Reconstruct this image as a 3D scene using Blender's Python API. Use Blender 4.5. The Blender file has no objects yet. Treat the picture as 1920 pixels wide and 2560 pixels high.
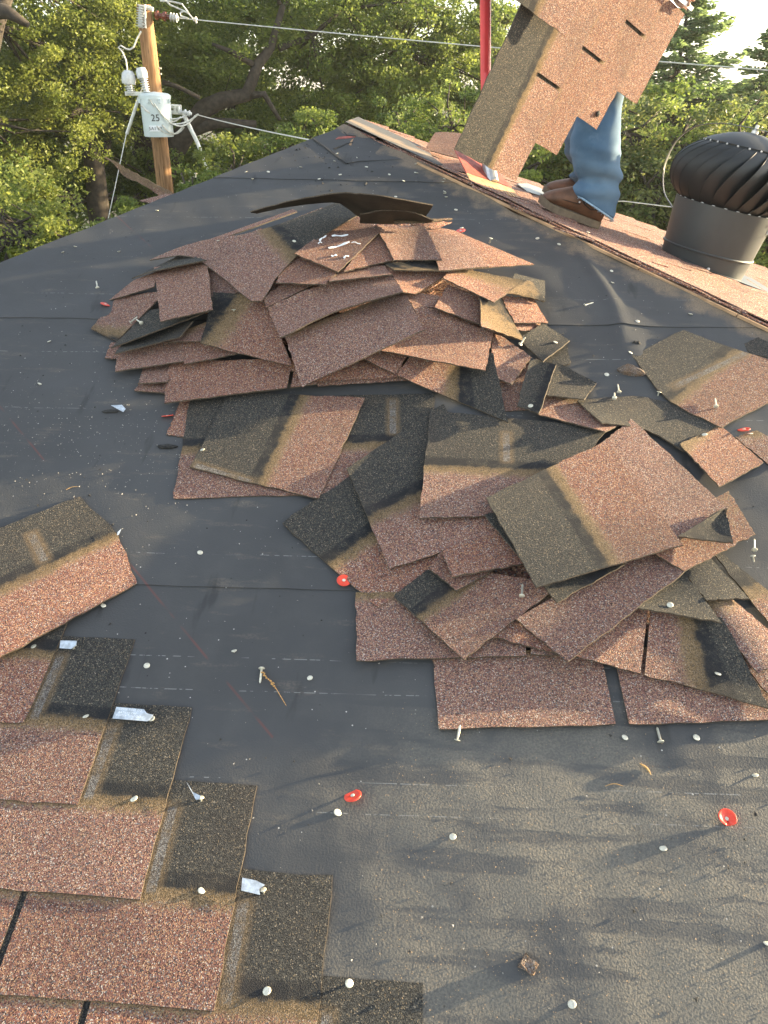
import bpy, math, random
import numpy as np
from mathutils import Vector, Matrix, Euler, Quaternion

# ------------------------------------------------------------------ scene, camera, light
scene = bpy.context.scene
col = scene.collection
R_ = math.radians
I = .0254
Z0 = 6.2                                   # height of the roof's reference point above the ground
SLOPE = R_(18.43)                          # a 4:12 roof
U = Vector((1, 0, 0)); V = Vector((0, math.cos(SLOPE), math.sin(SLOPE))); N = Vector((0, -math.sin(SLOPE), math.cos(SLOPE)))
ORG = Vector((0, 0, Z0))
def roof(u, v, h=0.): return ORG + U*u + V*v + N*h

CAM_H, CAM_P, CAM_Y, CAM_R = 1.18780497, .82857362, -.08014114, -.01509932
_f = Vector((math.sin(CAM_Y)*math.cos(CAM_P), math.cos(CAM_Y)*math.cos(CAM_P), -math.sin(CAM_P)))
_r = Vector((math.cos(CAM_Y), -math.sin(CAM_Y), 0)); _u = _r.cross(_f)
_r2 = _r*math.cos(CAM_R) + _u*math.sin(CAM_R); _u2 = -_r*math.sin(CAM_R) + _u*math.cos(CAM_R)
def _w(p): return U*p[0] + V*p[1] + N*p[2]
CR, CU, CF = _w(_r2), _w(_u2), _w(_f)
CAM = roof(0, 0, CAM_H)
FPX = 1923.
cam_data = bpy.data.cameras.new('camera'); cam = bpy.data.objects.new('camera', cam_data); col.objects.link(cam)
cam.matrix_world = Matrix(((CR.x, CU.x, -CF.x, CAM.x), (CR.y, CU.y, -CF.y, CAM.y), (CR.z, CU.z, -CF.z, CAM.z), (0, 0, 0, 1)))
cam_data.sensor_fit = 'HORIZONTAL'; cam_data.sensor_width = 36; cam_data.lens = 36*FPX/1920
cam_data.clip_start = .05; cam_data.clip_end = 1500
scene.camera = cam

SUN_AZ, SUN_EL = R_(70), R_(9.8)          # azimuth clockwise from +Y
sun_dir = Vector((math.sin(SUN_AZ)*math.cos(SUN_EL), math.cos(SUN_AZ)*math.cos(SUN_EL), math.sin(SUN_EL)))
world = bpy.data.worlds.new('World'); scene.world = world; world.use_nodes = True
wn = world.node_tree.nodes; wl = world.node_tree.links
bg = wn['Background']
sky = wn.new('ShaderNodeTexSky'); sky.sky_type = 'NISHITA'; sky.sun_disc = False
sky.sun_elevation = SUN_EL; sky.sun_rotation = SUN_AZ; sky.air_density = 1.0; sky.dust_density = .8; sky.ozone_density = 1.0
hsv = wn.new('ShaderNodeHueSaturation'); hsv.inputs['Saturation'].default_value = .5      # a hazy, whitish sky
wl.new(sky.outputs[0], hsv.inputs['Color']); wl.new(hsv.outputs[0], bg.inputs[0]); bg.inputs[1].default_value = .15
sl = bpy.data.lights.new('sun', 'SUN'); sl.energy = 5.0; sl.angle = R_(.6); sl.color = (1, .79, .47)
so = bpy.data.objects.new('sun', sl); col.objects.link(so)
so.rotation_euler = (-sun_dir).to_track_quat('-Z', 'Y').to_euler(); so.location = (0, 0, 30)
scene.view_settings.view_transform = 'Standard'; scene.view_settings.look = 'None'
scene.view_settings.exposure = 2.3; scene.view_settings.gamma = 1; scene.view_settings.use_curve_mapping = False

# ------------------------------------------------------------------ helpers
def ray(px, py): return (CF + CR*((px-960)/FPX) - CU*((py-1280)/FPX)).normalized()
def at(px, py, d): return CAM + ray(px, py)*d          # the place seen in that direction, d metres away
def front(px, py, h=0.):
    d = ray(px, py); t = (h - CAM_H)/d.dot(N); return CAM + d*t
APEX = roof(-.382, 3.096); HIPB = roof(.886, 1.806)
RN = (HIPB-APEX).cross(Vector((0, 1, 0))); RN.normalize()
if RN.z < 0: RN = -RN
RD = Vector((0, 1, 0)).cross(RN).normalized()          # down the right slope
if RD.z > 0: RD = -RD
def right(px, py, h=0.):
    d = ray(px, py); t = ((APEX + RN*h - CAM).dot(RN))/d.dot(RN); return CAM + d*t
def rs(x, y, h=0.):                                    # on the right slope above plan point x, y
    z = APEX.z - (RN.x*(x-APEX.x) + RN.y*(y-APEX.y))/RN.z
    return Vector((x, y, z)) + RN*h

class MB:
    """collects verts and faces, built as one mesh object"""
    def __init__(s): s.v = []; s.f = []; s.uv = {}; s.mi = []; s.cur = 0
    def add(s, vs, fs):
        n = len(s.v); s.v += [tuple(p) for p in vs]; s.f += [tuple(i+n for i in f) for f in fs]; s.mi += [s.cur]*len(fs)
    def tube(s, path, rad, seg=8, cap=True, flat=None):
        path = [Vector(p) for p in path]
        if not hasattr(rad, '__len__'): rad = [rad]*len(path)
        vs = []; prev = None
        for i, p in enumerate(path):
            d = (path[min(i+1, len(path)-1)] - path[max(i-1, 0)]).normalized()
            if prev is None:
                a = d.orthogonal().normalized()
                if flat is not None:
                    a = Vector(flat); a = (a - d*a.dot(d)).normalized()
            else: a = (prev - d*prev.dot(d)).normalized()
            prev = a; b = d.cross(a)
            r = rad[i]; ra, rb = r if hasattr(r, '__len__') else (r, r)
            for k in range(seg):
                t = 2*math.pi*k/seg; vs.append(p + a*(ra*math.cos(t)) + b*(rb*math.sin(t)))
        fs = []
        for i in range(len(path)-1):
            for k in range(seg):
                k2 = (k+1) % seg; fs.append((i*seg+k, i*seg+k2, (i+1)*seg+k2, (i+1)*seg+k))
        if cap: fs.append(tuple(range(seg-1, -1, -1))); fs.append(tuple((len(path)-1)*seg+k for k in range(seg)))
        s.add(vs, fs)
    def lathe(s, prof, seg=24, org=(0, 0, 0), axis=(0, 0, 1)):
        ax = Vector(axis).normalized(); a = ax.orthogonal().normalized(); b = ax.cross(a); o = Vector(org)
        vs = []; fs = []
        for r, z in prof:
            for k in range(seg):
                t = 2*math.pi*k/seg; vs.append(o + ax*z + a*(r*math.cos(t)) + b*(r*math.sin(t)))
        for i in range(len(prof)-1):
            for k in range(seg):
                k2 = (k+1) % seg; fs.append((i*seg+k, i*seg+k2, (i+1)*seg+k2, (i+1)*seg+k))
        if prof[0][0] > 1e-5: fs.append(tuple(range(seg-1, -1, -1)))
        if prof[-1][0] > 1e-5: fs.append(tuple((len(prof)-1)*seg+k for k in range(seg)))
        s.add(vs, fs)
    def box(s, c, ex, ey, ez):
        c = Vector(c); ex = Vector(ex); ey = Vector(ey); ez = Vector(ez)
        vs = [c+ex*i+ey*j+ez*k for k in (-1, 1) for j in (-1, 1) for i in (-1, 1)]
        s.add(vs, [(0, 2, 3, 1), (4, 5, 7, 6), (0, 1, 5, 4), (2, 6, 7, 3), (0, 4, 6, 2), (1, 3, 7, 5)])
    def slab(s, poly, nrm, th):
        """polygon with thickness th below it"""
        n = len(poly); nrm = Vector(nrm)
        vs = [Vector(p) for p in poly] + [Vector(p)-nrm*th for p in poly]
        fs = [tuple(range(n)), tuple(range(2*n-1, n-1, -1))] + [(i, i+n, (i+1) % n+n, (i+1) % n) for i in range(n)]
        s.add(vs, fs)
    def mesh(s, name, smooth=False):
        m = bpy.data.meshes.new(name); m.from_pydata(s.v, [], s.f); m.validate(); m.update()
        if smooth: m.polygons.foreach_set('use_smooth', [True]*len(m.polygons))
        return m
    def build(s, name, mat, parent=None, smooth=False, loc=None):
        if loc is not None: s.v = [tuple(Vector(p)-Vector(loc)) for p in s.v]
        m = s.mesh(name, smooth)
        for q in (mat if isinstance(mat, (list, tuple)) else [mat]): m.materials.append(q)
        if isinstance(mat, (list, tuple)): m.polygons.foreach_set('material_index', s.mi[:len(m.polygons)])
        return link(name, m, parent, loc)
def link(name, m, parent=None, loc=None):
    o = bpy.data.objects.new(name, m); col.objects.link(o)
    if parent is not None: o.parent = parent
    if loc is not None:
        o.location = Vector(loc)
    return o
def tag(o, label=None, cat=None, group=None, kind=None):
    if label: o['label'] = label
    if cat: o['category'] = cat
    if group: o['group'] = group
    if kind: o['kind'] = kind
    return o
def thing(name, label, cat, loc=(0, 0, 0), group=None):
    o = bpy.data.objects.new(name, None); col.objects.link(o); o.location = loc; o.empty_display_size = .1
    return tag(o, label, cat, group)
def smooth_angle(o, a=40):
    m = o.data
    m.polygons.foreach_set('use_smooth', [True]*len(m.polygons))
    try: m.set_sharp_from_angle(angle=R_(a))
    except Exception: pass
    return o

# ------------------------------------------------------------------ materials
class NT:
    def __init__(s, name):
        s.m = bpy.data.materials.new(name); s.m.use_nodes = True; s.t = s.m.node_tree; s.n = s.t.nodes; s.l = s.t.links
        s.b = s.n['Principled BSDF']
    def new(s, t, **k):
        n = s.n.new(t)
        for a, b in k.items(): setattr(n, a, b)
        return n
    def put(s, sock, v):
        if hasattr(v, 'is_output') or hasattr(v, 'links'): s.l.new(v, sock)
        else: sock.default_value = v
    def math(s, op, a, b=None, c=None, clamp=False):
        n = s.new('ShaderNodeMath', operation=op, use_clamp=clamp); s.put(n.inputs[0], a)
        if b is not None: s.put(n.inputs[1], b)
        if c is not None: s.put(n.inputs[2], c)
        return n.outputs[0]
    def ramp(s, x, lo, hi, a=0., b=1.):
        n = s.new('ShaderNodeMapRange', interpolation_type='SMOOTHSTEP'); s.put(n.inputs[0], x)
        n.inputs[1].default_value = lo; n.inputs[2].default_value = hi; n.inputs[3].default_value = a; n.inputs[4].default_value = b
        return n.outputs[0]
    def mix(s, f, a, b, mode='MIX'):
        n = s.new('ShaderNodeMix', data_type='RGBA', blend_type=mode); s.put(n.inputs[0], f)
        for k, v in ((6, a), (7, b)):
            if isinstance(v, tuple) and len(v) == 3: v = (*v, 1)
            s.put(n.inputs[k], v)
        return n.outputs[2]
    def noise(s, vec, scale, detail=3, rough=.55, out=0):
        n = s.new('ShaderNodeTexNoise'); s.put(n.inputs['Vector'], vec); n.inputs['Scale'].default_value = scale
        n.inputs['Detail'].default_value = detail; n.inputs['Roughness'].default_value = rough
        return n.outputs[out]
    def vor(s, vec, scale, feature='F1', out='Color'):
        n = s.new('ShaderNodeTexVoronoi', feature=feature); s.put(n.inputs['Vector'], vec); n.inputs['Scale'].default_value = scale
        return n.outputs[out]
    def cramp(s, x, stops, interp='CONSTANT'):
        n = s.new('ShaderNodeValToRGB'); s.l.new(x, n.inputs[0]); cr = n.color_ramp; cr.interpolation = interp
        while len(cr.elements) < len(stops): cr.elements.new(.5)
        for e, (p, c) in zip(cr.elements, stops): e.position = p; e.color = (*c, 1)
        return n.outputs[0]
    def sep(s, v):
        n = s.new('ShaderNodeSeparateXYZ'); s.l.new(v, n.inputs[0]); return n.outputs
    def bump(s, hgt, strength, dist, normal=None):
        n = s.new('ShaderNodeBump'); s.l.new(hgt, n.inputs['Height']); n.inputs['Strength'].default_value = strength; n.inputs['Distance'].default_value = dist
        if normal is not None: s.l.new(normal, n.inputs['Normal'])
        return n.outputs[0]
    def objvec(s, rnd=True):
        tc = s.new('ShaderNodeTexCoord').outputs['Object']
        if not rnd: return tc
        oi = s.new('ShaderNodeObjectInfo').outputs['Random']
        c = s.new('ShaderNodeCombineXYZ'); v = s.math('MULTIPLY', oi, 37.)
        for k in range(3): s.l.new(v, c.inputs[k])
        a = s.new('ShaderNodeVectorMath', operation='ADD'); s.l.new(tc, a.inputs[0]); s.l.new(c.outputs[0], a.inputs[1])
        return a.outputs[0]
    def done(s, colr=None, rough=None, normal=None, spec=None, metal=None):
        if colr is not None: s.put(s.b.inputs['Base Color'], colr if hasattr(colr, 'links') else (*colr, 1))
        if rough is not None: s.put(s.b.inputs['Roughness'], rough)
        if normal is not None: s.l.new(normal, s.b.inputs['Normal'])
        if spec is not None: s.put(s.b.inputs['Specular IOR Level'], spec)
        if metal is not None: s.b.inputs['Metallic'].default_value = metal
        return s.m

def granules(name, zoned=True, gscale=700., warm=1.0):
    t = NT(name); ov = t.objvec()
    cell = t.sep(t.vor(ov, gscale)); dist = t.vor(ov, gscale, out='Distance')
    big = t.noise(ov, 9, 4); mid = t.noise(ov, 45, 3)
    oi = t.new('ShaderNodeObjectInfo').outputs['Random']
    red = t.cramp(cell[0], [(0, (.055, .030, .026)), (.14, (.180, .078, .060)), (.38, (.275, .124, .094)), (.62, (.40, .215, .13)), (.74, (.155, .135, .138)), (.85, (.52, .31, .18)), (.93, (.58, .50, .43)), (.975, (.06, .06, .07))])
    blk = t.cramp(cell[1], [(0, (.022, .022, .022)), (.30, (.042, .041, .039)), (.58, (.066, .064, .058)), (.82, (.105, .096, .078)), (.93, (.20, .155, .10)), (.985, (.34, .28, .21))])
    tan = t.cramp(cell[2], [(0, (.10, .068, .035)), (.3, (.19, .125, .062)), (.6, (.27, .18, .095)), (.8, (.36, .245, .14)), (.92, (.16, .13, .10))])
    hs = t.new('ShaderNodeHueSaturation'); t.l.new(red, hs.inputs['Color']); t.l.new(t.math('MULTIPLY_ADD', oi, .16, .90), hs.inputs['Saturation']); t.l.new(t.math('MULTIPLY_ADD', t.math('FRACT', t.math('MULTIPLY', oi, 7.3)), .22, .90), hs.inputs['Value'])
    red = hs.outputs[0]
    if zoned:
        zuv = t.new('ShaderNodeUVMap', uv_map='zone').outputs[0]; z = t.math('MULTIPLY', t.sep(zuv)[0], 12.)
        z = t.math('ADD', z, t.math('MULTIPLY', t.math('SUBTRACT', mid, .5), .9)); z = t.math('ADD', z, t.math('MULTIPLY', t.math('SUBTRACT', cell[2], .5), .55))
        c = t.mix(t.ramp(z, 4.55, 5.05), red, tan)
        c = t.mix(t.ramp(z, 5.45, 6.0), c, blk)
        # tar sealing strip
        zz = t.math('ADD', t.math('MULTIPLY', t.sep(zuv)[0], 12.), t.math('MULTIPLY', t.math('SUBTRACT', mid, .5), .5))
        tar = t.math('MULTIPLY', t.ramp(zz, 5.65, 5.85), t.ramp(zz, 6.75, 6.5)); tar = t.math('MULTIPLY', tar, t.ramp(big, .30, .42))
        tarv = t.math('MULTIPLY', tar, t.math('MULTIPLY_ADD', t.ramp(mid, .35, .6), .5, .42))
        c = t.mix(tarv, c, (.014, .016, .020))
        # strip that lay open in a slot: pale, with a rusty border
        muv = t.new('ShaderNodeUVMap', uv_map='mark').outputs[0]; mx, my, _ = t.sep(muv)
        ax = t.math('ADD', t.math('ABSOLUTE', mx), t.math('MULTIPLY', t.math('SUBTRACT', mid, .5), .9)); ay = t.math('ABSOLUTE', t.math('SUBTRACT', my, .5))
        halo = t.math('MULTIPLY', t.ramp(ax, 2.6, 1.0), t.ramp(ay, .66, .5)); core = t.math('MULTIPLY', t.ramp(ax, 1.05, .75), t.ramp(ay, .55, .48))
        pale = t.cramp(cell[1], [(0, (.05, .05, .055)), (.3, (.13, .13, .14)), (.6, (.23, .23, .235)), (.85, (.40, .40, .38))])
        c = t.mix(t.math('MULTIPLY', halo, .6), c, tan); c = t.mix(t.math('MULTIPLY', core, t.ramp(mid, .35, .6, .15, .6)), c, pale)
    else:
        c = red
    # grime
    c = t.mix(t.ramp(big, .5, .78, 0, .16), c, (.12, .088, .06))
    c = t.mix(t.ramp(t.noise(ov, 3.1, 3), .5, .72, 0, .30), c, (.06, .045, .04))
    nb = t.bump(dist, 1.0, .0022 if zoned else .003)
    return t.done(c, .85, nb, .25)

M = {}
M['shingle'] = granules('shingle_granules'); M['shingle_red'] = granules('slope_granules', False, 330.)
def mfelt():
    t = NT('felt'); p = t.objvec(False); x, y, z = t.sep(p)
    big = t.noise(p, 2.2, 4); mid = t.noise(p, 14, 4); fine = t.noise(p, 260, 2)
    c = t.mix(t.ramp(big, .3, .7), (.056, .0565, .0575), (.070, .0705, .072))
    c = t.mix(t.ramp(mid, .42, .75, 0, .45), c, (.083, .083, .082))
    # scuffs and dust
    sp = t.new('ShaderNodeMapping'); t.l.new(p, sp.inputs[0]); sp.inputs['Scale'].default_value = (3, 14, 1)
    sc = t.noise(sp.outputs[0], 2.0, 5, .65)
    c = t.mix(t.math('MULTIPLY', t.ramp(sc, .56, .72), t.ramp(fine, .35, .6, .1, .5)), c, (.16, .135, .105))
    # pale dust along the stripped hip
    hx0, hy0, hx1, hy1 = .90, 1.775, -.30, 3.01; L = math.hypot(hx1-hx0, hy1-hy0); nx, ny = -(hy1-hy0)/L, (hx1-hx0)/L
    dh = t.math('ABSOLUTE', t.math('ADD', t.math('MULTIPLY', t.math('SUBTRACT', x, hx0), nx), t.math('MULTIPLY', t.math('SUBTRACT', y, hy0), ny)))
    dh = t.math('ADD', dh, t.math('MULTIPLY', t.math('SUBTRACT', mid, .5), .22))
    c = t.mix(t.math('MULTIPLY', t.ramp(dh, .085, .015), t.math('MULTIPLY', t.math('GREATER_THAN', y, 1.5), t.ramp(fine, .3, .6, .35, .85))), c, (.24, .175, .115))
    # dark old smears running up the slope
    sd = t.new('ShaderNodeMapping'); t.l.new(p, sd.inputs[0]); sd.inputs['Scale'].default_value = (16, 4, 1)
    c = t.mix(t.ramp(t.noise(sd.outputs[0], 1.3, 3), .63, .74, 0, .55), c, (.032, .032, .033))
    # pale specks
    sv = t.sep(t.vor(p, 85)); sd2 = t.vor(p, 85, out='Distance')
    c = t.mix(t.math('MULTIPLY', t.math('GREATER_THAN', sv[0], .86), t.math('LESS_THAN', sd2, t.math('MULTIPLY', sv[1], .13))), c, (.42, .40, .37))
    sv = t.sep(t.vor(p, 38)); sd3 = t.vor(p, 38, out='Distance')
    c = t.mix(t.math('MULTIPLY', t.math('GREATER_THAN', sv[0], .9), t.math('LESS_THAN', sd3, t.math('MULTIPLY', sv[1], .10))), c, (.012, .012, .012))
    # printed dashed guide lines
    yy = t.math('SUBTRACT', y, t.math('MULTIPLY', x, .03)); cx = t.new('ShaderNodeCombineXYZ'); t.l.new(x, cx.inputs[0]); t.l.new(t.math('MULTIPLY', y, .6), cx.inputs[1])
    dash = t.math('MULTIPLY', t.ramp(t.noise(cx.outputs[0], 75, 2), .47, .53), t.ramp(t.noise(cx.outputs[0], 5, 1), .40, .52))
    for k in (.455, .505, .660, .725, .960, 1.40, 1.625, 1.90, 2.36):
        ln = t.math('LESS_THAN', t.math('ABSOLUTE', t.math('SUBTRACT', yy, k)), .0008)
        c = t.mix(t.math('MULTIPLY', t.math('MULTIPLY', ln, dash), .5), c, (.30, .30, .29))
    # red chalk line
    for (x0, y0, x1, y1) in ((-1.10, 1.437, -.40, .734), (-.40, .734, -.235, .568), (-1.06, 2.35, -.86, 2.12)):
        L = math.hypot(x1-x0, y1-y0); nx, ny = -(y1-y0)/L, (x1-x0)/L
        d = t.math('ADD', t.math('MULTIPLY', t.math('SUBTRACT', x, x0), nx), t.math('MULTIPLY', t.math('SUBTRACT', y, y0), ny))
        s_ = t.math('ADD', t.math('MULTIPLY', t.math('SUBTRACT', x, x0), ny), t.math('MULTIPLY', t.math('SUBTRACT', y, y0), -nx))
        msk = t.math('MULTIPLY', t.ramp(t.math('ABSOLUTE', d), .0032, .0008), t.math('MULTIPLY', t.math('GREATER_THAN', s_, 0.), t.math('LESS_THAN', s_, L)))
        msk = t.math('MULTIPLY', msk, t.ramp(t.noise(p, 11, 2), .42, .58))
        c = t.mix(t.math('MULTIPLY', msk, .3), c, (.22, .05, .035))
    # granule dust in the lower right, with its sunlit grain painted in as paler colour
    dm = t.math('MULTIPLY', t.ramp(t.math('ADD', x, t.math('MULTIPLY', t.math('SUBTRACT', mid, .5), .35)), -.22, .12), t.ramp(t.math('ADD', y, t.math('MULTIPLY', t.math('SUBTRACT', mid, .5), .3)), .74, .52))
    mr = t.new('ShaderNodeMapping'); t.l.new(p, mr.inputs[0]); mr.inputs['Rotation'].default_value = (0, 0, -.42); mr.inputs['Scale'].default_value = (2.2, 15, 1)
    dm = t.math('MULTIPLY', dm, t.ramp(t.noise(p, 5.5, 4), .30, .52)); dm = t.math('MULTIPLY', dm, t.ramp(t.noise(mr.outputs[0], 1.6, 3), .40, .50, .25, 1.))
    b1 = t.noise(p, 300, 3, .6); b2 = t.noise(p, 620, 2)
    c = t.mix(t.math('MULTIPLY', dm, t.ramp(b1, .40, .62, .38, .72)), c, (.195, .178, .148))
    nb = t.bump(b2, .3, .0009); nb = t.bump(t.math('MULTIPLY', b1, t.math('MULTIPLY_ADD', dm, .8, .2)), 1., .0036, nb); nb = t.bump(t.noise(p, 22, 3), .12, .004, nb)
    return t.done(c, t.ramp(mid, .3, .7, .66, .82), nb, .22)
M['felt'] = mfelt()
def simple(name, c, rough=.6, metal=0., var=.15, scale=20., bump=0., c2=None, spec=.5):
    t = NT(name); p = t.objvec(); n = t.noise(p, scale, 4)
    cc = t.mix(t.ramp(n, .3, .7), tuple(q*(1-var) for q in c), c2 or tuple(min(q*(1+var), 1) for q in c))
    nb = t.bump(t.noise(p, scale*6, 3), bump, .002) if bump else None
    return t.done(cc, rough, nb, spec, metal)
M['wood'] = simple('deck_wood', (.36, .22, .115), .8, 0, .35, 14, .4)
M['underside'] = simple('asphalt_underside', (.028, .021, .014), .85, 0, .3, 30, .4)
M['edge'] = simple('cut_edge', (.075, .055, .036), .85, 0, .5, 300, .5)
M['nail'] = simple('galvanised_nail', (.62, .59, .48), .42, .35, .2, 200, .2)
M['steel'] = simple('bright_steel', (.60, .60, .58), .35, .6, .15, 40)
M['cap'] = simple('red_plastic', (.72, .06, .028), .38, 0, .12, 90)
M['strip'] = simple('release_film', (.42, .47, .53), .28, 0, .25, 120, .3)
M['print'] = simple('white_print', (.82, .84, .86), .5, 0, .03, 40)
M['black_scrap'] = simple('asphalt_scrap', (.022, .021, .020), .8, 0, .5, 160, .8)
M['vent'] = simple('vent_paint', (.015, .018, .0195), .55, 0, .18, 9, .05)
M['vent_base'] = simple('vent_base_paint', (.042, .048, .048), .48, 0, .12, 7, .05)
M['rivet'] = simple('rivet_alloy', (.62, .60, .58), .4, .5)
M['jeans'] = None
M['bark'] = simple('bark', (.040, .031, .023), .9, 0, .45, 12, .9)
M['red_paint'] = simple('red_pole_paint', (.70, .065, .07), .4, 0, .12, 8)
M['blade_dirt'] = simple('dirty_blade', (.42, .27, .145), .65, .1, .3, 40, .4)
M['blade_red'] = simple('worn_red_blade', (.33, .065, .04), .6, 0, .35, 45, .3)
M['dark'] = simple('dark_gap', (.012, .012, .012), .9)
M['siding'] = simple('painted_siding', (.50, .46, .40), .7, 0, .08, 3)
M['soil'] = None
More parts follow.
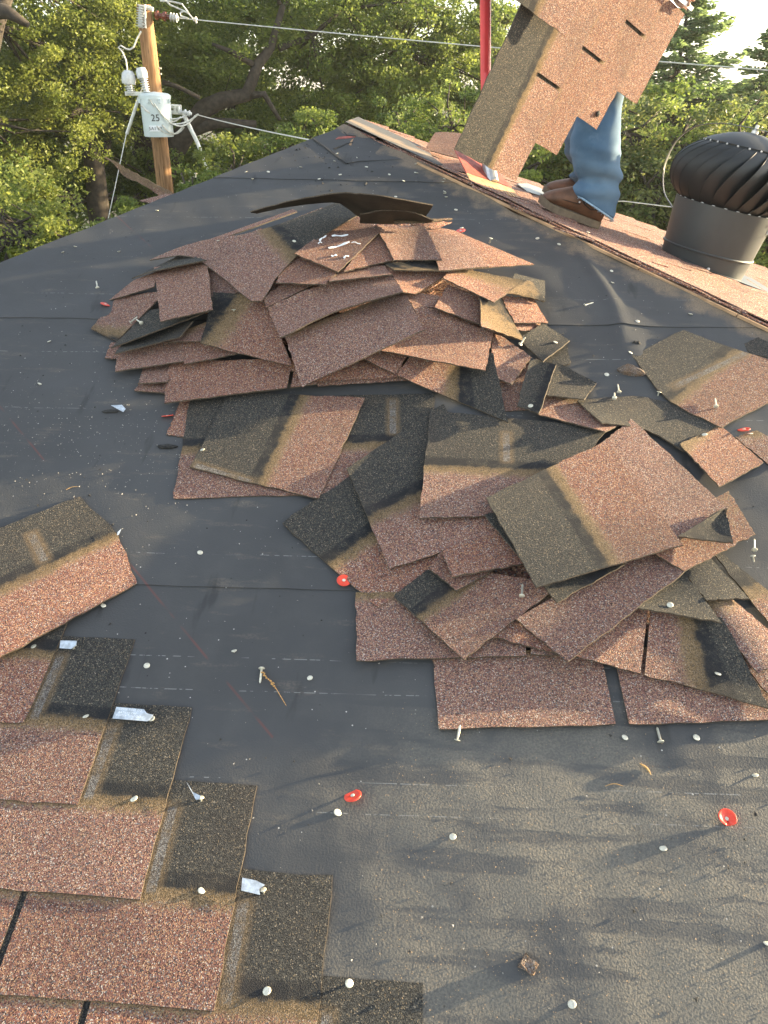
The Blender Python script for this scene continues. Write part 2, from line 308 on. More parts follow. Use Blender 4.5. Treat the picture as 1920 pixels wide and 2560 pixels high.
PIECES=[
('small reddish shingle corner poking out beside a red cap nail below the upper heap','mid',6,6,([3, 3], [1, 1]),None,None,'-1207 2832 27 -1196 2833 27 -1186 2833 27 -1175 2834 27 -1165 2834 27 -1154 2835 27 -1207 2780 29 -1195 2780 29 -1182 2780 29 -1169 2780 29 -1157 2779 29 -1144 2779 29 -1208 2729 31 -1193 2728 31 -1178 2727 31 -1163 2727 31 -1149 2726 31 -1134 2725 31 -1208 2679 33 -1191 2678 33 -1174 2676 33 -1158 2675 33 -1141 2673 33 -1125 2671 32 -1208 2630 36 -1190 2628 35 -1171 2626 35 -1152 2623 35 -1134 2621 35 -1115 2619 34 -1209 2582 38 -1188 2579 38 -1167 2576 37 -1147 2573 37 -1126 2571 37 -1106 2568 36'),
('long black and red shingle lying flat under the tilted one below the upper heap','mid',6,6,([11, 11], [0, 0]),None,(-0.091,1.444,-0.083,1.326),'-1160 2837 45 -926 2862 38 -691 2886 33 -455 2910 31 -218 2932 32 19 2952 34 -1141 2693 42 -911 2717 37 -680 2740 34 -449 2762 33 -216 2783 35 16 2803 39 -1123 2556 40 -897 2579 37 -670 2601 35 -443 2622 36 -215 2642 39 13 2661 45 -1105 2426 40 -883 2448 37 -660 2469 37 -437 2489 39 -214 2508 44 10 2526 51 -1088 2301 39 -870 2323 38 -651 2343 40 -432 2362 43 -212 2380 49 7 2398 58 -1072 2183 40 -857 2203 40 -642 2223 43 -427 2241 48 -211 2259 56 4 2275 66'),
('tilted shingle half black half red with a nail on its black lower corner','mid',6,6,([12, 0], [12, 0]),None,(-0.508,1.186,-0.381,1.143),'-981 2897 56 -847 2896 56 -714 2894 56 -581 2893 57 -449 2892 58 -317 2890 59 -993 2779 62 -862 2771 62 -732 2762 62 -602 2754 63 -474 2745 63 -346 2737 64 -1005 2666 67 -877 2651 67 -749 2637 67 -623 2622 67 -498 2607 67 -374 2592 68 -1017 2559 71 -891 2538 70 -766 2517 70 -643 2496 70 -521 2476 70 -401 2455 71 -1028 2457 74 -905 2430 73 -782 2404 72 -662 2377 72 -543 2352 72 -426 2326 72 -1040 2358 75 -918 2327 74 -798 2295 73 -680 2264 73 -564 2234 72 -450 2203 72'),
('black and red shingle whose corner points left beyond the lower heap','low',6,6,([11, 11], [0, 0]),None,None,'-589 2064 61 -539 2123 56 -488 2182 56 -435 2240 60 -380 2297 69 -324 2354 83 -498 1980 55 -448 2036 51 -397 2092 51 -345 2148 56 -292 2203 66 -237 2257 81 -409 1897 55 -360 1951 51 -311 2005 52 -259 2058 57 -207 2110 68 -153 2162 83 -324 1817 58 -276 1868 55 -227 1920 57 -177 1970 63 -125 2021 74 -73 2070 90 -241 1737 67 -194 1787 65 -146 1836 67 -97 1885 74 -47 1932 86 4 1979 102 -162 1660 81 -116 1707 79 -69 1754 82 -21 1801 90 28 1846 102 77 1891 119'),
('black and red shingle tucked under the left edge of the upright striped one','low',6,6,([11, 11], [0, 0]),None,None,'-351 2377 109 -275 2471 93 -196 2567 79 -114 2664 69 -29 2765 61 59 2867 56 -302 2257 113 -223 2338 101 -141 2420 93 -56 2504 87 31 2589 84 121 2675 83 -255 2142 118 -173 2211 111 -89 2281 107 -2 2352 105 88 2424 107 179 2496 111 -211 2033 123 -126 2092 120 -39 2151 120 49 2210 123 140 2270 128 233 2330 137 -169 1928 129 -82 1977 131 7 2027 136 97 2076 143 189 2125 153 282 2174 166 -129 1828 136 -40 1869 143 51 1909 152 142 1949 163 235 1988 178 328 2027 196'),
('black topped shingle with a pale vertical stripe between the two heaps','low',6,6,([11.5, 11.5], [0, 0]),None,(0.174,1.324,0.170,1.222),'2 2810 70 169 2792 72 333 2773 78 496 2754 86 656 2733 97 813 2711 112 -5 2636 115 146 2626 116 294 2614 120 442 2602 126 587 2588 136 730 2573 148 -11 2476 154 124 2472 153 258 2467 155 391 2461 159 523 2454 167 653 2446 178 -16 2330 182 104 2332 179 225 2332 179 344 2332 182 463 2331 189 581 2328 198 -21 2194 205 86 2201 201 193 2206 200 300 2211 201 406 2215 205 512 2217 212 -26 2068 221 68 2079 215 163 2089 212 258 2099 212 353 2107 214 447 2114 220'),
('dim red shingle lying in the gap between the heaps behind the narrow olive one','mid',6,6,([4, 4], [1, 1]),None,None,'276 3238 27 328 3244 27 379 3249 27 430 3255 27 481 3261 27 532 3267 27 275 3150 28 326 3157 28 378 3163 28 430 3169 28 482 3176 28 533 3182 28 273 3065 30 325 3072 30 377 3079 30 430 3086 30 482 3093 29 535 3100 29 271 2983 32 324 2990 32 377 2998 31 430 3005 31 483 3013 31 536 3020 30 269 2903 34 323 2911 34 376 2919 33 430 2926 33 484 2934 32 537 2942 32 267 2825 36 321 2833 35 376 2842 35 430 2850 34 484 2858 34 538 2867 33'),
('lowest red shingle of the lower heap with one open slot between two tabs','low',6,6,([5, 5], [0, 0]),(0.4955, 0.018, 0.86),None,'45 1485 44 294 1507 54 543 1529 61 792 1552 65 1041 1576 67 1292 1601 65 51 1425 40 299 1447 48 547 1469 54 796 1493 56 1045 1517 56 1295 1542 53 58 1365 40 305 1387 47 552 1410 50 799 1434 51 1048 1458 49 1298 1484 44 64 1306 44 309 1329 49 555 1352 51 802 1376 50 1050 1401 46 1299 1426 40 70 1249 52 314 1271 55 559 1295 55 804 1319 53 1051 1344 47 1300 1369 39 75 1192 64 318 1215 65 562 1238 64 806 1262 59 1052 1287 52 1299 1313 42'),
('red shingle on the left of the lower heap overhanging the felt','low',6,6,([5.4, 5], [0, 0]),(0.7, 0.01, 0.2),None,'-251 1728 78 -67 1731 89 116 1733 104 297 1734 122 476 1734 145 652 1732 173 -245 1669 65 -63 1675 74 118 1680 87 298 1684 104 475 1687 125 650 1688 151 -239 1609 59 -59 1618 66 120 1626 78 298 1633 93 474 1639 113 648 1643 137 -232 1549 60 -55 1561 66 122 1572 76 298 1581 89 472 1589 108 645 1596 130 -225 1489 69 -51 1504 73 123 1517 81 297 1529 93 470 1539 110 641 1549 130 -219 1429 85 -47 1446 87 125 1461 94 296 1476 104 467 1489 119 636 1501 138'),
('dark edged red shingle running off the right side of the lower heap','low',6,6,([8, 8], [1, 3]),None,None,'1117 1990 141 1123 1991 140 1129 1992 139 1135 1993 138 1141 1993 137 1147 1994 136 1164 1888 123 1171 1897 123 1178 1906 123 1185 1915 123 1192 1924 123 1199 1933 123 1209 1791 103 1217 1808 104 1225 1824 105 1233 1841 106 1241 1857 107 1250 1874 107 1253 1699 83 1262 1722 85 1271 1745 87 1280 1769 88 1290 1793 90 1299 1817 92 1296 1611 59 1306 1641 61 1317 1670 64 1327 1701 66 1338 1731 69 1348 1762 72 1334 1523 50 1347 1560 48 1360 1597 45 1373 1635 43 1385 1672 46 1397 1710 50'),
('narrow red shingle strip beside the brown stained one at the right edge','low',6,6,([4, 4], [1, 1]),None,None,'1009 1726 109 1036 1734 109 1064 1741 108 1092 1749 106 1120 1758 103 1148 1766 99 1059 1629 101 1083 1642 101 1108 1656 101 1133 1671 100 1159 1685 97 1185 1700 94 1106 1535 95 1128 1554 96 1150 1574 96 1173 1594 95 1196 1615 93 1219 1636 91 1150 1445 91 1170 1470 92 1190 1495 93 1211 1520 93 1231 1546 92 1253 1573 90 1193 1359 88 1210 1388 90 1228 1418 92 1247 1448 92 1265 1479 92 1285 1511 90 1233 1276 88 1248 1310 91 1264 1344 93 1281 1379 94 1298 1414 94 1315 1451 93'),
('tan worn shingle strip between dark shingles at the right edge','low',6,6,([5.6, 5.2], [2, 2]),None,None,'1032 1762 129 1051 1761 140 1071 1763 144 1092 1765 143 1115 1770 136 1138 1776 123 1058 1695 132 1079 1699 142 1101 1704 145 1124 1711 143 1148 1720 135 1174 1731 121 1084 1631 135 1106 1638 144 1130 1648 146 1155 1659 143 1181 1671 134 1208 1686 119 1108 1568 137 1132 1580 145 1158 1593 146 1185 1608 143 1213 1624 133 1243 1642 117 1132 1508 139 1158 1523 146 1185 1540 146 1214 1558 142 1244 1578 131 1276 1600 114 1155 1450 140 1183 1468 146 1212 1488 146 1243 1510 140 1275 1533 128 1309 1558 110'),
('pale lilac sliver of shingle between two pointed tabs','low',6,6,([2, 2], [1, 1]),None,None,'361 1659 124 402 1633 129 442 1608 134 482 1583 139 521 1558 144 559 1533 149 341 1635 128 383 1612 133 425 1589 137 467 1566 141 507 1544 146 547 1522 151 321 1612 133 365 1591 136 409 1571 140 451 1550 144 494 1530 148 536 1511 152 301 1588 136 347 1570 139 392 1552 143 436 1535 146 480 1517 150 524 1500 153 282 1565 140 329 1550 143 375 1534 146 421 1519 148 467 1504 151 512 1489 155 262 1542 144 311 1529 146 359 1516 148 407 1503 151 454 1490 153 501 1478 156'),
('brown stained shingle with a nail head and a long open slot','low',6,7,([2, 3.5, 8], [1, 3.8, 7.6]),(0.43, 0.012, 0.98),None,'658 1711 188 728 1723 162 797 1732 148 868 1731 143 940 1716 146 1011 1693 154 1081 1670 165 633 1662 180 707 1669 153 780 1672 138 856 1666 132 937 1649 133 1020 1624 139 1101 1598 148 609 1615 174 687 1616 146 763 1613 130 844 1603 123 934 1583 122 1028 1556 126 1119 1528 133 586 1568 170 667 1563 142 746 1556 124 833 1541 116 931 1518 114 1035 1489 116 1137 1460 121 562 1521 167 647 1512 138 730 1499 120 821 1481 110 928 1455 106 1042 1425 107 1154 1394 109 539 1475 166 627 1461 136 713 1444 117 810 1422 105 925 1394 100 1049 1362 99 1170 1330 100'),
('dark shingle corner above the tan strip at the right of the lower heap','low',6,6,([8.5, 9], [8.5, 8.5]),None,None,'978 1886 164 1000 1897 169 1024 1908 173 1047 1920 174 1072 1933 173 1096 1946 170 992 1860 156 1016 1869 160 1042 1879 162 1068 1890 161 1094 1901 159 1121 1913 154 1004 1832 156 1031 1840 158 1059 1848 157 1087 1857 155 1115 1867 151 1144 1878 144 1016 1803 160 1045 1809 161 1074 1816 159 1104 1824 155 1134 1832 149 1165 1841 141 1026 1771 172 1057 1777 171 1088 1782 167 1120 1789 162 1152 1796 154 1185 1804 144 1034 1739 190 1067 1743 187 1100 1747 182 1134 1752 175 1168 1758 165 1203 1765 153'),
('dark brown shingle with a nail head near its pale slot','low',6,6,([9, 9], [7, 8]),None,None,'802 1801 170 839 1817 165 875 1833 164 912 1848 164 948 1863 168 984 1876 174 798 1780 169 840 1791 164 881 1802 162 922 1812 162 963 1821 165 1003 1829 171 794 1756 176 840 1763 170 885 1768 168 931 1773 167 976 1778 170 1020 1781 175 788 1731 188 839 1733 182 889 1734 179 938 1734 179 987 1733 181 1036 1732 186 782 1704 210 837 1701 203 891 1697 200 944 1693 199 997 1688 201 1049 1682 205 775 1675 239 833 1667 232 891 1659 228 949 1650 226 1005 1641 228 1061 1630 232'),
('red shingle with a black tarred corner at the left of the lower heap','low',6,6,([8.5, 8.5], [0, 0]),None,None,'-105 1706 123 -76 1739 116 -47 1773 110 -17 1807 105 13 1841 100 44 1876 96 -51 1649 130 -14 1689 126 24 1730 122 62 1772 119 101 1813 116 141 1856 115 2 1594 138 47 1641 136 93 1688 134 140 1737 133 188 1786 133 237 1836 134 54 1540 146 106 1593 145 161 1648 146 216 1703 147 273 1759 149 331 1816 152 103 1488 155 164 1547 157 227 1607 159 291 1669 162 356 1732 167 424 1796 172 151 1437 165 220 1501 169 291 1567 173 363 1635 179 438 1705 185 515 1776 192'),
('small red pointed tab under the dark red one in the lower heap','low',6,6,([3, 3], [1, 1]),None,None,'71 1936 153 122 1931 138 173 1924 129 224 1915 127 274 1904 131 323 1891 141 61 1914 159 106 1906 145 151 1896 139 195 1884 139 239 1870 145 282 1854 158 51 1893 164 90 1882 153 129 1869 149 167 1854 151 205 1837 160 242 1818 175 41 1872 168 74 1858 159 107 1842 158 139 1824 162 171 1805 172 203 1783 190 31 1851 173 58 1834 167 85 1815 167 112 1795 173 138 1772 186 164 1748 206 21 1830 177 43 1810 174 64 1789 176 85 1765 185 106 1740 200 126 1714 223'),
('dark red tab beside the black topped shingle of the lower heap','low',6,6,([3, 3], [0, 0]),None,None,'66 1910 212 129 1942 200 193 1973 194 257 2002 193 322 2030 198 387 2056 208 75 1882 217 138 1913 202 202 1943 192 267 1971 188 333 1998 189 398 2023 196 83 1852 228 147 1883 209 212 1912 196 277 1939 189 343 1965 186 408 1989 189 92 1822 243 156 1851 221 221 1879 204 286 1905 194 352 1930 188 418 1953 187 100 1790 264 164 1819 238 229 1846 218 295 1871 204 361 1895 195 428 1917 191 108 1757 290 172 1785 261 238 1811 237 303 1835 220 370 1858 207 436 1879 199'),
('large plain red pointed tab in the middle of the lower heap','low',6,6,([4, 4], [0, 0]),None,None,'340 1612 186 446 1690 187 556 1770 186 670 1854 184 788 1941 181 910 2032 175 376 1578 185 478 1655 188 584 1735 190 693 1819 189 807 1906 187 926 1997 184 410 1543 188 509 1620 193 611 1700 196 716 1784 198 826 1871 198 940 1961 197 444 1508 194 538 1585 200 637 1665 205 738 1748 209 844 1835 211 954 1926 211 476 1473 203 567 1550 212 662 1629 219 759 1712 224 861 1799 228 967 1889 231 508 1438 216 595 1514 227 685 1593 237 779 1676 244 877 1762 250 978 1852 254'),
('rusty tan shingle with a nail hole between the two heaps','low',6,6,([5.5, 5], [2.5, 3]),None,None,'545 2991 72 637 2963 62 728 2934 55 817 2903 51 904 2873 49 990 2841 50 537 2958 64 622 2930 59 706 2900 57 789 2870 57 870 2839 60 949 2807 66 527 2921 63 606 2893 63 684 2863 66 760 2833 71 835 2802 79 908 2770 90 518 2882 69 590 2853 74 661 2824 81 731 2794 90 800 2764 103 866 2732 118 508 2839 83 574 2810 93 638 2781 105 702 2752 119 764 2721 137 824 2689 157 497 2793 104 557 2765 119 615 2735 137 672 2706 155 727 2675 178 781 2643 203'),
('dark curved shingle behind the lower heap with a nail at its right edge','low',6,7,([9, 9, 9, 8], [9, 9, 9, 7.5]),None,None,'694 2915 84 847 2955 62 987 2978 48 1082 2963 40 1163 2926 38 1257 2873 40 1350 2814 45 711 2872 105 847 2908 76 971 2928 57 1056 2917 46 1130 2884 42 1217 2831 44 1304 2769 52 727 2829 130 847 2860 94 956 2877 69 1031 2870 54 1098 2841 49 1178 2787 52 1258 2723 61 743 2786 154 846 2812 112 940 2827 83 1006 2823 65 1066 2797 59 1139 2743 61 1212 2677 73 758 2741 184 844 2763 135 923 2775 101 980 2774 80 1033 2753 72 1100 2698 74 1166 2630 88 771 2695 218 842 2714 161 907 2723 121 955 2725 97 1001 2708 88 1061 2653 91 1121 2582 106'),
('small tan shingle corner near the red cap nail at the right edge','low',6,6,([4.8, 5.5], [3, 3]),None,None,'1389 2717 27 1410 2728 27 1431 2739 27 1453 2750 27 1474 2761 27 1496 2773 27 1414 2673 30 1436 2687 30 1459 2701 30 1482 2715 30 1505 2728 30 1528 2742 30 1438 2630 34 1462 2647 34 1486 2663 34 1510 2680 34 1535 2696 34 1559 2713 34 1462 2589 37 1487 2607 37 1513 2626 37 1539 2645 37 1565 2664 37 1591 2684 37 1485 2547 41 1512 2569 41 1539 2590 41 1566 2611 41 1594 2633 41 1622 2655 41 1508 2507 45 1536 2530 45 1565 2554 45 1594 2578 45 1623 2602 45 1652 2626 44'),
('tan and red shingle tab pointing right out of the lower heap','low',6,6,([5.6, 4.5], [2, 2]),None,None,'1110 2613 132 1156 2648 112 1202 2682 92 1248 2716 75 1295 2752 55 1343 2787 36 1135 2559 131 1180 2594 112 1227 2629 93 1273 2664 76 1321 2701 57 1369 2737 39 1158 2503 134 1204 2539 116 1250 2576 98 1297 2612 81 1345 2649 63 1394 2686 45 1179 2448 141 1226 2485 123 1273 2522 105 1320 2559 89 1368 2597 72 1417 2635 54 1200 2392 152 1246 2430 135 1293 2468 117 1341 2505 102 1390 2544 85 1439 2583 68 1219 2336 167 1265 2374 150 1313 2413 133 1361 2451 118 1410 2491 102 1459 2531 86'),
('sunlit tan shingle pointing right at the top of the lower heap','low',6,6,([5, 4.7], [3.5, 4.6]),None,None,'817 1984 238 901 2053 209 987 2120 188 1073 2187 175 1161 2253 168 1250 2318 168 849 1956 241 929 2021 212 1011 2084 190 1093 2147 176 1177 2208 168 1260 2269 167 881 1928 245 957 1989 215 1035 2049 192 1113 2107 177 1192 2164 168 1271 2221 166 912 1901 248 985 1958 218 1058 2014 194 1132 2068 178 1207 2121 168 1281 2173 166 943 1873 253 1012 1927 221 1081 1979 197 1151 2029 180 1221 2079 169 1291 2127 166 973 1846 258 1038 1896 225 1104 1944 200 1169 1991 183 1235 2037 171 1300 2081 166'),
('plain red shingle second from the top of the lower heap','low',6,6,([3, 3], [1, 1]),None,None,'724 2542 154 763 2589 145 803 2636 135 843 2684 126 884 2732 117 926 2782 107 774 2420 169 816 2466 159 859 2512 149 902 2559 140 947 2608 130 992 2657 120 821 2301 189 866 2347 179 911 2393 168 957 2439 159 1005 2487 148 1053 2535 138 865 2187 213 912 2232 202 960 2277 191 1009 2323 181 1059 2370 170 1110 2418 160 905 2076 244 954 2120 233 1005 2165 222 1056 2210 211 1109 2256 200 1162 2303 189 941 1968 282 993 2011 270 1046 2055 258 1100 2099 248 1154 2145 236 1210 2191 225'),
('olive brown triangle of shingle on the right of the lower heap','low',6,6,([6, 7], [6.4, 7]),None,None,'969 1997 317 1011 2032 303 1052 2064 295 1093 2095 294 1133 2124 299 1172 2150 312 1014 2000 297 1049 2036 282 1082 2070 273 1116 2102 272 1148 2132 276 1179 2160 288 1057 2000 286 1085 2037 270 1111 2073 260 1136 2106 258 1161 2138 262 1184 2167 273 1099 1997 283 1119 2036 266 1138 2072 256 1156 2107 253 1172 2139 256 1188 2170 266 1139 1991 288 1152 2031 270 1163 2069 260 1173 2104 256 1182 2138 258 1190 2170 268 1177 1983 302 1183 2023 283 1186 2062 272 1189 2099 267 1190 2134 269 1190 2167 278'),
('black shingle with a tan lower edge just under the topmost one of the lower heap','low',6,6,([11.5, 6], [7, 5.6]),None,None,'230 2085 277 331 2118 252 433 2149 235 536 2176 226 639 2202 223 742 2225 228 287 2004 251 378 2038 230 469 2071 216 562 2101 210 654 2129 210 747 2155 218 341 1921 237 422 1958 219 504 1992 208 586 2024 205 668 2054 209 750 2082 219 393 1838 235 464 1876 219 536 1912 211 608 1946 211 680 1979 217 751 2008 231 442 1755 242 504 1794 230 565 1832 225 627 1868 227 690 1901 237 751 1933 254 488 1672 261 540 1712 252 593 1751 250 645 1788 255 698 1823 268 750 1857 288'),
('topmost shingle of the lower heap half black half red with nail holes','low',6,6,([11.5, 0], [11.5, 0]),None,None,'239 2154 335 340 2233 312 443 2314 289 551 2397 268 662 2483 244 778 2573 219 277 2059 332 380 2130 314 485 2203 296 594 2278 279 707 2355 260 823 2435 240 314 1968 330 418 2031 318 525 2097 305 635 2164 292 748 2233 278 865 2304 263 348 1880 330 454 1937 322 562 1995 314 673 2055 305 787 2117 295 904 2181 285 382 1795 332 489 1846 329 598 1898 325 710 1951 321 824 2006 316 941 2062 311 413 1713 335 522 1758 337 632 1804 338 744 1852 338 858 1900 338 975 1949 338'),
('dark shingle under the bent one at the right edge of the roof','right',6,6,([9, 9], [9, 9]),None,None,'1605 3453 27 1648 3484 27 1691 3516 27 1735 3548 27 1779 3581 27 1824 3614 27 1607 3432 28 1648 3456 28 1689 3481 28 1731 3505 28 1772 3530 28 1815 3555 28 1608 3412 30 1648 3429 30 1687 3446 30 1726 3463 30 1766 3480 30 1806 3497 30 1610 3391 32 1647 3401 32 1685 3411 32 1722 3421 32 1760 3431 32 1797 3441 32 1612 3371 33 1647 3374 33 1683 3377 33 1718 3380 33 1753 3383 33 1789 3385 33 1614 3351 35 1647 3347 35 1681 3343 35 1714 3339 35 1747 3335 35 1780 3331 35'),
('bent black and red shingle lying alone at the right with a pale sealant strip','right',6,7,([12, 6, 0], [12, 6.2, 0]),None,(0.596,1.537,0.794,1.679),'1012 3302 51 1050 3179 51 1085 3061 53 1130 2960 55 1192 2885 59 1263 2824 63 1333 2764 67 1071 3352 47 1112 3244 47 1152 3140 48 1204 3048 50 1276 2973 52 1359 2909 55 1441 2847 58 1130 3401 45 1175 3309 44 1220 3220 45 1278 3137 46 1361 3063 48 1458 2996 50 1551 2931 51 1189 3450 45 1240 3374 45 1289 3300 45 1355 3227 45 1449 3155 46 1558 3084 47 1664 3016 47 1249 3499 48 1305 3440 47 1360 3382 46 1433 3319 46 1539 3248 46 1661 3174 46 1780 3103 44 1309 3546 53 1371 3505 51 1431 3464 50 1514 3412 50 1631 3343 49 1767 3265 47 1899 3191 44'),
('black and red shingle lying alone at the left edge above the shingled corner','left',6,7,([12, 5.4, 0], [12, 5.6, 0]),None,(-0.796,0.969,-0.743,0.901),'-1859 1835 139 -1799 1747 129 -1739 1660 127 -1680 1572 130 -1623 1481 134 -1568 1392 137 -1517 1307 135 -1786 1897 124 -1724 1814 115 -1661 1731 113 -1601 1646 116 -1543 1557 120 -1489 1468 123 -1439 1384 121 -1711 1962 106 -1646 1883 97 -1582 1805 96 -1519 1723 99 -1462 1636 103 -1408 1548 106 -1358 1465 104 -1635 2028 88 -1567 1955 80 -1499 1882 79 -1435 1803 82 -1377 1718 86 -1324 1631 89 -1274 1549 87 -1556 2098 66 -1485 2030 58 -1414 1962 57 -1348 1888 61 -1289 1804 65 -1236 1718 68 -1187 1637 66 -1476 2171 41 -1402 2109 33 -1327 2046 33 -1258 1976 37 -1199 1895 41 -1146 1810 44 -1096 1729 42'),
('lowest red tab at the front left foot of the upper heap','up',6,6,([3, 3], [1, 1]),None,None,'-1440 2991 27 -1411 3000 27 -1383 3008 27 -1354 3017 27 -1326 3026 27 -1297 3034 27 -1440 2967 37 -1410 2973 37 -1381 2979 37 -1351 2986 37 -1322 2992 37 -1292 2998 37 -1440 2943 48 -1410 2947 48 -1379 2951 48 -1349 2955 48 -1318 2958 48 -1288 2962 48 -1440 2920 57 -1409 2921 57 -1378 2923 57 -1346 2924 57 -1315 2926 57 -1284 2927 57 -1440 2896 68 -1408 2895 68 -1376 2895 68 -1344 2894 68 -1312 2893 68 -1279 2892 68 -1440 2872 78 -1407 2869 78 -1374 2867 78 -1341 2864 79 -1308 2861 79 -1275 2858 79'),
('red tab second from the bottom at the left foot of the upper heap','up',6,6,([3, 3], [1, 1]),None,None,'-1459 3085 27 -1432 3094 27 -1404 3103 27 -1377 3111 27 -1349 3120 27 -1321 3129 27 -1454 3052 39 -1427 3060 39 -1399 3067 39 -1371 3075 39 -1343 3083 39 -1316 3091 39 -1447 3015 58 -1420 3022 57 -1392 3029 57 -1364 3037 56 -1337 3044 56 -1309 3051 56 -1440 2977 79 -1413 2984 78 -1385 2991 77 -1357 2998 76 -1330 3005 75 -1302 3011 74 -1431 2937 106 -1404 2944 105 -1377 2950 103 -1349 2956 102 -1321 2963 100 -1294 2969 99 -1422 2896 138 -1394 2902 136 -1367 2908 133 -1340 2913 131 -1312 2919 129 -1285 2925 127'),
('long thin red edge at the foot of the upper heap behind the flat black shingle','up',6,6,([3, 3], [1, 1]),None,None,'-575 3040 180 -484 3047 190 -393 3057 194 -303 3069 194 -213 3084 188 -123 3102 177 -571 3022 162 -480 3029 172 -390 3039 177 -300 3051 176 -210 3067 171 -120 3084 161 -567 3004 142 -477 3012 152 -387 3022 157 -297 3035 158 -207 3050 153 -117 3068 143 -563 2987 123 -473 2994 133 -383 3005 139 -294 3018 139 -205 3033 135 -115 3052 125 -560 2971 100 -470 2979 111 -380 2989 117 -291 3003 118 -202 3018 114 -112 3037 104 -556 2956 76 -467 2964 87 -377 2975 93 -288 2988 94 -199 3004 91 -110 3023 82'),
('wide red shingle with one slot along the front foot of the upper heap','up',6,6,([4, 4], [0, 0]),(0.815, 0.012, 0.55),None,'-1328 3103 84 -1166 3101 121 -1005 3094 165 -845 3086 212 -686 3071 271 -529 3052 336 -1317 3039 79 -1160 3047 105 -1003 3051 137 -847 3053 174 -691 3049 221 -536 3041 275 -1304 2971 86 -1152 2989 100 -1000 3003 121 -847 3015 148 -694 3021 183 -541 3024 226 -1288 2899 102 -1142 2926 106 -995 2949 118 -846 2970 134 -696 2986 160 -546 2999 193 -1270 2822 132 -1130 2858 124 -988 2891 125 -843 2921 131 -696 2947 145 -549 2969 167 -1250 2742 173 -1116 2787 155 -979 2828 144 -838 2867 140 -696 2902 143 -551 2934 153'),
('dim red shingle edge in the dark gap at the front of the upper heap','up',6,6,([3, 3], [1, 1]),None,None,'-603 3068 320 -515 3083 306 -427 3098 293 -339 3111 282 -250 3123 273 -160 3135 264 -591 3032 311 -505 3047 298 -418 3061 287 -331 3074 278 -244 3087 270 -156 3099 263 -581 3002 292 -496 3016 281 -410 3031 271 -324 3044 264 -238 3056 257 -151 3068 252 -571 2975 267 -487 2990 257 -403 3004 249 -318 3017 243 -232 3029 238 -147 3041 234 -563 2954 230 -480 2969 222 -396 2983 215 -312 2996 210 -228 3009 207 -143 3020 205 -556 2939 183 -473 2954 176 -390 2968 171 -307 2981 168 -223 2993 166 -139 3005 166'),
('small red shingle corner at the far left foot of the upper heap','up',6,6,([3, 3], [1, 1]),None,None,'-1691 3285 27 -1676 3286 27 -1662 3286 27 -1647 3287 27 -1633 3288 27 -1618 3289 27 -1686 3252 36 -1672 3252 36 -1658 3253 36 -1644 3254 35 -1630 3254 35 -1615 3255 35 -1682 3219 45 -1668 3220 45 -1654 3220 45 -1640 3221 44 -1627 3221 44 -1613 3221 44 -1678 3188 53 -1664 3188 53 -1651 3188 53 -1637 3188 52 -1624 3189 52 -1610 3189 51 -1673 3156 63 -1660 3156 62 -1647 3156 62 -1634 3156 61 -1621 3156 60 -1608 3156 60 -1669 3124 72 -1656 3124 71 -1644 3124 71 -1631 3124 70 -1618 3124 69 -1605 3124 68'),
('red tab with a straight lower edge at the left of the upper heap','up',6,6,([3, 3], [1, 1]),None,None,'-1623 3214 90 -1559 3234 84 -1492 3247 89 -1423 3256 103 -1351 3257 129 -1277 3253 166 -1617 3178 78 -1554 3200 70 -1488 3215 74 -1419 3226 86 -1347 3230 111 -1273 3227 146 -1608 3136 78 -1546 3160 69 -1480 3177 70 -1411 3189 81 -1340 3195 104 -1267 3195 138 -1596 3090 89 -1534 3115 78 -1469 3134 78 -1402 3148 87 -1331 3156 108 -1258 3157 140 -1581 3038 112 -1520 3064 99 -1456 3085 97 -1389 3100 105 -1319 3110 124 -1247 3114 155 -1563 2980 146 -1503 3008 132 -1440 3030 128 -1374 3047 135 -1305 3059 152 -1234 3064 181'),
('red tab with a curved lower edge left of the tan cornered one','up',6,6,([3, 3], [1, 1]),None,None,'-1281 3230 184 -1219 3224 213 -1156 3217 244 -1094 3211 275 -1032 3201 310 -970 3190 348 -1274 3202 164 -1214 3200 189 -1154 3197 217 -1094 3194 244 -1033 3189 276 -973 3182 310 -1265 3167 155 -1207 3170 177 -1149 3171 201 -1091 3172 225 -1033 3171 253 -974 3168 283 -1253 3128 157 -1198 3135 175 -1142 3140 195 -1086 3144 216 -1030 3147 241 -973 3148 268 -1240 3084 168 -1187 3094 183 -1133 3103 200 -1080 3112 217 -1025 3118 238 -971 3123 262 -1224 3035 190 -1174 3049 201 -1123 3061 214 -1071 3073 228 -1019 3084 246 -967 3093 266'),
('dull tan sliver of shingle under the black edges of the upper heap','up',6,6,([5, 5], [4.5, 4]),None,None,'-1341 3290 186 -1302 3295 220 -1263 3301 252 -1225 3310 281 -1186 3317 311 -1148 3326 339 -1346 3279 179 -1307 3281 210 -1268 3285 240 -1230 3291 266 -1192 3296 292 -1154 3302 317 -1349 3265 178 -1310 3265 206 -1271 3266 233 -1233 3269 256 -1196 3272 279 -1158 3275 301 -1351 3248 182 -1312 3245 208 -1274 3244 231 -1236 3244 252 -1199 3244 272 -1161 3245 292 -1352 3228 192 -1313 3223 214 -1275 3219 235 -1238 3217 252 -1200 3214 270 -1164 3213 286 -1352 3205 207 -1313 3198 226 -1275 3192 243 -1238 3187 258 -1201 3182 273 -1165 3178 286'),
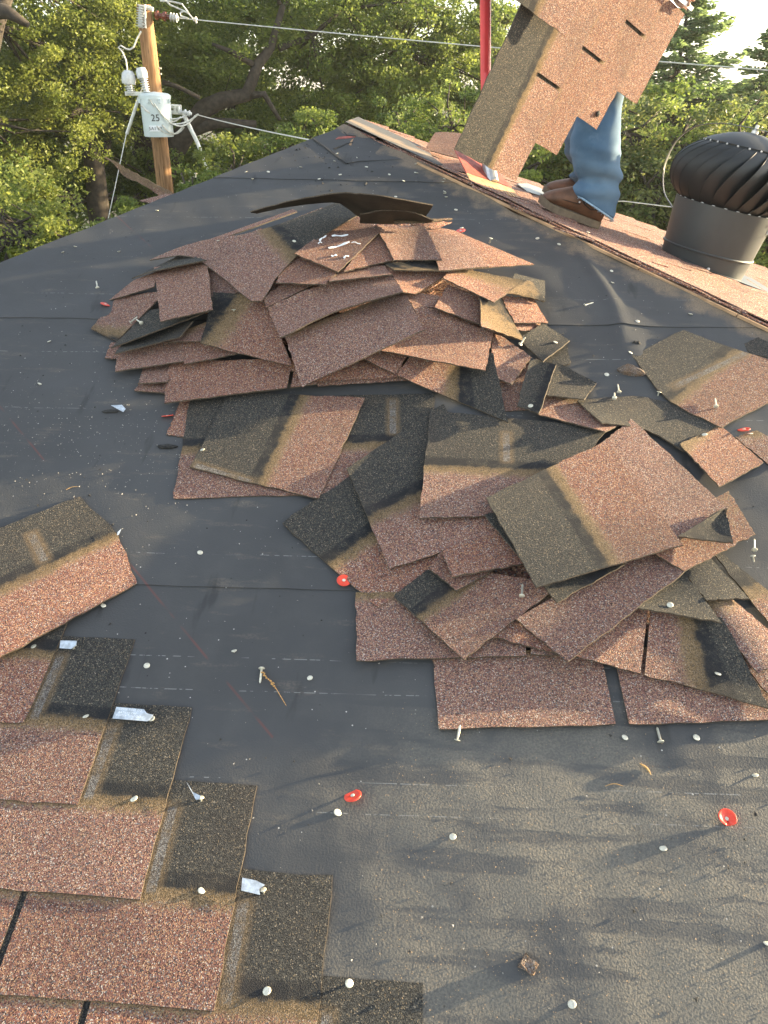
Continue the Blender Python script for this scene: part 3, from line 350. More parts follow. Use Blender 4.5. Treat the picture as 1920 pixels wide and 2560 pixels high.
('lower of two black shingle undersides with glossy tar at the left of the heap','up',6,6,([9, 9], [9, 9]),None,None,'-1613 3308 61 -1549 3338 70 -1478 3352 107 -1401 3354 164 -1319 3337 253 -1231 3303 369 -1609 3264 89 -1548 3298 90 -1480 3317 118 -1406 3323 167 -1326 3311 247 -1241 3282 355 -1604 3219 121 -1546 3257 113 -1481 3280 132 -1410 3290 174 -1332 3283 245 -1250 3260 344 -1599 3174 153 -1544 3215 137 -1482 3242 148 -1413 3256 182 -1338 3254 246 -1258 3235 337 -1592 3126 191 -1540 3171 167 -1481 3203 169 -1415 3221 195 -1343 3222 250 -1265 3208 332 -1584 3076 233 -1536 3126 200 -1479 3161 194 -1416 3183 212 -1347 3190 258 -1271 3181 331'),
('red shingle with a tan corner pointing left at the tip of the upper heap','up',6,6,([5.2, 1.5], [6, 1.5]),None,None,'-1821 3370 90 -1824 3452 49 -1821 3525 27 -1812 3585 27 -1801 3647 27 -1784 3694 52 -1791 3357 73 -1786 3438 46 -1776 3511 36 -1762 3576 42 -1741 3632 65 -1716 3678 105 -1759 3342 61 -1747 3422 49 -1730 3494 53 -1708 3559 72 -1680 3613 110 -1647 3658 164 -1726 3323 55 -1707 3403 56 -1683 3475 73 -1654 3540 104 -1619 3594 155 -1580 3639 222 -1691 3301 55 -1665 3381 69 -1634 3451 101 -1598 3516 145 -1557 3569 210 -1510 3612 292 -1655 3275 62 -1623 3355 87 -1584 3424 133 -1542 3488 191 -1493 3540 270 -1440 3581 366'),
('black shingle with two bent nails at the left of the upper heap','up',6,6,([6.5, 9], [7, 10]),None,None,'-1538 3498 179 -1468 3482 241 -1399 3467 302 -1332 3456 355 -1266 3443 412 -1201 3431 467 -1568 3448 142 -1491 3443 205 -1416 3439 265 -1343 3439 318 -1270 3437 375 -1198 3435 429 -1593 3388 123 -1510 3394 185 -1429 3401 245 -1350 3411 298 -1270 3420 354 -1192 3429 409 -1612 3321 120 -1525 3337 182 -1437 3354 241 -1352 3374 294 -1267 3393 350 -1182 3412 405 -1628 3246 133 -1534 3272 194 -1442 3298 253 -1351 3328 306 -1260 3357 362 -1169 3387 416 -1638 3164 162 -1540 3198 223 -1442 3234 283 -1346 3273 335 -1249 3311 391 -1152 3351 444'),
('thin red wedge pointing left below the black curled edge','up',6,6,([3, 3], [1, 1]),None,None,'-1828 3681 28 -1812 3722 29 -1793 3756 42 -1772 3786 61 -1747 3810 91 -1720 3829 128 -1764 3668 96 -1753 3707 97 -1739 3741 107 -1722 3771 123 -1703 3795 149 -1682 3814 184 -1702 3655 164 -1695 3694 162 -1686 3728 168 -1675 3758 181 -1661 3782 204 -1644 3801 235 -1643 3647 222 -1641 3687 217 -1637 3721 220 -1630 3750 231 -1621 3774 251 -1610 3793 279 -1584 3638 282 -1587 3677 274 -1587 3712 274 -1586 3741 282 -1581 3765 298 -1575 3784 324 -1526 3631 339 -1534 3670 328 -1539 3705 325 -1542 3734 329 -1543 3759 343 -1541 3777 365'),
('dark red tab in the hollow under the big curved shingle','up',6,6,([3, 3], [1, 1]),None,None,'-1268 3762 484 -1228 3754 502 -1188 3746 520 -1149 3741 535 -1110 3735 551 -1072 3729 566 -1249 3695 481 -1210 3690 499 -1171 3685 517 -1133 3682 532 -1095 3678 548 -1058 3675 563 -1230 3633 475 -1192 3630 493 -1155 3627 511 -1118 3626 526 -1081 3625 542 -1045 3624 557 -1213 3572 467 -1176 3572 485 -1139 3571 503 -1103 3573 519 -1068 3574 534 -1032 3575 549 -1196 3516 455 -1160 3517 474 -1125 3519 492 -1090 3523 507 -1055 3526 523 -1020 3530 538 -1181 3462 441 -1146 3466 460 -1111 3470 477 -1077 3475 493 -1043 3481 509 -1009 3487 524'),
('dusty brown and red tab with a nail head on it','up',6,6,([7, 4], [5.6, 1.5]),None,None,'-1159 3493 501 -1098 3479 515 -1038 3465 528 -979 3453 540 -920 3440 552 -862 3427 564 -1159 3422 459 -1091 3405 469 -1023 3388 477 -956 3372 485 -890 3356 492 -824 3341 500 -1159 3350 422 -1083 3330 426 -1008 3311 430 -934 3292 433 -860 3274 436 -787 3255 439 -1157 3276 391 -1074 3253 391 -992 3231 390 -910 3209 390 -830 3188 389 -750 3167 387 -1156 3203 360 -1066 3178 355 -976 3154 350 -888 3129 345 -801 3106 339 -714 3083 333 -1154 3131 333 -1057 3103 323 -961 3076 314 -866 3050 304 -772 3024 294 -679 2999 283'),
('red tab hanging straight down under the big curved shingle','up',6,6,([4, 4], [0, 0]),None,None,'-1582 3832 338 -1516 3829 379 -1451 3823 423 -1385 3817 467 -1319 3805 518 -1252 3791 574 -1538 3707 357 -1476 3707 393 -1413 3704 434 -1350 3702 474 -1286 3694 521 -1222 3683 572 -1495 3584 378 -1436 3587 411 -1375 3588 447 -1316 3589 484 -1254 3584 527 -1193 3577 574 -1454 3465 401 -1397 3472 430 -1339 3475 462 -1282 3479 496 -1223 3477 535 -1164 3474 579 -1412 3348 429 -1358 3357 454 -1303 3364 482 -1248 3370 512 -1192 3372 548 -1135 3371 587 -1371 3233 460 -1320 3245 481 -1267 3254 506 -1215 3263 531 -1161 3267 563 -1107 3270 599'),
('dim red strip in the dark slot right of the large front tab','up',6,6,([3, 3], [1, 1]),None,None,'-160 3530 546 -122 3530 533 -85 3530 519 -47 3529 506 -9 3529 492 29 3530 477 -152 3505 542 -117 3505 530 -82 3506 517 -47 3506 505 -12 3507 491 23 3508 476 -144 3481 539 -112 3481 527 -80 3482 515 -48 3483 503 -16 3485 490 16 3487 476 -137 3457 535 -107 3458 524 -78 3459 512 -49 3461 501 -19 3463 488 10 3465 475 -129 3433 531 -102 3435 520 -76 3437 509 -49 3439 498 -23 3441 486 4 3445 473 -121 3410 526 -97 3412 516 -74 3415 505 -50 3417 495 -26 3421 483 -3 3424 471'),
('narrow red strip beside a slot right of the large front tab','up',6,6,([3, 3], [1, 1]),None,None,'-125 3410 567 -92 3411 541 -59 3411 516 -25 3410 493 8 3410 469 42 3409 446 -118 3401 547 -87 3402 524 -55 3403 502 -24 3402 482 8 3403 460 40 3402 440 -111 3389 530 -81 3391 510 -52 3392 491 -22 3392 474 8 3393 456 38 3393 438 -103 3375 519 -76 3377 502 -48 3379 485 -20 3379 470 8 3381 455 36 3381 440 -96 3358 510 -70 3361 496 -44 3363 482 -18 3365 470 8 3366 457 34 3368 445 -89 3340 505 -65 3343 494 -41 3346 483 -17 3347 474 7 3349 464 31 3351 455'),
('long narrow red strip under the notched tabs at the right of the heap','up',6,6,([3, 3], [1, 1]),None,None,'23 3395 477 78 3396 435 133 3396 393 189 3394 354 244 3394 312 300 3393 269 25 3383 472 85 3384 427 144 3384 382 205 3383 341 265 3383 296 326 3383 251 27 3371 465 91 3372 418 156 3373 370 221 3372 327 286 3373 279 351 3374 231 29 3358 459 98 3360 409 167 3362 359 236 3361 313 306 3362 263 377 3363 213 31 3347 452 105 3349 399 178 3352 346 252 3351 298 327 3353 245 402 3354 192 33 3336 444 111 3339 388 190 3342 333 268 3341 282 348 3344 226 428 3346 170'),
('dark shingle corner under the olive one at the right of the upper heap','up',6,6,([9, 9], [9, 9]),None,None,'554 3327 27 581 3340 27 609 3353 27 636 3366 27 664 3379 27 692 3392 27 552 3291 39 580 3303 39 608 3316 38 636 3328 38 664 3341 38 692 3353 38 551 3254 51 579 3266 51 607 3278 50 635 3290 50 663 3303 49 692 3315 49 550 3219 63 578 3230 62 606 3242 61 635 3254 60 663 3265 60 692 3277 59 548 3183 75 577 3195 74 605 3206 73 634 3217 72 663 3228 71 691 3240 70 547 3148 88 575 3159 86 604 3170 85 633 3181 84 662 3191 82 691 3202 81'),
('low red strip under the red tab at the right side of the upper heap','up',6,6,([3, 3], [1, 1]),None,None,'416 3489 202 445 3502 183 476 3516 162 506 3531 141 537 3548 115 568 3566 88 418 3475 197 447 3488 178 477 3502 156 506 3516 135 537 3533 109 567 3551 81 421 3462 192 449 3474 172 478 3488 150 507 3502 129 536 3519 103 566 3537 75 424 3448 186 451 3461 166 479 3475 144 507 3488 122 536 3505 96 565 3522 68 426 3436 180 453 3448 160 481 3461 137 508 3475 115 536 3491 89 565 3509 60 429 3423 173 455 3435 152 482 3449 130 509 3462 107 536 3478 81 564 3495 52'),
('olive black shingle corner pointing right out of the upper heap','up',6,6,([8, 8.5], [8, 8]),None,None,'572 3537 110 603 3529 71 632 3510 49 658 3483 44 683 3446 55 705 3400 82 544 3500 117 573 3488 83 601 3467 65 627 3435 64 650 3395 79 671 3346 111 517 3466 121 545 3451 91 571 3425 78 596 3391 81 618 3347 100 639 3295 136 489 3434 122 517 3415 96 542 3386 87 566 3349 93 587 3302 117 607 3247 157 463 3405 120 489 3382 99 514 3349 94 536 3309 104 557 3259 132 576 3201 176 437 3377 115 462 3350 98 486 3314 97 508 3271 112 528 3218 144 546 3157 192'),
('olive black shingle pointing right beside the narrow upright one','up',6,6,([8, 8.5], [7, 8.5]),None,None,'601 3209 113 644 3184 94 685 3156 80 725 3126 72 765 3094 67 804 3060 67 592 3164 90 633 3143 75 674 3120 64 713 3094 59 752 3067 57 789 3037 61 582 3111 83 622 3094 71 661 3076 64 699 3055 62 737 3032 64 773 3006 71 570 3051 91 609 3039 82 646 3025 79 684 3009 79 720 2990 84 755 2969 94 557 2984 115 594 2976 110 631 2966 110 666 2954 114 702 2940 122 736 2923 136 543 2910 156 578 2907 154 613 2901 157 648 2893 164 681 2883 177 714 2870 193'),
('sunlit red tab pointing down at the right of the upper heap','up',6,6,([4, 3], [1, 1]),None,None,'303 3387 231 344 3370 181 385 3347 142 424 3317 114 463 3285 92 500 3247 80 301 3328 193 338 3313 151 374 3292 119 409 3266 98 444 3236 85 477 3201 80 297 3264 165 330 3252 131 362 3234 107 394 3210 93 424 3183 87 454 3150 90 294 3196 148 323 3186 121 351 3171 104 378 3150 96 405 3126 97 431 3096 107 290 3125 138 315 3117 119 339 3105 109 362 3087 109 385 3065 117 407 3038 135 285 3051 138 306 3045 127 327 3035 125 346 3020 132 365 3000 148 383 2975 173'),
('narrow upright olive shingle with a nail head near its foot','up',6,6,([8.5, 5.9], [8, 5.8]),None,None,'491 3210 137 516 3205 128 540 3196 128 563 3182 135 585 3164 151 606 3141 176 472 3128 141 496 3123 132 519 3113 132 542 3099 139 563 3081 156 583 3058 180 454 3047 146 477 3042 138 499 3032 138 521 3018 145 541 3000 161 561 2977 186 436 2968 153 458 2963 144 480 2953 144 500 2939 152 520 2921 168 539 2898 193 418 2891 161 440 2885 152 460 2875 153 480 2861 160 499 2843 177 517 2820 202 401 2814 171 422 2808 162 442 2798 163 461 2784 170 479 2766 187 496 2744 213'),
('sunlit red tab just below the black corner at the right of the heap','up',6,6,([3, 3], [1, 1]),None,None,'342 3636 354 379 3643 332 416 3653 307 454 3664 281 492 3678 248 531 3695 211 358 3603 322 394 3612 301 432 3623 277 469 3635 251 507 3651 219 546 3669 183 373 3568 295 410 3578 275 447 3590 252 484 3603 226 522 3621 195 561 3640 160 388 3528 276 424 3539 257 461 3553 234 498 3568 209 536 3586 178 575 3607 144 402 3487 259 438 3500 241 475 3515 219 512 3531 195 549 3550 165 588 3573 131 416 3443 248 452 3457 231 488 3473 209 525 3491 186 562 3512 156 601 3535 123'),
('red shingle with a dark stained right tab at the right foot of the upper heap','up',6,7,([2, 2.5, 9], [2, 2.6, 8.5]),(0.4, 0.01, 0.75),None,'-314 3178 345 -212 3161 381 -114 3179 356 -13 3209 297 90 3229 238 195 3235 189 299 3216 185 -327 3156 348 -229 3137 364 -134 3149 325 -32 3168 259 80 3171 198 197 3157 154 312 3116 160 -340 3131 358 -246 3110 353 -154 3116 300 -51 3124 226 69 3112 164 199 3079 124 325 3017 140 -353 3105 371 -262 3080 349 -174 3079 283 -70 3076 202 59 3049 138 201 2998 102 337 2918 128 -365 3074 392 -278 3047 349 -193 3040 269 -88 3028 181 49 2986 115 202 2919 83 348 2820 119 -377 3041 418 -294 3012 355 -212 2999 261 -106 2977 165 39 2922 98 204 2839 69 359 2723 116'),
('wide red tab at the front right of the upper heap','up',6,6,([4, 4], [0, 0]),None,None,'-151 3357 545 -61 3351 499 29 3347 451 120 3341 405 211 3339 353 302 3337 300 -188 3307 514 -93 3301 467 4 3297 419 100 3291 372 197 3289 321 294 3287 267 -225 3251 494 -123 3246 447 -21 3241 398 81 3236 351 183 3233 299 286 3232 245 -260 3189 485 -153 3184 438 -46 3180 389 61 3174 342 169 3172 290 277 3171 235 -294 3122 487 -182 3118 439 -70 3114 389 42 3109 342 155 3107 290 269 3106 235 -326 3051 500 -210 3047 451 -93 3044 401 24 3039 354 141 3037 301 259 3036 246'),
('red tab half in sun beside the dark slot at the right of the heap','up',6,6,([4, 4], [1, 1]),None,None,'63 3603 538 106 3594 512 149 3587 485 191 3579 457 235 3574 425 278 3571 391 50 3571 518 97 3562 489 144 3553 459 190 3545 429 237 3539 395 285 3535 358 37 3532 510 88 3522 479 138 3513 446 189 3503 414 240 3496 377 291 3491 337 25 3486 514 79 3475 480 133 3465 445 187 3454 411 241 3447 371 296 3441 329 12 3433 530 70 3421 494 127 3410 456 185 3399 419 243 3391 376 300 3384 332 0 3373 558 61 3360 519 122 3349 479 182 3338 439 243 3329 394 304 3322 347'),
('tan worn tab with a nail hole at the right of the upper heap','up',6,6,([6, 6], [4.6, 5.5]),None,None,'230 3536 511 251 3548 478 273 3559 447 294 3567 420 316 3575 393 337 3581 368 231 3477 510 257 3490 469 283 3503 430 310 3512 396 337 3522 361 363 3530 328 231 3419 509 262 3434 460 294 3448 413 326 3459 371 358 3470 328 390 3480 287 232 3363 507 268 3379 451 304 3395 396 341 3406 348 378 3418 298 415 3429 249 232 3309 503 273 3327 439 315 3343 377 356 3356 321 399 3369 263 441 3382 206 233 3256 499 279 3276 427 325 3294 356 372 3307 294 419 3322 227 467 3336 162'),
('black shingle corner behind the sunlit tabs at the right of the heap','up',6,6,([9, 9], [9, 9]),None,None,'430 3864 346 465 3869 318 501 3876 287 536 3884 255 573 3896 216 610 3910 174 419 3819 356 455 3824 327 492 3831 294 529 3839 261 567 3851 221 606 3865 178 407 3775 365 445 3780 334 484 3787 301 522 3795 266 562 3807 226 602 3821 181 395 3733 372 435 3738 341 475 3745 306 516 3752 271 557 3764 229 599 3777 184 384 3691 380 425 3695 348 467 3703 312 509 3710 275 552 3721 232 595 3735 186 373 3649 387 416 3654 354 459 3661 317 502 3668 279 547 3680 235 592 3693 187'),
('tan shingle wedge over the black corner at the right of the heap','up',6,6,([5.6, 5.6], [5, 6]),None,None,'494 3808 329 500 3805 328 506 3805 325 512 3806 320 518 3809 311 525 3814 300 467 3751 373 481 3752 365 495 3754 354 509 3757 342 523 3762 326 538 3770 307 441 3704 405 463 3707 390 485 3712 371 506 3717 351 529 3725 327 552 3734 301 417 3667 423 446 3672 401 476 3678 375 506 3685 349 536 3695 318 567 3706 285 394 3637 431 431 3644 401 468 3653 367 506 3661 334 544 3673 296 583 3687 254 372 3615 426 417 3625 388 462 3636 347 507 3646 307 553 3661 261 600 3677 212'),
('sunlit tan tab pointing down at the right of the upper heap','up',6,6,([5.5, 5.8], [3, 4]),None,None,'87 3736 597 167 3752 542 248 3762 493 329 3764 455 411 3764 421 491 3759 395 77 3717 593 152 3726 540 227 3730 494 303 3727 458 378 3721 426 452 3709 402 67 3693 596 136 3696 545 206 3694 502 276 3684 468 345 3672 439 414 3655 417 57 3664 606 121 3662 557 185 3653 516 249 3639 484 313 3621 457 375 3599 437 47 3630 624 106 3622 577 164 3608 538 222 3588 509 280 3565 484 337 3537 467 37 3592 649 90 3577 605 143 3558 569 196 3532 542 248 3504 519 299 3471 504'),
('thin red slice left of the wide centre tabs of the heap','up',6,6,([3, 3], [1, 1]),None,None,'-780 3540 618 -744 3536 623 -709 3532 628 -673 3528 632 -638 3524 637 -603 3520 641 -801 3519 598 -771 3513 601 -742 3507 604 -712 3501 606 -683 3496 608 -654 3490 611 -820 3491 588 -796 3483 588 -773 3476 589 -750 3468 589 -727 3461 589 -704 3454 589 -838 3458 587 -820 3448 585 -803 3439 584 -786 3430 582 -769 3421 580 -752 3412 578 -854 3419 594 -842 3408 590 -831 3397 587 -820 3386 583 -809 3376 579 -798 3365 575 -868 3375 611 -863 3362 605 -858 3350 599 -853 3337 594 -847 3325 587 -842 3313 581'),
('largest red tab at the centre front of the upper heap','up',6,6,([5, 5], [0, 0]),None,None,'-736 3173 421 -624 3230 468 -512 3293 509 -398 3362 541 -284 3434 570 -167 3512 593 -708 3100 398 -596 3155 455 -484 3213 507 -371 3278 549 -257 3346 589 -141 3419 622 -682 3034 368 -570 3085 436 -458 3139 498 -345 3201 550 -231 3264 600 -117 3333 645 -657 2970 335 -545 3019 413 -432 3070 484 -320 3129 545 -207 3189 605 -93 3254 659 -634 2914 292 -521 2959 380 -408 3008 463 -296 3063 533 -183 3119 604 -70 3180 668 -612 2861 242 -498 2904 341 -385 2950 434 -273 3003 514 -161 3055 595 -48 3112 671'),
('wide red tab directly above the largest front tab of the heap','up',6,7,([4, 4, 4], [0, 0, 0]),None,None,'-845 3328 558 -751 3396 587 -655 3465 616 -556 3523 640 -452 3561 655 -345 3590 659 -238 3630 647 -827 3298 520 -735 3364 552 -640 3431 586 -542 3486 616 -437 3524 637 -330 3554 650 -222 3594 647 -808 3258 500 -717 3322 535 -624 3386 572 -526 3439 608 -422 3477 636 -314 3507 657 -206 3547 664 -786 3209 496 -696 3271 533 -605 3332 575 -509 3383 616 -406 3421 649 -298 3452 678 -190 3492 694 -762 3152 507 -675 3212 547 -586 3269 593 -491 3317 640 -388 3356 679 -281 3387 717 -174 3425 743 -737 3087 535 -652 3144 578 -565 3197 628 -472 3243 681 -370 3281 727 -264 3311 773 -158 3349 809'),
('narrow sunlit red strip above the wide centre tab of the heap','up',6,6,([3, 3], [1, 1]),None,None,'-523 3638 673 -474 3646 675 -424 3656 675 -375 3667 673 -326 3680 668 -276 3695 662 -529 3615 669 -477 3625 671 -424 3636 672 -372 3648 670 -320 3663 666 -268 3679 659 -534 3586 673 -479 3597 676 -424 3610 677 -369 3624 675 -314 3639 672 -259 3656 666 -538 3553 685 -480 3565 689 -423 3579 689 -365 3594 688 -308 3611 685 -250 3629 679 -541 3513 707 -481 3527 711 -421 3541 712 -361 3558 711 -301 3576 708 -240 3595 703 -543 3468 738 -481 3483 742 -418 3499 743 -356 3516 743 -293 3535 740 -231 3556 735'),
('sunlit orange red tab with a crumbly torn edge','up',6,6,([3, 3], [1, 1]),None,None,'-259 3667 671 -188 3682 649 -117 3694 630 -45 3704 616 26 3711 604 98 3716 596 -240 3625 663 -181 3640 639 -122 3652 619 -62 3661 604 -3 3669 591 57 3674 582 -221 3578 663 -174 3593 638 -127 3605 617 -79 3614 601 -31 3621 587 17 3626 577 -201 3526 670 -166 3541 644 -131 3553 622 -95 3562 605 -59 3569 590 -23 3574 579 -182 3469 686 -159 3484 659 -135 3496 636 -111 3505 618 -87 3513 602 -63 3517 590 -163 3408 711 -151 3423 683 -139 3435 659 -126 3444 640 -114 3451 623 -101 3456 610'),
('large sunlit shingle reaching right from the top of the upper heap','up',6,6,([4, 3], [2, 1]),None,None,'-170 4212 606 -117 4204 595 -65 4200 579 -12 4199 559 41 4204 533 94 4212 501 -98 4098 617 -42 4102 599 14 4109 577 71 4119 552 128 4134 519 186 4153 480 -29 3997 616 31 4011 593 92 4029 564 152 4049 532 214 4074 493 277 4104 448 39 3906 607 102 3930 577 167 3957 542 232 3986 506 299 4021 461 367 4060 410 104 3827 585 172 3860 549 241 3897 508 312 3934 465 384 3979 414 458 4028 357 169 3757 553 241 3799 510 315 3845 462 391 3892 414 469 3946 356 549 4004 292'),
('black and tan tab edge in sun under the paler top tab','up',6,6,([6, 6.4], [5.6, 5.5]),None,None,'-281 3711 669 -219 3729 657 -156 3749 642 -92 3769 627 -29 3791 609 36 3814 589 -269 3695 673 -207 3712 661 -145 3729 646 -82 3747 632 -19 3767 614 44 3789 594 -256 3676 682 -195 3690 670 -134 3705 656 -72 3721 641 -10 3739 624 52 3759 604 -243 3653 695 -183 3665 683 -123 3679 670 -62 3693 655 -2 3709 638 60 3727 618 -230 3626 715 -171 3636 704 -112 3648 690 -52 3660 676 7 3674 659 67 3690 640 -217 3595 741 -159 3603 730 -101 3613 716 -43 3624 703 16 3636 686 75 3650 667'),
('sunlit orange tab right of the pinkish one at the top of the heap','up',6,6,([4, 4], [1, 1]),None,None,'-59 4078 644 -13 4069 638 32 4063 630 78 4059 619 123 4058 604 169 4060 585 -42 3981 656 4 3980 648 51 3982 636 98 3985 623 145 3991 605 192 3999 584 -27 3888 667 21 3894 656 69 3903 642 117 3912 626 165 3925 605 214 3941 581 -11 3799 676 38 3812 663 87 3827 646 136 3843 627 186 3862 604 236 3884 578 4 3713 685 53 3732 669 104 3753 649 154 3775 628 206 3801 602 258 3829 573 18 3630 694 69 3655 674 121 3682 652 173 3710 628 225 3742 599 279 3776 567'),
('dark red tab under the shingle with the scattered white bits','up',6,6,([3, 3], [0, 0]),None,None,'-797 3783 701 -735 3755 697 -673 3726 696 -612 3695 698 -551 3663 701 -491 3630 708 -803 3727 687 -743 3705 684 -683 3681 684 -624 3655 687 -564 3628 692 -506 3600 700 -808 3668 679 -750 3651 678 -692 3632 679 -634 3612 683 -577 3590 690 -520 3566 699 -812 3605 677 -756 3593 678 -700 3579 680 -644 3564 685 -589 3547 693 -533 3529 704 -814 3540 682 -761 3533 684 -707 3524 688 -653 3514 694 -599 3501 703 -546 3487 715 -816 3471 693 -765 3469 696 -713 3465 702 -661 3459 709 -609 3452 720 -557 3442 733'),
('red triangle of shingle beside the pinkish top tab','up',6,6,([3, 3], [1, 1]),None,None,'-362 4010 701 -352 4009 701 -341 4008 701 -330 4007 701 -320 4007 700 -310 4006 699 -386 3916 710 -367 3922 708 -349 3929 705 -330 3936 702 -311 3943 699 -292 3950 696 -410 3823 721 -383 3837 716 -356 3851 710 -329 3865 705 -301 3880 700 -274 3895 694 -432 3733 731 -398 3754 724 -363 3775 716 -328 3796 709 -292 3817 701 -257 3839 693 -454 3644 743 -412 3671 734 -369 3699 724 -327 3727 714 -283 3755 704 -240 3784 694 -475 3556 757 -426 3590 745 -376 3624 732 -326 3658 721 -275 3693 708 -223 3729 695'),
('pinkish grey tab near the top of the upper heap','up',6,6,([3, 3], [0, 0]),None,None,'-350 4060 744 -297 4094 702 -243 4117 674 -188 4130 659 -133 4134 655 -77 4128 663 -323 3982 743 -271 4013 705 -218 4034 680 -164 4045 668 -109 4047 668 -54 4040 680 -297 3906 743 -245 3934 709 -193 3953 687 -140 3962 678 -86 3962 681 -32 3953 696 -271 3832 744 -221 3858 712 -169 3874 693 -116 3881 687 -64 3880 693 -11 3869 711 -246 3758 745 -196 3782 716 -145 3797 701 -94 3802 698 -42 3799 707 9 3786 728 -222 3687 746 -173 3708 721 -122 3721 709 -72 3724 709 -21 3719 721 29 3705 746'),
('red shingle with scattered white bits and strips at the top of the heap','up',6,6,([3, 3], [1, 1]),None,None,'-513 4231 691 -472 4189 696 -430 4145 704 -389 4100 714 -349 4053 727 -309 4005 743 -564 4117 712 -520 4078 714 -477 4038 718 -435 3996 725 -392 3953 734 -351 3909 746 -613 4005 734 -567 3970 732 -523 3933 732 -478 3895 735 -434 3856 741 -391 3815 749 -660 3899 754 -613 3867 748 -567 3833 746 -520 3798 745 -475 3761 747 -429 3723 752 -705 3794 776 -657 3765 767 -609 3734 761 -561 3702 757 -514 3669 755 -467 3634 756 -748 3691 799 -699 3665 786 -650 3638 776 -601 3609 769 -552 3579 763 -503 3547 760'),
('black curled shingle edge at the left shoulder of the upper heap','up',6,6,([10, 10], [10, 10]),None,None,'-1740 3853 124 -1670 3853 207 -1605 3862 278 -1545 3882 331 -1486 3907 378 -1431 3941 411 -1698 3820 199 -1628 3817 278 -1562 3821 345 -1502 3837 396 -1443 3857 439 -1388 3887 469 -1658 3791 267 -1588 3784 343 -1522 3784 407 -1461 3795 454 -1403 3811 494 -1347 3837 521 -1621 3770 324 -1551 3758 397 -1485 3754 457 -1424 3761 502 -1365 3773 538 -1310 3794 562 -1585 3748 381 -1515 3732 451 -1449 3724 508 -1387 3727 550 -1329 3735 583 -1273 3752 603 -1550 3730 433 -1480 3710 499 -1414 3698 553 -1353 3697 591 -1294 3701 621 -1238 3715 638'),
('big curved shingle draped over the left of the heap with red front and black back','up',6,7,([1, 1, 2, 5.2, 11], [1, 1, 1, 5.2, 11]),None,None,'-1643 3940 293 -1490 3963 442 -1338 3970 561 -1187 3962 651 -1060 3960 706 -856 4085 739 -559 4359 740 -1595 3915 347 -1451 3922 472 -1290 3882 575 -1120 3817 655 -1007 3868 709 -819 4030 746 -537 4305 760 -1549 3892 399 -1414 3883 499 -1244 3798 585 -1057 3681 657 -956 3780 709 -782 3979 751 -515 4254 778 -1506 3874 443 -1379 3848 521 -1200 3719 592 -997 3552 656 -907 3697 706 -747 3930 754 -495 4208 792 -1462 3854 489 -1344 3813 543 -1158 3643 598 -940 3431 652 -859 3619 701 -713 3884 753 -474 4163 805 -1419 3835 532 -1311 3781 562 -1117 3570 600 -887 3316 646 -814 3544 692 -680 3841 751 -454 4120 815'),
('thin red shingle edge lying behind the big curved one','up',6,6,([3, 3], [1, 1]),None,None,'-1328 4051 463 -1234 4100 501 -1143 4159 526 -1054 4230 537 -965 4311 536 -876 4405 523 -1301 4039 491 -1211 4085 528 -1123 4141 553 -1037 4209 563 -951 4288 563 -865 4379 549 -1275 4027 517 -1188 4070 555 -1103 4124 579 -1020 4189 589 -937 4265 588 -855 4353 574 -1249 4018 541 -1165 4059 578 -1084 4110 602 -1004 4172 612 -925 4245 611 -846 4330 596 -1224 4008 566 -1143 4046 603 -1064 4094 626 -988 4153 636 -912 4223 635 -836 4305 620 -1198 3998 590 -1121 4033 627 -1045 4079 650 -972 4136 660 -899 4203 658 -827 4282 643')]
NAILS_FELT=[(-0.683,2.669,-0.0000),(-0.858,2.650,-0.0000),(-0.649,2.612,-0.0000),(-0.921,2.371,-0.0000),(-1.137,2.092,-0.0000),(-1.110,2.127,-0.0000),(-1.011,1.638,-0.0000),(-0.970,1.462,-0.0000),(-0.446,0.950,-0.0000),(-0.598,0.810,0.0060),(-0.481,0.689,-0.0000),(-0.332,0.728,-0.0000),(-0.189,0.683,-0.0000),(-0.115,0.452,-0.0000),(0.062,0.427,-0.0000),(0.374,0.431,-0.0000),(0.220,0.222,-0.0000),(0.538,0.554,-0.0000),(0.342,0.605,-0.0000),(0.459,0.613,-0.0000),(0.494,0.312,-0.0000),(0.503,1.664,-0.0000),(0.548,1.507,0.0100),(0.434,1.578,-0.0000),(0.640,0.997,0.0170),(0.731,1.373,0.0050),(-0.088,2.689,-0.0000),(0.014,2.643,-0.0000),(-0.126,2.622,-0.0000),(-0.178,2.670,-0.0000),(-0.263,2.729,-0.0000),(-0.496,2.719,-0.0000),(-0.418,2.623,-0.0000),(-0.349,2.659,-0.0000),(-0.605,2.676,-0.0000),(-0.609,1.966,0.1250),(-0.966,2.104,-0.0000),(0.466,2.298,-0.0000),(0.369,2.216,-0.0000),(0.508,2.067,-0.0000),(0.502,2.002,-0.0000),(0.691,1.853,-0.0000),(0.542,1.809,-0.0000),(0.314,1.687,0.0180),(0.055,2.425,-0.0000),(0.022,2.512,-0.0000),(0.016,2.552,-0.0000),(-0.146,2.504,-0.0000),(0.068,2.141,0.0890),(0.154,2.117,0.0720),(0.306,2.247,-0.0000),(-0.381,2.772,-0.0000),(-0.380,2.833,-0.0000),(-0.088,2.755,-0.0000),(-0.082,2.687,-0.0000),(0.010,2.623,-0.0000),(0.017,2.539,-0.0000)]
NAILS_LOOSE_HEADS=[(0.449,0.851,0.0400),(0.512,0.724,0.0210),(0.232,1.408,0.0330),(0.621,1.350,0.0160),(-0.512,1.678,0.0910),(-0.505,1.236,0.0140),(-0.388,1.929,0.1480)]
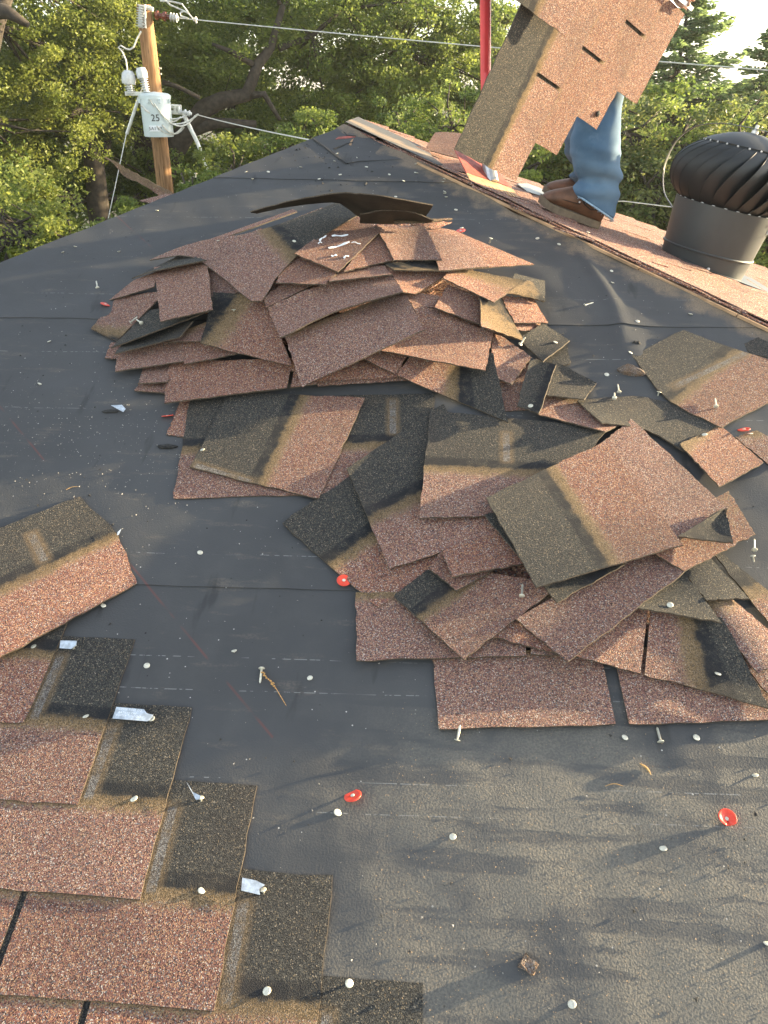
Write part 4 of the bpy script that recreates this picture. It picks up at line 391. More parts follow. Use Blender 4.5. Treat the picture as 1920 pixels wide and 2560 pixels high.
NAILS_ROWS=[(-0.622,0.718,0.0130),(-0.442,0.586,0.0130),(-0.554,0.583,0.0130),(-0.694,0.712,0.0130),(-0.433,0.451,0.0130),(-0.329,0.459,0.0130),(-0.297,0.326,0.0130),(-0.209,0.333,0.0130),(-0.182,0.209,0.0130),(-0.074,0.225,0.0130)]
CAPS=[(-0.914,1.813,-0.0000),(-0.619,1.357,-0.0000),(-0.151,0.893,0.0110),(-0.094,0.479,-0.0000),(0.476,0.480,-0.0000),(0.065,2.117,0.0930),(0.719,1.383,-0.0000)]
NAILS_LYING=[((0.068,0.582,-0.0000),(0.071,0.598,0.0120)),((0.399,0.600,-0.0000),(0.397,0.627,-0.0000)),((-0.276,0.696,-0.0000),(-0.274,0.666,-0.0000)),((0.183,0.856,0.0340),(0.186,0.885,0.0330)),((0.411,1.883,-0.0000),(0.438,1.900,-0.0000)),((0.454,1.507,-0.0000),(0.455,1.539,-0.0000)),((0.435,1.468,0.0130),(0.443,1.505,-0.0000)),((0.669,1.452,0.0110),(0.674,1.485,0.0100)),((0.644,1.008,0.0170),(0.651,1.037,0.0170)),((-0.966,1.900,-0.0000),(-0.983,1.939,-0.0000)),((-0.303,2.802,-0.0000),(-0.332,2.787,-0.0000)),((0.222,1.664,0.0200),(0.228,1.663,0.0330)),((-0.807,1.704,0.0210),(-0.795,1.717,0.0260)),((-0.767,1.683,0.0350),(-0.791,1.711,0.0270))]
BITS=[(-0.311,1.942,0.1500),(-0.267,1.965,0.1460),(-0.267,1.912,0.1480),(-0.271,1.853,0.1510),(-0.316,1.919,0.1510),(-0.239,1.851,0.1500),(-0.219,1.925,0.1480)]
STRIPS=[(-0.649,0.726,0.0130),(-0.505,0.606,0.0130),(-0.441,0.585,0.0130),(-0.247,0.331,0.0130),(-0.339,0.469,0.0130),(-0.755,1.389,-0.0000)]
# ------------------------------------------------------------------ the house and its roof
def rot_obj(o, loc): o.location = loc; o.rotation_euler = (SLOPE, 0, 0); return o
house = thing('house', 'house with a hip roof stripped to black underlayment on its front slope', 'house', (0, 0, 0))
RIDGE_END = Vector((APEX.x, 3.62, APEX.z))
EAVE_Z = Z0 - .42
def down(p, dx, dy): return Vector((p.x+dx, p.y+dy, p.z))
# hip lines on the front slope, as (v, u) pairs
HL = [(-1.35, -4.23), (2.026, -1.309), (3.096, -.382)]
HRs = [(-1.35, 4.0), (1.806, .886), (3.096, -.382)]
HRf = [(-1.35, 3.98), (1.806, .872), (2.036, .622), (2.282, .402), (2.404, .248), (2.732, -.022), (3.096, -.382)]
def uat(tab, v): return float(np.interp(v, [a for a, b in tab], [b for a, b in tab]))
EV = -1.35
# deck boards under everything (front slope)
b = MB()
vs = np.linspace(EV, 3.09, 22)
for i in range(len(vs)-1):
    va, vb = vs[i]+.001, vs[i+1]-.001
    b.slab([roof(uat(HL, va)+.005, va, -.006), roof(uat(HRs, va)-.005, va, -.006), roof(uat(HRs, vb)-.005, vb, -.006), roof(uat(HL, vb)+.005, vb, -.006)], N, .018)
tag(b.build('roof_deck', M['wood'], house), kind='stuff')
# walls below the eaves, soffit
EL, ER = roof(-4.23, EV), roof(4.0, EV)
b = MB(); b.box(((EL.x+ER.x)/2, 3.0, (EAVE_Z-.1)/2-.2), ((ER.x-EL.x)/2-.5, 0, 0), (0, 3.3, 0), (0, 0, (EAVE_Z-.1)/2+.05)); b.build('wall', M['siding'], house)
# left and back slopes (hidden from here, they close the roof)
BL = Vector((EL.x, 7.3, EL.z)); BR = Vector((ER.x, 7.3, EL.z))
b = MB(); ln = (RIDGE_END-APEX).cross(EL-APEX).normalized(); ln = ln if ln.z > 0 else -ln
b.slab([APEX-ln*.006, RIDGE_END-ln*.006, BL-ln*.006, EL-ln*.006], ln, .03); b.build('left_slope', M['felt'], house)
# ---- underlayment sheets
rng = np.random.RandomState(4)
def wave(u, v):
    h = .0011*np.sin(u*21+v*9+1.3*np.sin(v*4)) + .0010*np.sin(v*33-u*6) + .0008*np.sin(u*47+v*31) + .0006*np.sin(u*13-v*57+2)
    # a ripple in the felt on the right
    c = .462 + .035*np.sin((v-1.6)*7) ; g = np.exp(-((u-c)/.022)**2)*np.clip((v-1.62)/.15, 0, 1)*np.clip((2.34-v)/.2, 0, 1)
    h = h + .011*g
    c = .53 + .10*(v-1.8); g = np.exp(-((u-c)/.03)**2)*np.clip((v-1.55)/.1, 0, 1)*np.clip((1.9-v)/.1, 0, 1); h = h + .006*g
    # the edge lifts towards the right hip
    d = (uarr(HRf, v)-u); h = h + .006*np.exp(-(d/.05)**2)*(1+.8*np.sin(v*23))
    # broad swells in the foreground
    h = h + .0012*np.sin((u*.5+v)*17+.5)*np.clip((u+.1)*2, 0, 1)
    return h
def uarr(tab, v): return np.interp(v, [a for a, b in tab], [b for a, b in tab])
sheets = [(EV-.03, .03, 0), (-.02, .90, 1), (.880, 1.80, 2), (1.775, 2.68, 3), (2.62, 3.094, 4)]
for v0, v1, k in sheets:
    nv = max(int((v1-v0)/.012), 8); vv = np.linspace(v0, v1, nv)
    nu = 330
    s = np.linspace(0, 1, nu)
    VV = np.repeat(vv[:, None], nu, 1)
    ua = uarr(HL, vv)[:, None] + .004; ub = uarr(HRf, vv)[:, None]
    if k in (0, 1):     # denser in view
        pass
    UU = ua + (ub-ua)*s[None]
    if k < 4: VV = VV + .03*UU*np.where(VV < v0+.2, 1, 0)*np.clip(1-(VV-v0)/.2, 0, 1) if v0 > 0 else VV
    hh = wave(UU, VV)
    hh = hh*.6 + .0008*(VV < v0+.06)
    lift = np.exp(-(VV-v0)/.012)*np.exp(-((UU-.50)/.09)**2)*(.006 if k == 3 else 0); hh = hh + lift
    P = np.stack([UU, VV, hh + .0015 + .0014*k], -1).reshape(-1, 3)
    idx = np.arange(nv*nu).reshape(nv, nu)
    F = np.stack([idx[:-1, :-1], idx[:-1, 1:], idx[1:, 1:], idx[1:, :-1]], -1).reshape(-1, 4)
    low = P[idx[0]].copy(); low[:, 2] -= .0032; n0 = len(P); P = np.concatenate([P, low, P[idx[0]]])
    li = np.arange(n0, n0+nu); W_ = np.stack([li[:-1], li[1:], li[1:]+nu, li[:-1]+nu], -1)
    F = np.concatenate([F, W_])
    m = bpy.data.meshes.new('felt_sheet'); m.vertices.add(len(P)); m.vertices.foreach_set('co', P.ravel()); m.loops.add(F.size); m.loops.foreach_set('vertex_index', F.ravel().astype(np.int32))
    m.polygons.add(len(F)); m.polygons.foreach_set('loop_start', np.arange(0, F.size, 4, dtype=np.int32)); m.polygons.foreach_set('loop_total', np.full(len(F), 4, np.int32)); m.update(calc_edges=True)
    m.polygons.foreach_set('use_smooth', [True]*len(F)); m.materials.append(M['felt'])
    o = link('felt_sheet', m, house); rot_obj(o, ORG)

# torn double layer of felt just under the peak, with bare wood showing in the tear
b = MB(); b.slab([front(x, y, .0085) for x, y in ((868, 408), (900, 402), (1010, 398), (985, 368), (920, 340), (866, 322), (846, 322), (800, 340), (784, 345), (812, 366), (838, 384))], N, .0022)
fp = b.build('felt_patch', M['felt'], house, loc=None)
for poly in (((838, 348), (846, 342), (870, 340), (890, 342), (874, 345), (852, 347)), ((872, 362), (878, 350), (884, 346), (880, 356), (878, 364))):
    b = MB(); b.slab([front(x, y, .0092) for x, y in poly], N, .0015); b.build('bare_wood', M['blade_red'] if poly[0][0] == 838 else M['wood'], house)
for pts in (((835, 372), (850, 366), (868, 358), (882, 356)), ((782, 346), (798, 358), (812, 367), (826, 379), (846, 394), (868, 408)), ((860, 330), (868, 338), (890, 340)), ((890, 328), (915, 332), (935, 340))):
    b = MB(); r_ = random.Random(int(pts[0][0])); P_ = [front(x, y, .0095) for x, y in pts]
    b.tube(P_, [(.004*r_.uniform(.5, 1.3), .0012) for _ in P_], 6, flat=tuple(V)); b.build('felt_tear', M['black_scrap'], house)

# ------------------------------------------------------------------ shingle meshes
def cat(p, x):
    """catmull-rom sample of p (n, ...) at x in 0..1"""
    n = len(p); y = np.clip(x, 0, 1)*(n-1); k = np.minimum(y.astype(int), n-2); a = (y-k).reshape(-1, *([1]*(p.ndim-1)))
    p0 = np.where((k > 0).reshape(a.shape), p[np.maximum(k-1, 0)], 2*p[0]-p[1]); p3 = np.where((k+2 < n).reshape(a.shape), p[np.minimum(k+2, n-1)], 2*p[-1]-p[-2])
    p1 = p[k]; p2 = p[k+1]
    return .5*((2*p1)+(-p0+p2)*a+(2*p0-5*p1+4*p2-p3)*a*a+(-p0+3*p1-3*p2+p3)*a**3)
def shingle_mesh(name, G, vv, slots=(), mark=None, th=.003, jit=.0011, seed=0, ns=18, nt=16, both=None):
    """G: (rows, cols, 3) control grid; vv: rows of course inches, top and bottom; slots: (centre, half width, depth) in 0..1 along the bottom edge"""
    r = np.random.RandomState(seed)
    s = list(np.linspace(0, 1, ns)); t = list(np.linspace(0, 1, nt))
    for c, w, d in slots:
        s = [x for x in s if abs(x-(c-w)) > .008 and abs(x-(c+w)) > .008 and not (c-w < x < c+w)] + [c-w, c+w]; t = [x for x in t if abs(x-(1-d)) > .02] + [1-d]
    s = np.array(sorted(s)); t = np.array(sorted(t)); ns = len(s); nt = len(t)
    A = cat(G, t); A = cat(A.transpose(1, 0, 2), s).transpose(1, 0, 2)          # nt, ns, 3
    # normals
    du = np.gradient(A, axis=1); dv = np.gradient(A, axis=0); nr = np.cross(du, dv); nr /= np.linalg.norm(nr, axis=-1, keepdims=True)+1e-12
    if nr[..., 2].mean() < 0 and both is None: nr = -nr
    flip = np.cross(du, dv)[..., 2].mean() < 0
    # slightly rough cut edges
    e = r.normal(0, jit, (nt, ns)); dun = du/(np.linalg.norm(du, axis=-1, keepdims=True)+1e-9); dvn = dv/(np.linalg.norm(dv, axis=-1, keepdims=True)+1e-9)
    B = A.copy(); B[0] += dvn[0]*e[0][:, None]; B[-1] += dvn[-1]*e[-1][:, None]; B[:, 0] += dun[:, 0]*e[:, 0][:, None]; B[:, -1] += dun[:, -1]*e[:, -1][:, None]
    cell = np.ones((nt-1, ns-1), bool)
    for c, w, d in slots:
        for j in range(ns-1):
            if c-w-1e-6 <= s[j] and s[j+1] <= c+w+1e-6:
                for i in range(nt-1):
                    if t[i] >= 1-d-1e-6: cell[i, j] = False
    top = B.reshape(-1, 3); bot = (B-nr*th).reshape(-1, 3); n = nt*ns; idx = np.arange(n).reshape(nt, ns)
    tp = np.array([np.interp(s, np.linspace(0, 1, len(vv[0])), vv[0]), np.interp(s, np.linspace(0, 1, len(vv[1])), vv[1])])
    zn = (tp[0][None]*(1-t)[:, None] + tp[1][None]*t[:, None])/12.
    F = []; mi = []
    for i in range(nt-1):
        for j in range(ns-1):
            if not cell[i, j]: continue
            q = (idx[i, j], idx[i+1, j], idx[i+1, j+1], idx[i, j+1])
            if flip: q = q[::-1]
            F.append(q[::-1]); mi.append(0); F.append(tuple(x+n for x in q)); mi.append(1)
            for (di, dj, a, b_) in ((-1, 0, idx[i, j], idx[i, j+1]), (1, 0, idx[i+1, j+1], idx[i+1, j]), (0, -1, idx[i+1, j], idx[i, j]), (0, 1, idx[i, j+1], idx[i+1, j+1])):
                ii, jj = i+di, j+dj
                if ii < 0 or jj < 0 or ii >= nt-1 or jj >= ns-1 or not cell[ii, jj]:
                    w = (a, b_, b_+n, a+n); F.append(w if not flip else w[::-1]); mi.append(2)
    m = bpy.data.meshes.new(name); m.from_pydata(np.concatenate([top, bot]).tolist(), [], F); m.update()
    m.polygons.foreach_set('material_index', mi); m.polygons.foreach_set('use_smooth', [k != 2 for k in mi])
    vi = np.zeros(len(m.loops), np.int32); m.loops.foreach_get('vertex_index', vi); vi %= n
    z = zn.reshape(-1)[vi]; uv = m.uv_layers.new(name='zone'); uv.data.foreach_set('uv', np.stack([z, z*0], -1).ravel())
    if mark is None: mk = np.full((len(vi), 2), 9.)
    else:
        a = np.array(mark[:2]); bb = np.array(mark[2:4]); L = np.linalg.norm(bb-a); d = (bb-a)/L; q = top[:, :2]-a
        mk = np.stack([(q[:, 0]*-d[1]+q[:, 1]*d[0])/.0085, (q@d)/L], -1)[vi]
    uv = m.uv_layers.new(name='mark'); uv.data.foreach_set('uv', mk.ravel())
    for k in ('shingle', 'underside', 'edge'): m.materials.append(M[k])
    try: m.set_sharp_from_angle(angle=R_(50))
    except Exception: pass
    return m

# ---- courses still nailed down in the lower left corner: 36 x 12 inch three tab shingles
DS, UE, VE = 5.32352518*I, -.51707566, .43556124          # stagger per course, right end and foot of the first whole course
L36, TAB = 36*I, 12*I
for k in range(-2, 9):
    ue = UE + k*DS; v0 = VE - 5*I*k
    for q in range(3):
        ur = ue - q*L36
        if ur < -1.6 or v0 > 1.0: continue
        rr = np.random.RandomState(100+k*7+q)
        gr = np.zeros((4, 10, 3)); tt = np.linspace(0, 1, 4); ss = np.linspace(0, 1, 10)
        gr[..., 0] = ss[None]*L36 - L36; gr[..., 1] = (12*I)*(1-tt)[:, None]
        gr[..., 2] = .0052 + .0068*tt[:, None] + rr.normal(0, .0004, (4, 10))
        w = (3/16)*I/L36
        sl = ((1/3, w, 5/12), (2/3, w, 5/12))
        mark = (DS - 5.32352518*I*2 + .012, 5.5*I, DS - 5.32352518*I*2 + .012, 10.2*I) if q == 0 else None
        m = shingle_mesh('shingle', gr, ([12, 12], [0, 0]), sl, mark, th=.0036, jit=.0007, seed=300+k*5+q, ns=37, nt=13)
        o = link('shingle', m, house); rot_obj(o, roof(ur, v0, .0))
# ---- right slope: courses of the old red shingles
RY = Vector((0, 1, 0))
for c in range(0, 34):
    q0 = .004 + c*5*I; q1 = q0 + 5*I + .004          # along the slope from the ridge; the foot of a course lies over the next
    x0 = APEX.x + RD.x*q0; x1 = APEX.x + RD.x*q1
    def yh(q): return APEX.y + (HIPB.y-APEX.y)*q/((HIPB-APEX).dot(RD))
    def yb(q): return 3.60 + .10*q + (0 if q < 2.2 else (q-2.2)*.9)
    start = -((c*6*I) % L36) + math.floor(yh(q1)/L36)*L36
    rr = random.Random(50+c)
    y = start
    while y < yb(q0):
        a, b_ = y+.001, y+L36-.001; y += L36
        for tq in range(3):
            ya = a + tq*TAB + (.0024 if tq else 0); yb_ = a + (tq+1)*TAB - (.0024 if tq < 2 else .002)
            lo0, lo1 = max(ya, yh(q0)-.012), max(ya, yh(q1)-.012); hi0, hi1 = min(yb_, yb(q0)), min(yb_, yb(q1))
            if hi0-lo0 < .005 and hi1-lo1 < .005: continue
            lo0 = min(lo0, hi0-.002); lo1 = min(lo1, hi1-.002)
            hq = .007 + rr.uniform(0, .002); h2 = hq + .0045 + rr.uniform(0, .003)
            def pt(q, yy, h): return APEX + RD*q + RN*h + RY*(yy-APEX.y)
            b = MB(); p = [pt(q0, lo0, hq), pt(q0, hi0, hq), pt(q1, hi1, h2), pt(q1, lo1, h2)]
            ctr = sum(p, Vector())/4
            b.slab(p if (p[1]-p[0]).cross(p[2]-p[0]).dot(RN) > 0 else p[::-1], RN, .0045)
            b.build('shingle', M['shingle_red'], house, loc=ctr)
b = MB(); b.slab([APEX+RN*-.002, HIPB+(HIPB-APEX)*2.45-RN*.002, Vector((ER.x, 7.3, EL.z)), RIDGE_END+Vector((2.6, .35, 0))+RD*0-Vector((0, 0, .86)), RIDGE_END-RN*.002][::1], RN, .02)
o = b.build('slope_deck', M['wood'], house)
# stacked starter strips along the right hip, their cut edges showing as dark lines
hd = (HIPB-APEX); hl = hd.length; hd = hd.normalized(); side = RN.cross(hd).normalized()
if side.y < 0: side = -side
for k, (off, w, h, t0, t1) in enumerate(((-.012, .10, .0125, .30, 3.2), (.006, .12, .0175, .22, 3.4))):
    n = 26; G_ = np.zeros((2, n, 3)); rr = np.random.RandomState(7+k)
    for i in range(n):
        t_ = t0 + (t1-t0)*i/(n-1); e = rr.normal(0, .003); hh = h + rr.normal(0, .0012)
        a = APEX + hd*t_ + side*(off+e) + RN*hh; b2 = APEX + hd*t_ + side*(off+w) + RN*(h-.004)
        G_[0, i] = b2; G_[1, i] = a
    b = MB(); th = .003
    for i in range(n-1):
        b.slab([G_[1, i], G_[1, i+1], G_[0, i+1], G_[0, i]], RN, th)
    # joined edge to edge into one strip
    b.build('starter_strip', M['shingle_red'], house)
# felt lapped over the top of the right slope beside the peak
b = MB(); b.slab([APEX+RN*.021, APEX+hd*.25+RN*.022, APEX+hd*.52+RN*.022, APEX+hd*.50+side*.05+RN*.024, APEX+hd*.34+side*.16+RN*.022, APEX+hd*.12+side*.36+RN*.021, APEX+RY*.5+RN*.021], RN, .002); b.build('felt_sheet', M['felt'], house)
# drip edge along the felt side of the hip: dusty bare wood batten
b = MB(); rr = random.Random(3)
for i in range(9):
    t_ = .45+i*.32; a = APEX+hd*t_ - side*.030 + RN*.004; c_ = APEX+hd*(t_+.316) - side*.030 + RN*.004
    b.slab([a, c_, c_+side*.03, a+side*.03], RN, .008)
tag(b.build('hip_batten', M['wood'], house), kind='stuff')

# ------------------------------------------------------------------ nails, driven through felt and shingles
hb = MB(); hb.lathe([(.0, .0012), (.0035, .0012), (.0052, .0009), (.0056, .0003), (.0050, -.0003), (.0018, -.0006), (.0018, -.012), (0, -.014)], 14)
head = hb.mesh('nail', True); head.materials.append(M['nail'])
def put_nail(u, v, h, parent, rr, nm='nail'):
    o = link(nm, head, parent); o.location = roof(u, v, h + rr.uniform(.0002, .0009)); o.rotation_euler = (SLOPE + rr.uniform(-.10, .10), rr.uniform(-.10, .10), rr.uniform(0, 6)); s_ = rr.uniform(.9, 1.12); o.scale = (s_, s_, s_); return o
rr = random.Random(9)
def felt_h(u, v):
    k = max([q for v0, v1, q in sheets if v0+.03*u <= v] or [0]); return .0015+.0014*k+.6*float(wave(np.array(u), np.array(v)))
for u, v, h in NAILS_FELT: put_nail(u, v, max(h, felt_h(u, v)+.0004), house, rr)
for u, v, h in NAILS_ROWS: put_nail(u, v, .0088, house, rr)
# red plastic cap nails
cb = MB(); cb.lathe([(0, .0010), (.004, .0010), (.0045, .0014), (.0105, .0014), (.0122, .0015), (.0128, .0008), (.0126, 0), (0, 0)], 26)
cap_m = cb.mesh('cap_nail', True); cap_m.materials.append(M['cap'])
cb = MB(); cb.lathe([(0, .0018), (.0020, .0018), (.0030, .0014), (.0032, .0008), (0, .0008)], 14); capn = cb.mesh('nail_head', True); capn.materials.append(M['nail'])
fold = MB()
for i in range(7):
    for k in range(24):
        pass
for i, (u, v, h) in enumerate(CAPS):
    m = cap_m
    if i == 4:          # one is creased and split
        m = cap_m.copy()
        for vt in m.vertices:
            x, y, z = vt.co
            d = math.atan2(y, x)+math.pi/2; rad = math.hypot(x, y)
            k_ = math.exp(-(d/.35)**2) if abs(d) < math.pi else 0
            vt.co.z += .0045*(rad/.0128)*(1-1.9*k_); vt.co.x *= (1-.45*k_); vt.co.y *= (1-.35*k_)
    o = link('cap_nail', m, house); o.location = roof(u, v, max(h, felt_h(u, v)+.0034)); o.rotation_euler = (SLOPE+rr.uniform(-.05, .05), rr.uniform(-.05, .05), rr.uniform(0, 6) if i != 4 else .2); o.scale = (1.08,)*3
    if i == 4: o['label'] = 'creased red cap'
    n_ = link('nail_head', capn, o); n_.location = (0, 0, .0004)
# ------------------------------------------------------------------ loose shingles
GROUPS = {'up': 'torn shingles thrown on the upper heap', 'low': 'torn shingles thrown on the lower heap', 'mid': 'shingles lying flat between the heaps', 'right': 'single shingles at the right of the roof', 'left': 'single shingles at the left of the roof'}
for i, (label, heap, nr, nc, vv, slot, mark, txt) in enumerate(PIECES):
    G_ = np.array([int(x) for x in txt.split()], float).reshape(nr, nc, 3)*np.array([.0005, .0005, .0002])
    c = G_.reshape(-1, 3).mean(0); c[2] = G_[..., 2].min()
    mk = None if mark is None else (mark[0]-c[0], mark[1]-c[1], mark[2]-c[0], mark[3]-c[1])
    m = shingle_mesh('roof_shingle', G_-c, vv, (slot,) if slot else (), mk, seed=i)
    o = link('roof_shingle', m); rot_obj(o, roof(*c)); tag(o, label, 'shingle', GROUPS[heap])
# what lies buried inside the heaps: layers of more shingles
def layers(name, u0, v0, ru, rv, H, n, seed, label, grp):
    r = random.Random(seed); b = MB()
    for k in range(n):
        h = .004 + (H-.012)*k/n; f = math.sqrt(max(0., 1-(h/H)**1.25))*.86
        for q in range(5):
            a = r.uniform(0, 6.28); rad = r.uniform(.25, .62)*f; w, l = .13, .20
            cu, cv = u0+ru*rad*math.cos(a), v0+rv*rad*math.sin(a); t = r.uniform(0, 3.14)
            ks = min(1, f*1.3)
            p = [roof(cu+ks*(x*math.cos(t)-y*math.sin(t)), cv+ks*(x*math.sin(t)+y*math.cos(t)), h+.0002*q*7) for x, y in ((-l, -w), (l, -w), (l, w), (-l, w))]
            b.slab(p, N, .003)
    o = b.build(name, M['shingle_red'], loc=roof(u0, v0)); tag(o, label, 'shingles', None, 'stuff'); return o
layers('buried_shingles', -.27, 1.99, .46, .36, .115, 16, 1, 'mass of red shingles buried inside the upper heap', None)
layers('buried_shingles', .27, 1.05, .20, .18, .022, 4, 2, 'mass of red shingles buried inside the lower heap', None)
# the arched sheet on top of the heap, seen from below at its lifted front edge
def sheet3(label, near, far, grp, vv, seed, th=.003):
    """near / far: lists of world points, front edge and back edge"""
    A = [Vector(p) for p in near]; B = [Vector(p) for p in far]
    c = sum(A+B, Vector())/(len(A)+len(B)); Mi = Matrix((U, V, N))
    G_ = np.array([[tuple(Mi @ (p-c)) for p in B], [tuple(Mi @ ((p+q)/2-c)) for p, q in zip(A, B)], [tuple(Mi @ (p-c)) for p in A]])
    m = shingle_mesh('roof_shingle', G_, vv, (), None, th=th, seed=seed, ns=26, nt=8)
    o = link('roof_shingle', m); o.location = c; o.rotation_euler = (SLOPE, 0, 0); return tag(o, label, 'shingle', grp)
near = [front(625, 527, .190), front(700, 507, .225), front(765, 493, .250), front(845, 481, .274), front(893, 482, .277), front(931, 485, .277), front(1000, 496, .262), front(1084, 511, .236)]
far = [front(640, 532, .180), front(705, 518, .205), front(765, 509, .212), front(845, 505, .205), front(893, 537, .168), front(931, 556, .152), front(1000, 557, .150), front(1060, 543, .160)]
sheet3('arched shingle on top of the upper heap showing its brown underside', near, far, GROUPS['up'], ([10, 10], [10, 10]), 901)
near = [front(900, 534, .200), front(965, 524, .215), front(1030, 529, .205), front(1085, 549, .180)]
far = [front(900, 556, .155), front(965, 558, .150), front(1030, 556, .150), front(1070, 555, .155)]
sheet3('dark shingle bent up under the right end of the arched one', near, far, GROUPS['up'], ([10, 10], [10, 10]), 902)
near = [front(985, 556, .168), front(1060, 556, .158), front(1132, 547, .150)]
far = [front(985, 551, .166), front(1060, 548, .158), front(1128, 545, .150)]
sheet3('thin pale edge of a shingle pointing right under the arched one', near, far, GROUPS['up'], ([5, 5], [5, 5]), 903)
near = [front(1030, 562, .135), front(1080, 573, .120), front(1128, 558, .115)]
far = [front(1020, 552, .145), front(1080, 553, .135), front(1131, 555, .117)]
sheet3('small red wedge of shingle pointing right below the arched one', near, far, GROUPS['up'], ([2, 2], [2, 2]), 904)

# nails lying loose
NL = MB(); NL.lathe([(.0, 0), (.0046, .0002), (.0050, .0009), (.0046, .0016), (.0018, .0020), (.0017, .030), (.0004, .034)], 10)
nl_m = NL.mesh('roofing_nail', True); nl_m.materials.append(M['nail'])
NLAB = ['upright nail at the foot of the lowest red shingle', 'nail point up right of the open shingle slot on the bare felt', 'nail beside a brown dry seed head on the felt', 'bent nail standing on a red tab of the lower heap', 'nail lying on the felt seam right of the upper heap', 'upper of two nails by the black scrap right of the heap', 'lower of two nails by the black scrap right of the heap', 'nail standing on the bent shingle at the right', 'nail lying on the felt right of the lower heap', 'curved nail on the felt left of the upper heap', 'nail lying on the felt just below the peak', 'nail standing on a sunlit tan tab of the upper heap', 'left of two bent nails on the black shingle of the heap', 'right of two bent nails on the black shingle of the heap']
for (a, b_), lab in zip(NAILS_LYING, NLAB):
    A = roof(*a) ; B = roof(b_[0], b_[1], b_[2]); d = B-A
    d = d.normalized()
    o = link('roofing_nail', nl_m); o.location = A + N*.0055; o.rotation_euler = d.to_track_quat('Z', 'Y').to_euler()
    L = min(max((B-A).length/.034, .75), 1.25); o.scale = (1.15, 1.15, L); tag(o, lab, 'nail', 'loose roofing nails')
NH = ['nail head on the dark brown shingle above the slot of the lower heap', 'nail head on the brown stained shingle at the lower right', 'nail head on the narrow upright olive shingle', 'nail head at the right edge of the dark curved shingle', 'nail head on the dusty brown tab of the upper heap', 'nail head on the black corner of the tilted half black shingle', 'nail head on the black back of the big curved shingle']
for (u, v, h), lab in zip(NAILS_LOOSE_HEADS, NH):
    o = put_nail(u, v, h+.001, None, rr, 'roofing_nail'); tag(o, lab, 'nail', 'loose roofing nails')

# scattered white bits on top of the heap
BL_ = ['left short white strip on the red shingle at the top of the heap', 'white bent strip on the red shingle at the top of the heap', 'longest white strip on the red shingle at the top of the heap', 'crumb of white plastic below the white strips on the heap', 'small white crumb left of the white strips', 'small white crumb right of the white strips', 'thin pale sliver at the right of the white strips']
shp = [(.004, .016, 1.0), (.006, .022, .35), (.006, .030, .9), (.006, .007, .3), (.004, .005, 0), (.005, .008, .5), (.002, .012, -.4)]
for i, ((u, v, h), lab, (w, l, a)) in enumerate(zip(BITS, BL_, shp)):
    b = MB(); n = 6
    pts = [Vector((l*(2*k/(n-1)-1), .35*l*math.sin(2.2*k/(n-1)+i)-.15*l, .002+.002*math.sin(k*1.3+i))) for k in range(n)]
    b.tube(pts, [(w*(.7+.3*math.sin(k*2.1)), .0012) for k in range(n)], 6, flat=(0, 1, 0))
    o = b.build('plastic_bit', M['print']); o.location = roof(u, v, h+.001); o.rotation_euler = Euler((SLOPE, 0, 0)).to_matrix().to_4x4().to_euler(); o.rotation_euler = (Matrix.Rotation(SLOPE, 3, 'X') @ Matrix.Rotation(a, 3, 'Z')).to_euler()
    tag(o, lab, 'plastic scrap', 'white scraps on the heap')

# release strips
def film(poly, label, th=.0006, curl=0.):
    b = MB(); c = sum((Vector((*p, 0)) for p in poly), Vector())/len(poly)
    b.slab([roof(p[0], p[1], .0138+curl*max(0, (p[0]-c.x))) for p in poly], N, th)
    o = b.build('release_strip', M['strip'], loc=roof(c.x, c.y)); return tag(o, label, 'plastic strip', 'clear release strips'), c
def pp(x, y): 
    w = front(x, y, .0138)-ORG; return (w.dot(U), w.dot(V))
film([pp(151, 1601), pp(192, 1602), pp(190, 1613), pp(178, 1622), pp(149, 1620)], 'short blank film strip by the topmost nailed shingle end')
o, c = film([pp(291, 1767), pp(360, 1773), pp(367, 1783), pp(383, 1787), pp(374, 1800), pp(368, 1803), pp(281, 1796)], 'film strip printed with mirrored lettering on a black shingle end')
a = Vector((*pp(291, 1767), 0)); b2 = Vector((*pp(360, 1773), 0)); ex = (b2-a).normalized()
for i, (txt, x, y) in enumerate((('DO NOT REMO', 354, 1779.5), ('NO QUITAR', 340, 1787), ('DO NOT REMOV', 351, 1795))):
    cu = bpy.data.curves.new('lettering', 'FONT'); cu.body = txt; cu.size = .0058; cu.resolution_u = 2; cu.space_character = 1.02
    to = bpy.data.objects.new('lettering', cu); col.objects.link(to); bpy.context.view_layer.update()
    me = bpy.data.meshes.new_from_object(to.evaluated_get(bpy.context.evaluated_depsgraph_get())); bpy.data.objects.remove(to)
    ang = math.atan2(ex.y, ex.x); p = pp(x, y)
    mw = Matrix.Translation(roof(p[0], p[1], .01395)) @ Matrix.Rotation(SLOPE, 4, 'X') @ Matrix.Rotation(ang, 4, 'Z') @ Matrix.Diagonal((-.97, 1.0, 1, 1))
    me.transform(mw); me.materials.append(M['print'])
    lo = link('lettering', me, o); lo.matrix_parent_inverse = Matrix.Translation(-Vector(o.location))
film([pp(465, 1953), pp(482, 1980), pp(502, 1990), pp(500, 1998), pp(490, 2000)], 'pointed sliver of film under a nail on a black shingle end', curl=.1)
film([pp(606, 2194), pp(640, 2201), pp(662, 2212), pp(648, 2222), pp(650, 2237), pp(603, 2226)], 'crumpled blank film strip with a nail near the bottom edge')
film([pp(277, 1013), pp(305, 1012), pp(314, 1022), pp(308, 1030)], 'pale leaf shaped flake lying on the felt left of the upper heap')
film([pp(294, 1330), pp(303, 1322), pp(297, 1336), pp(292, 1338)], 'tiny pale flake at the tip of the left loose shingle')
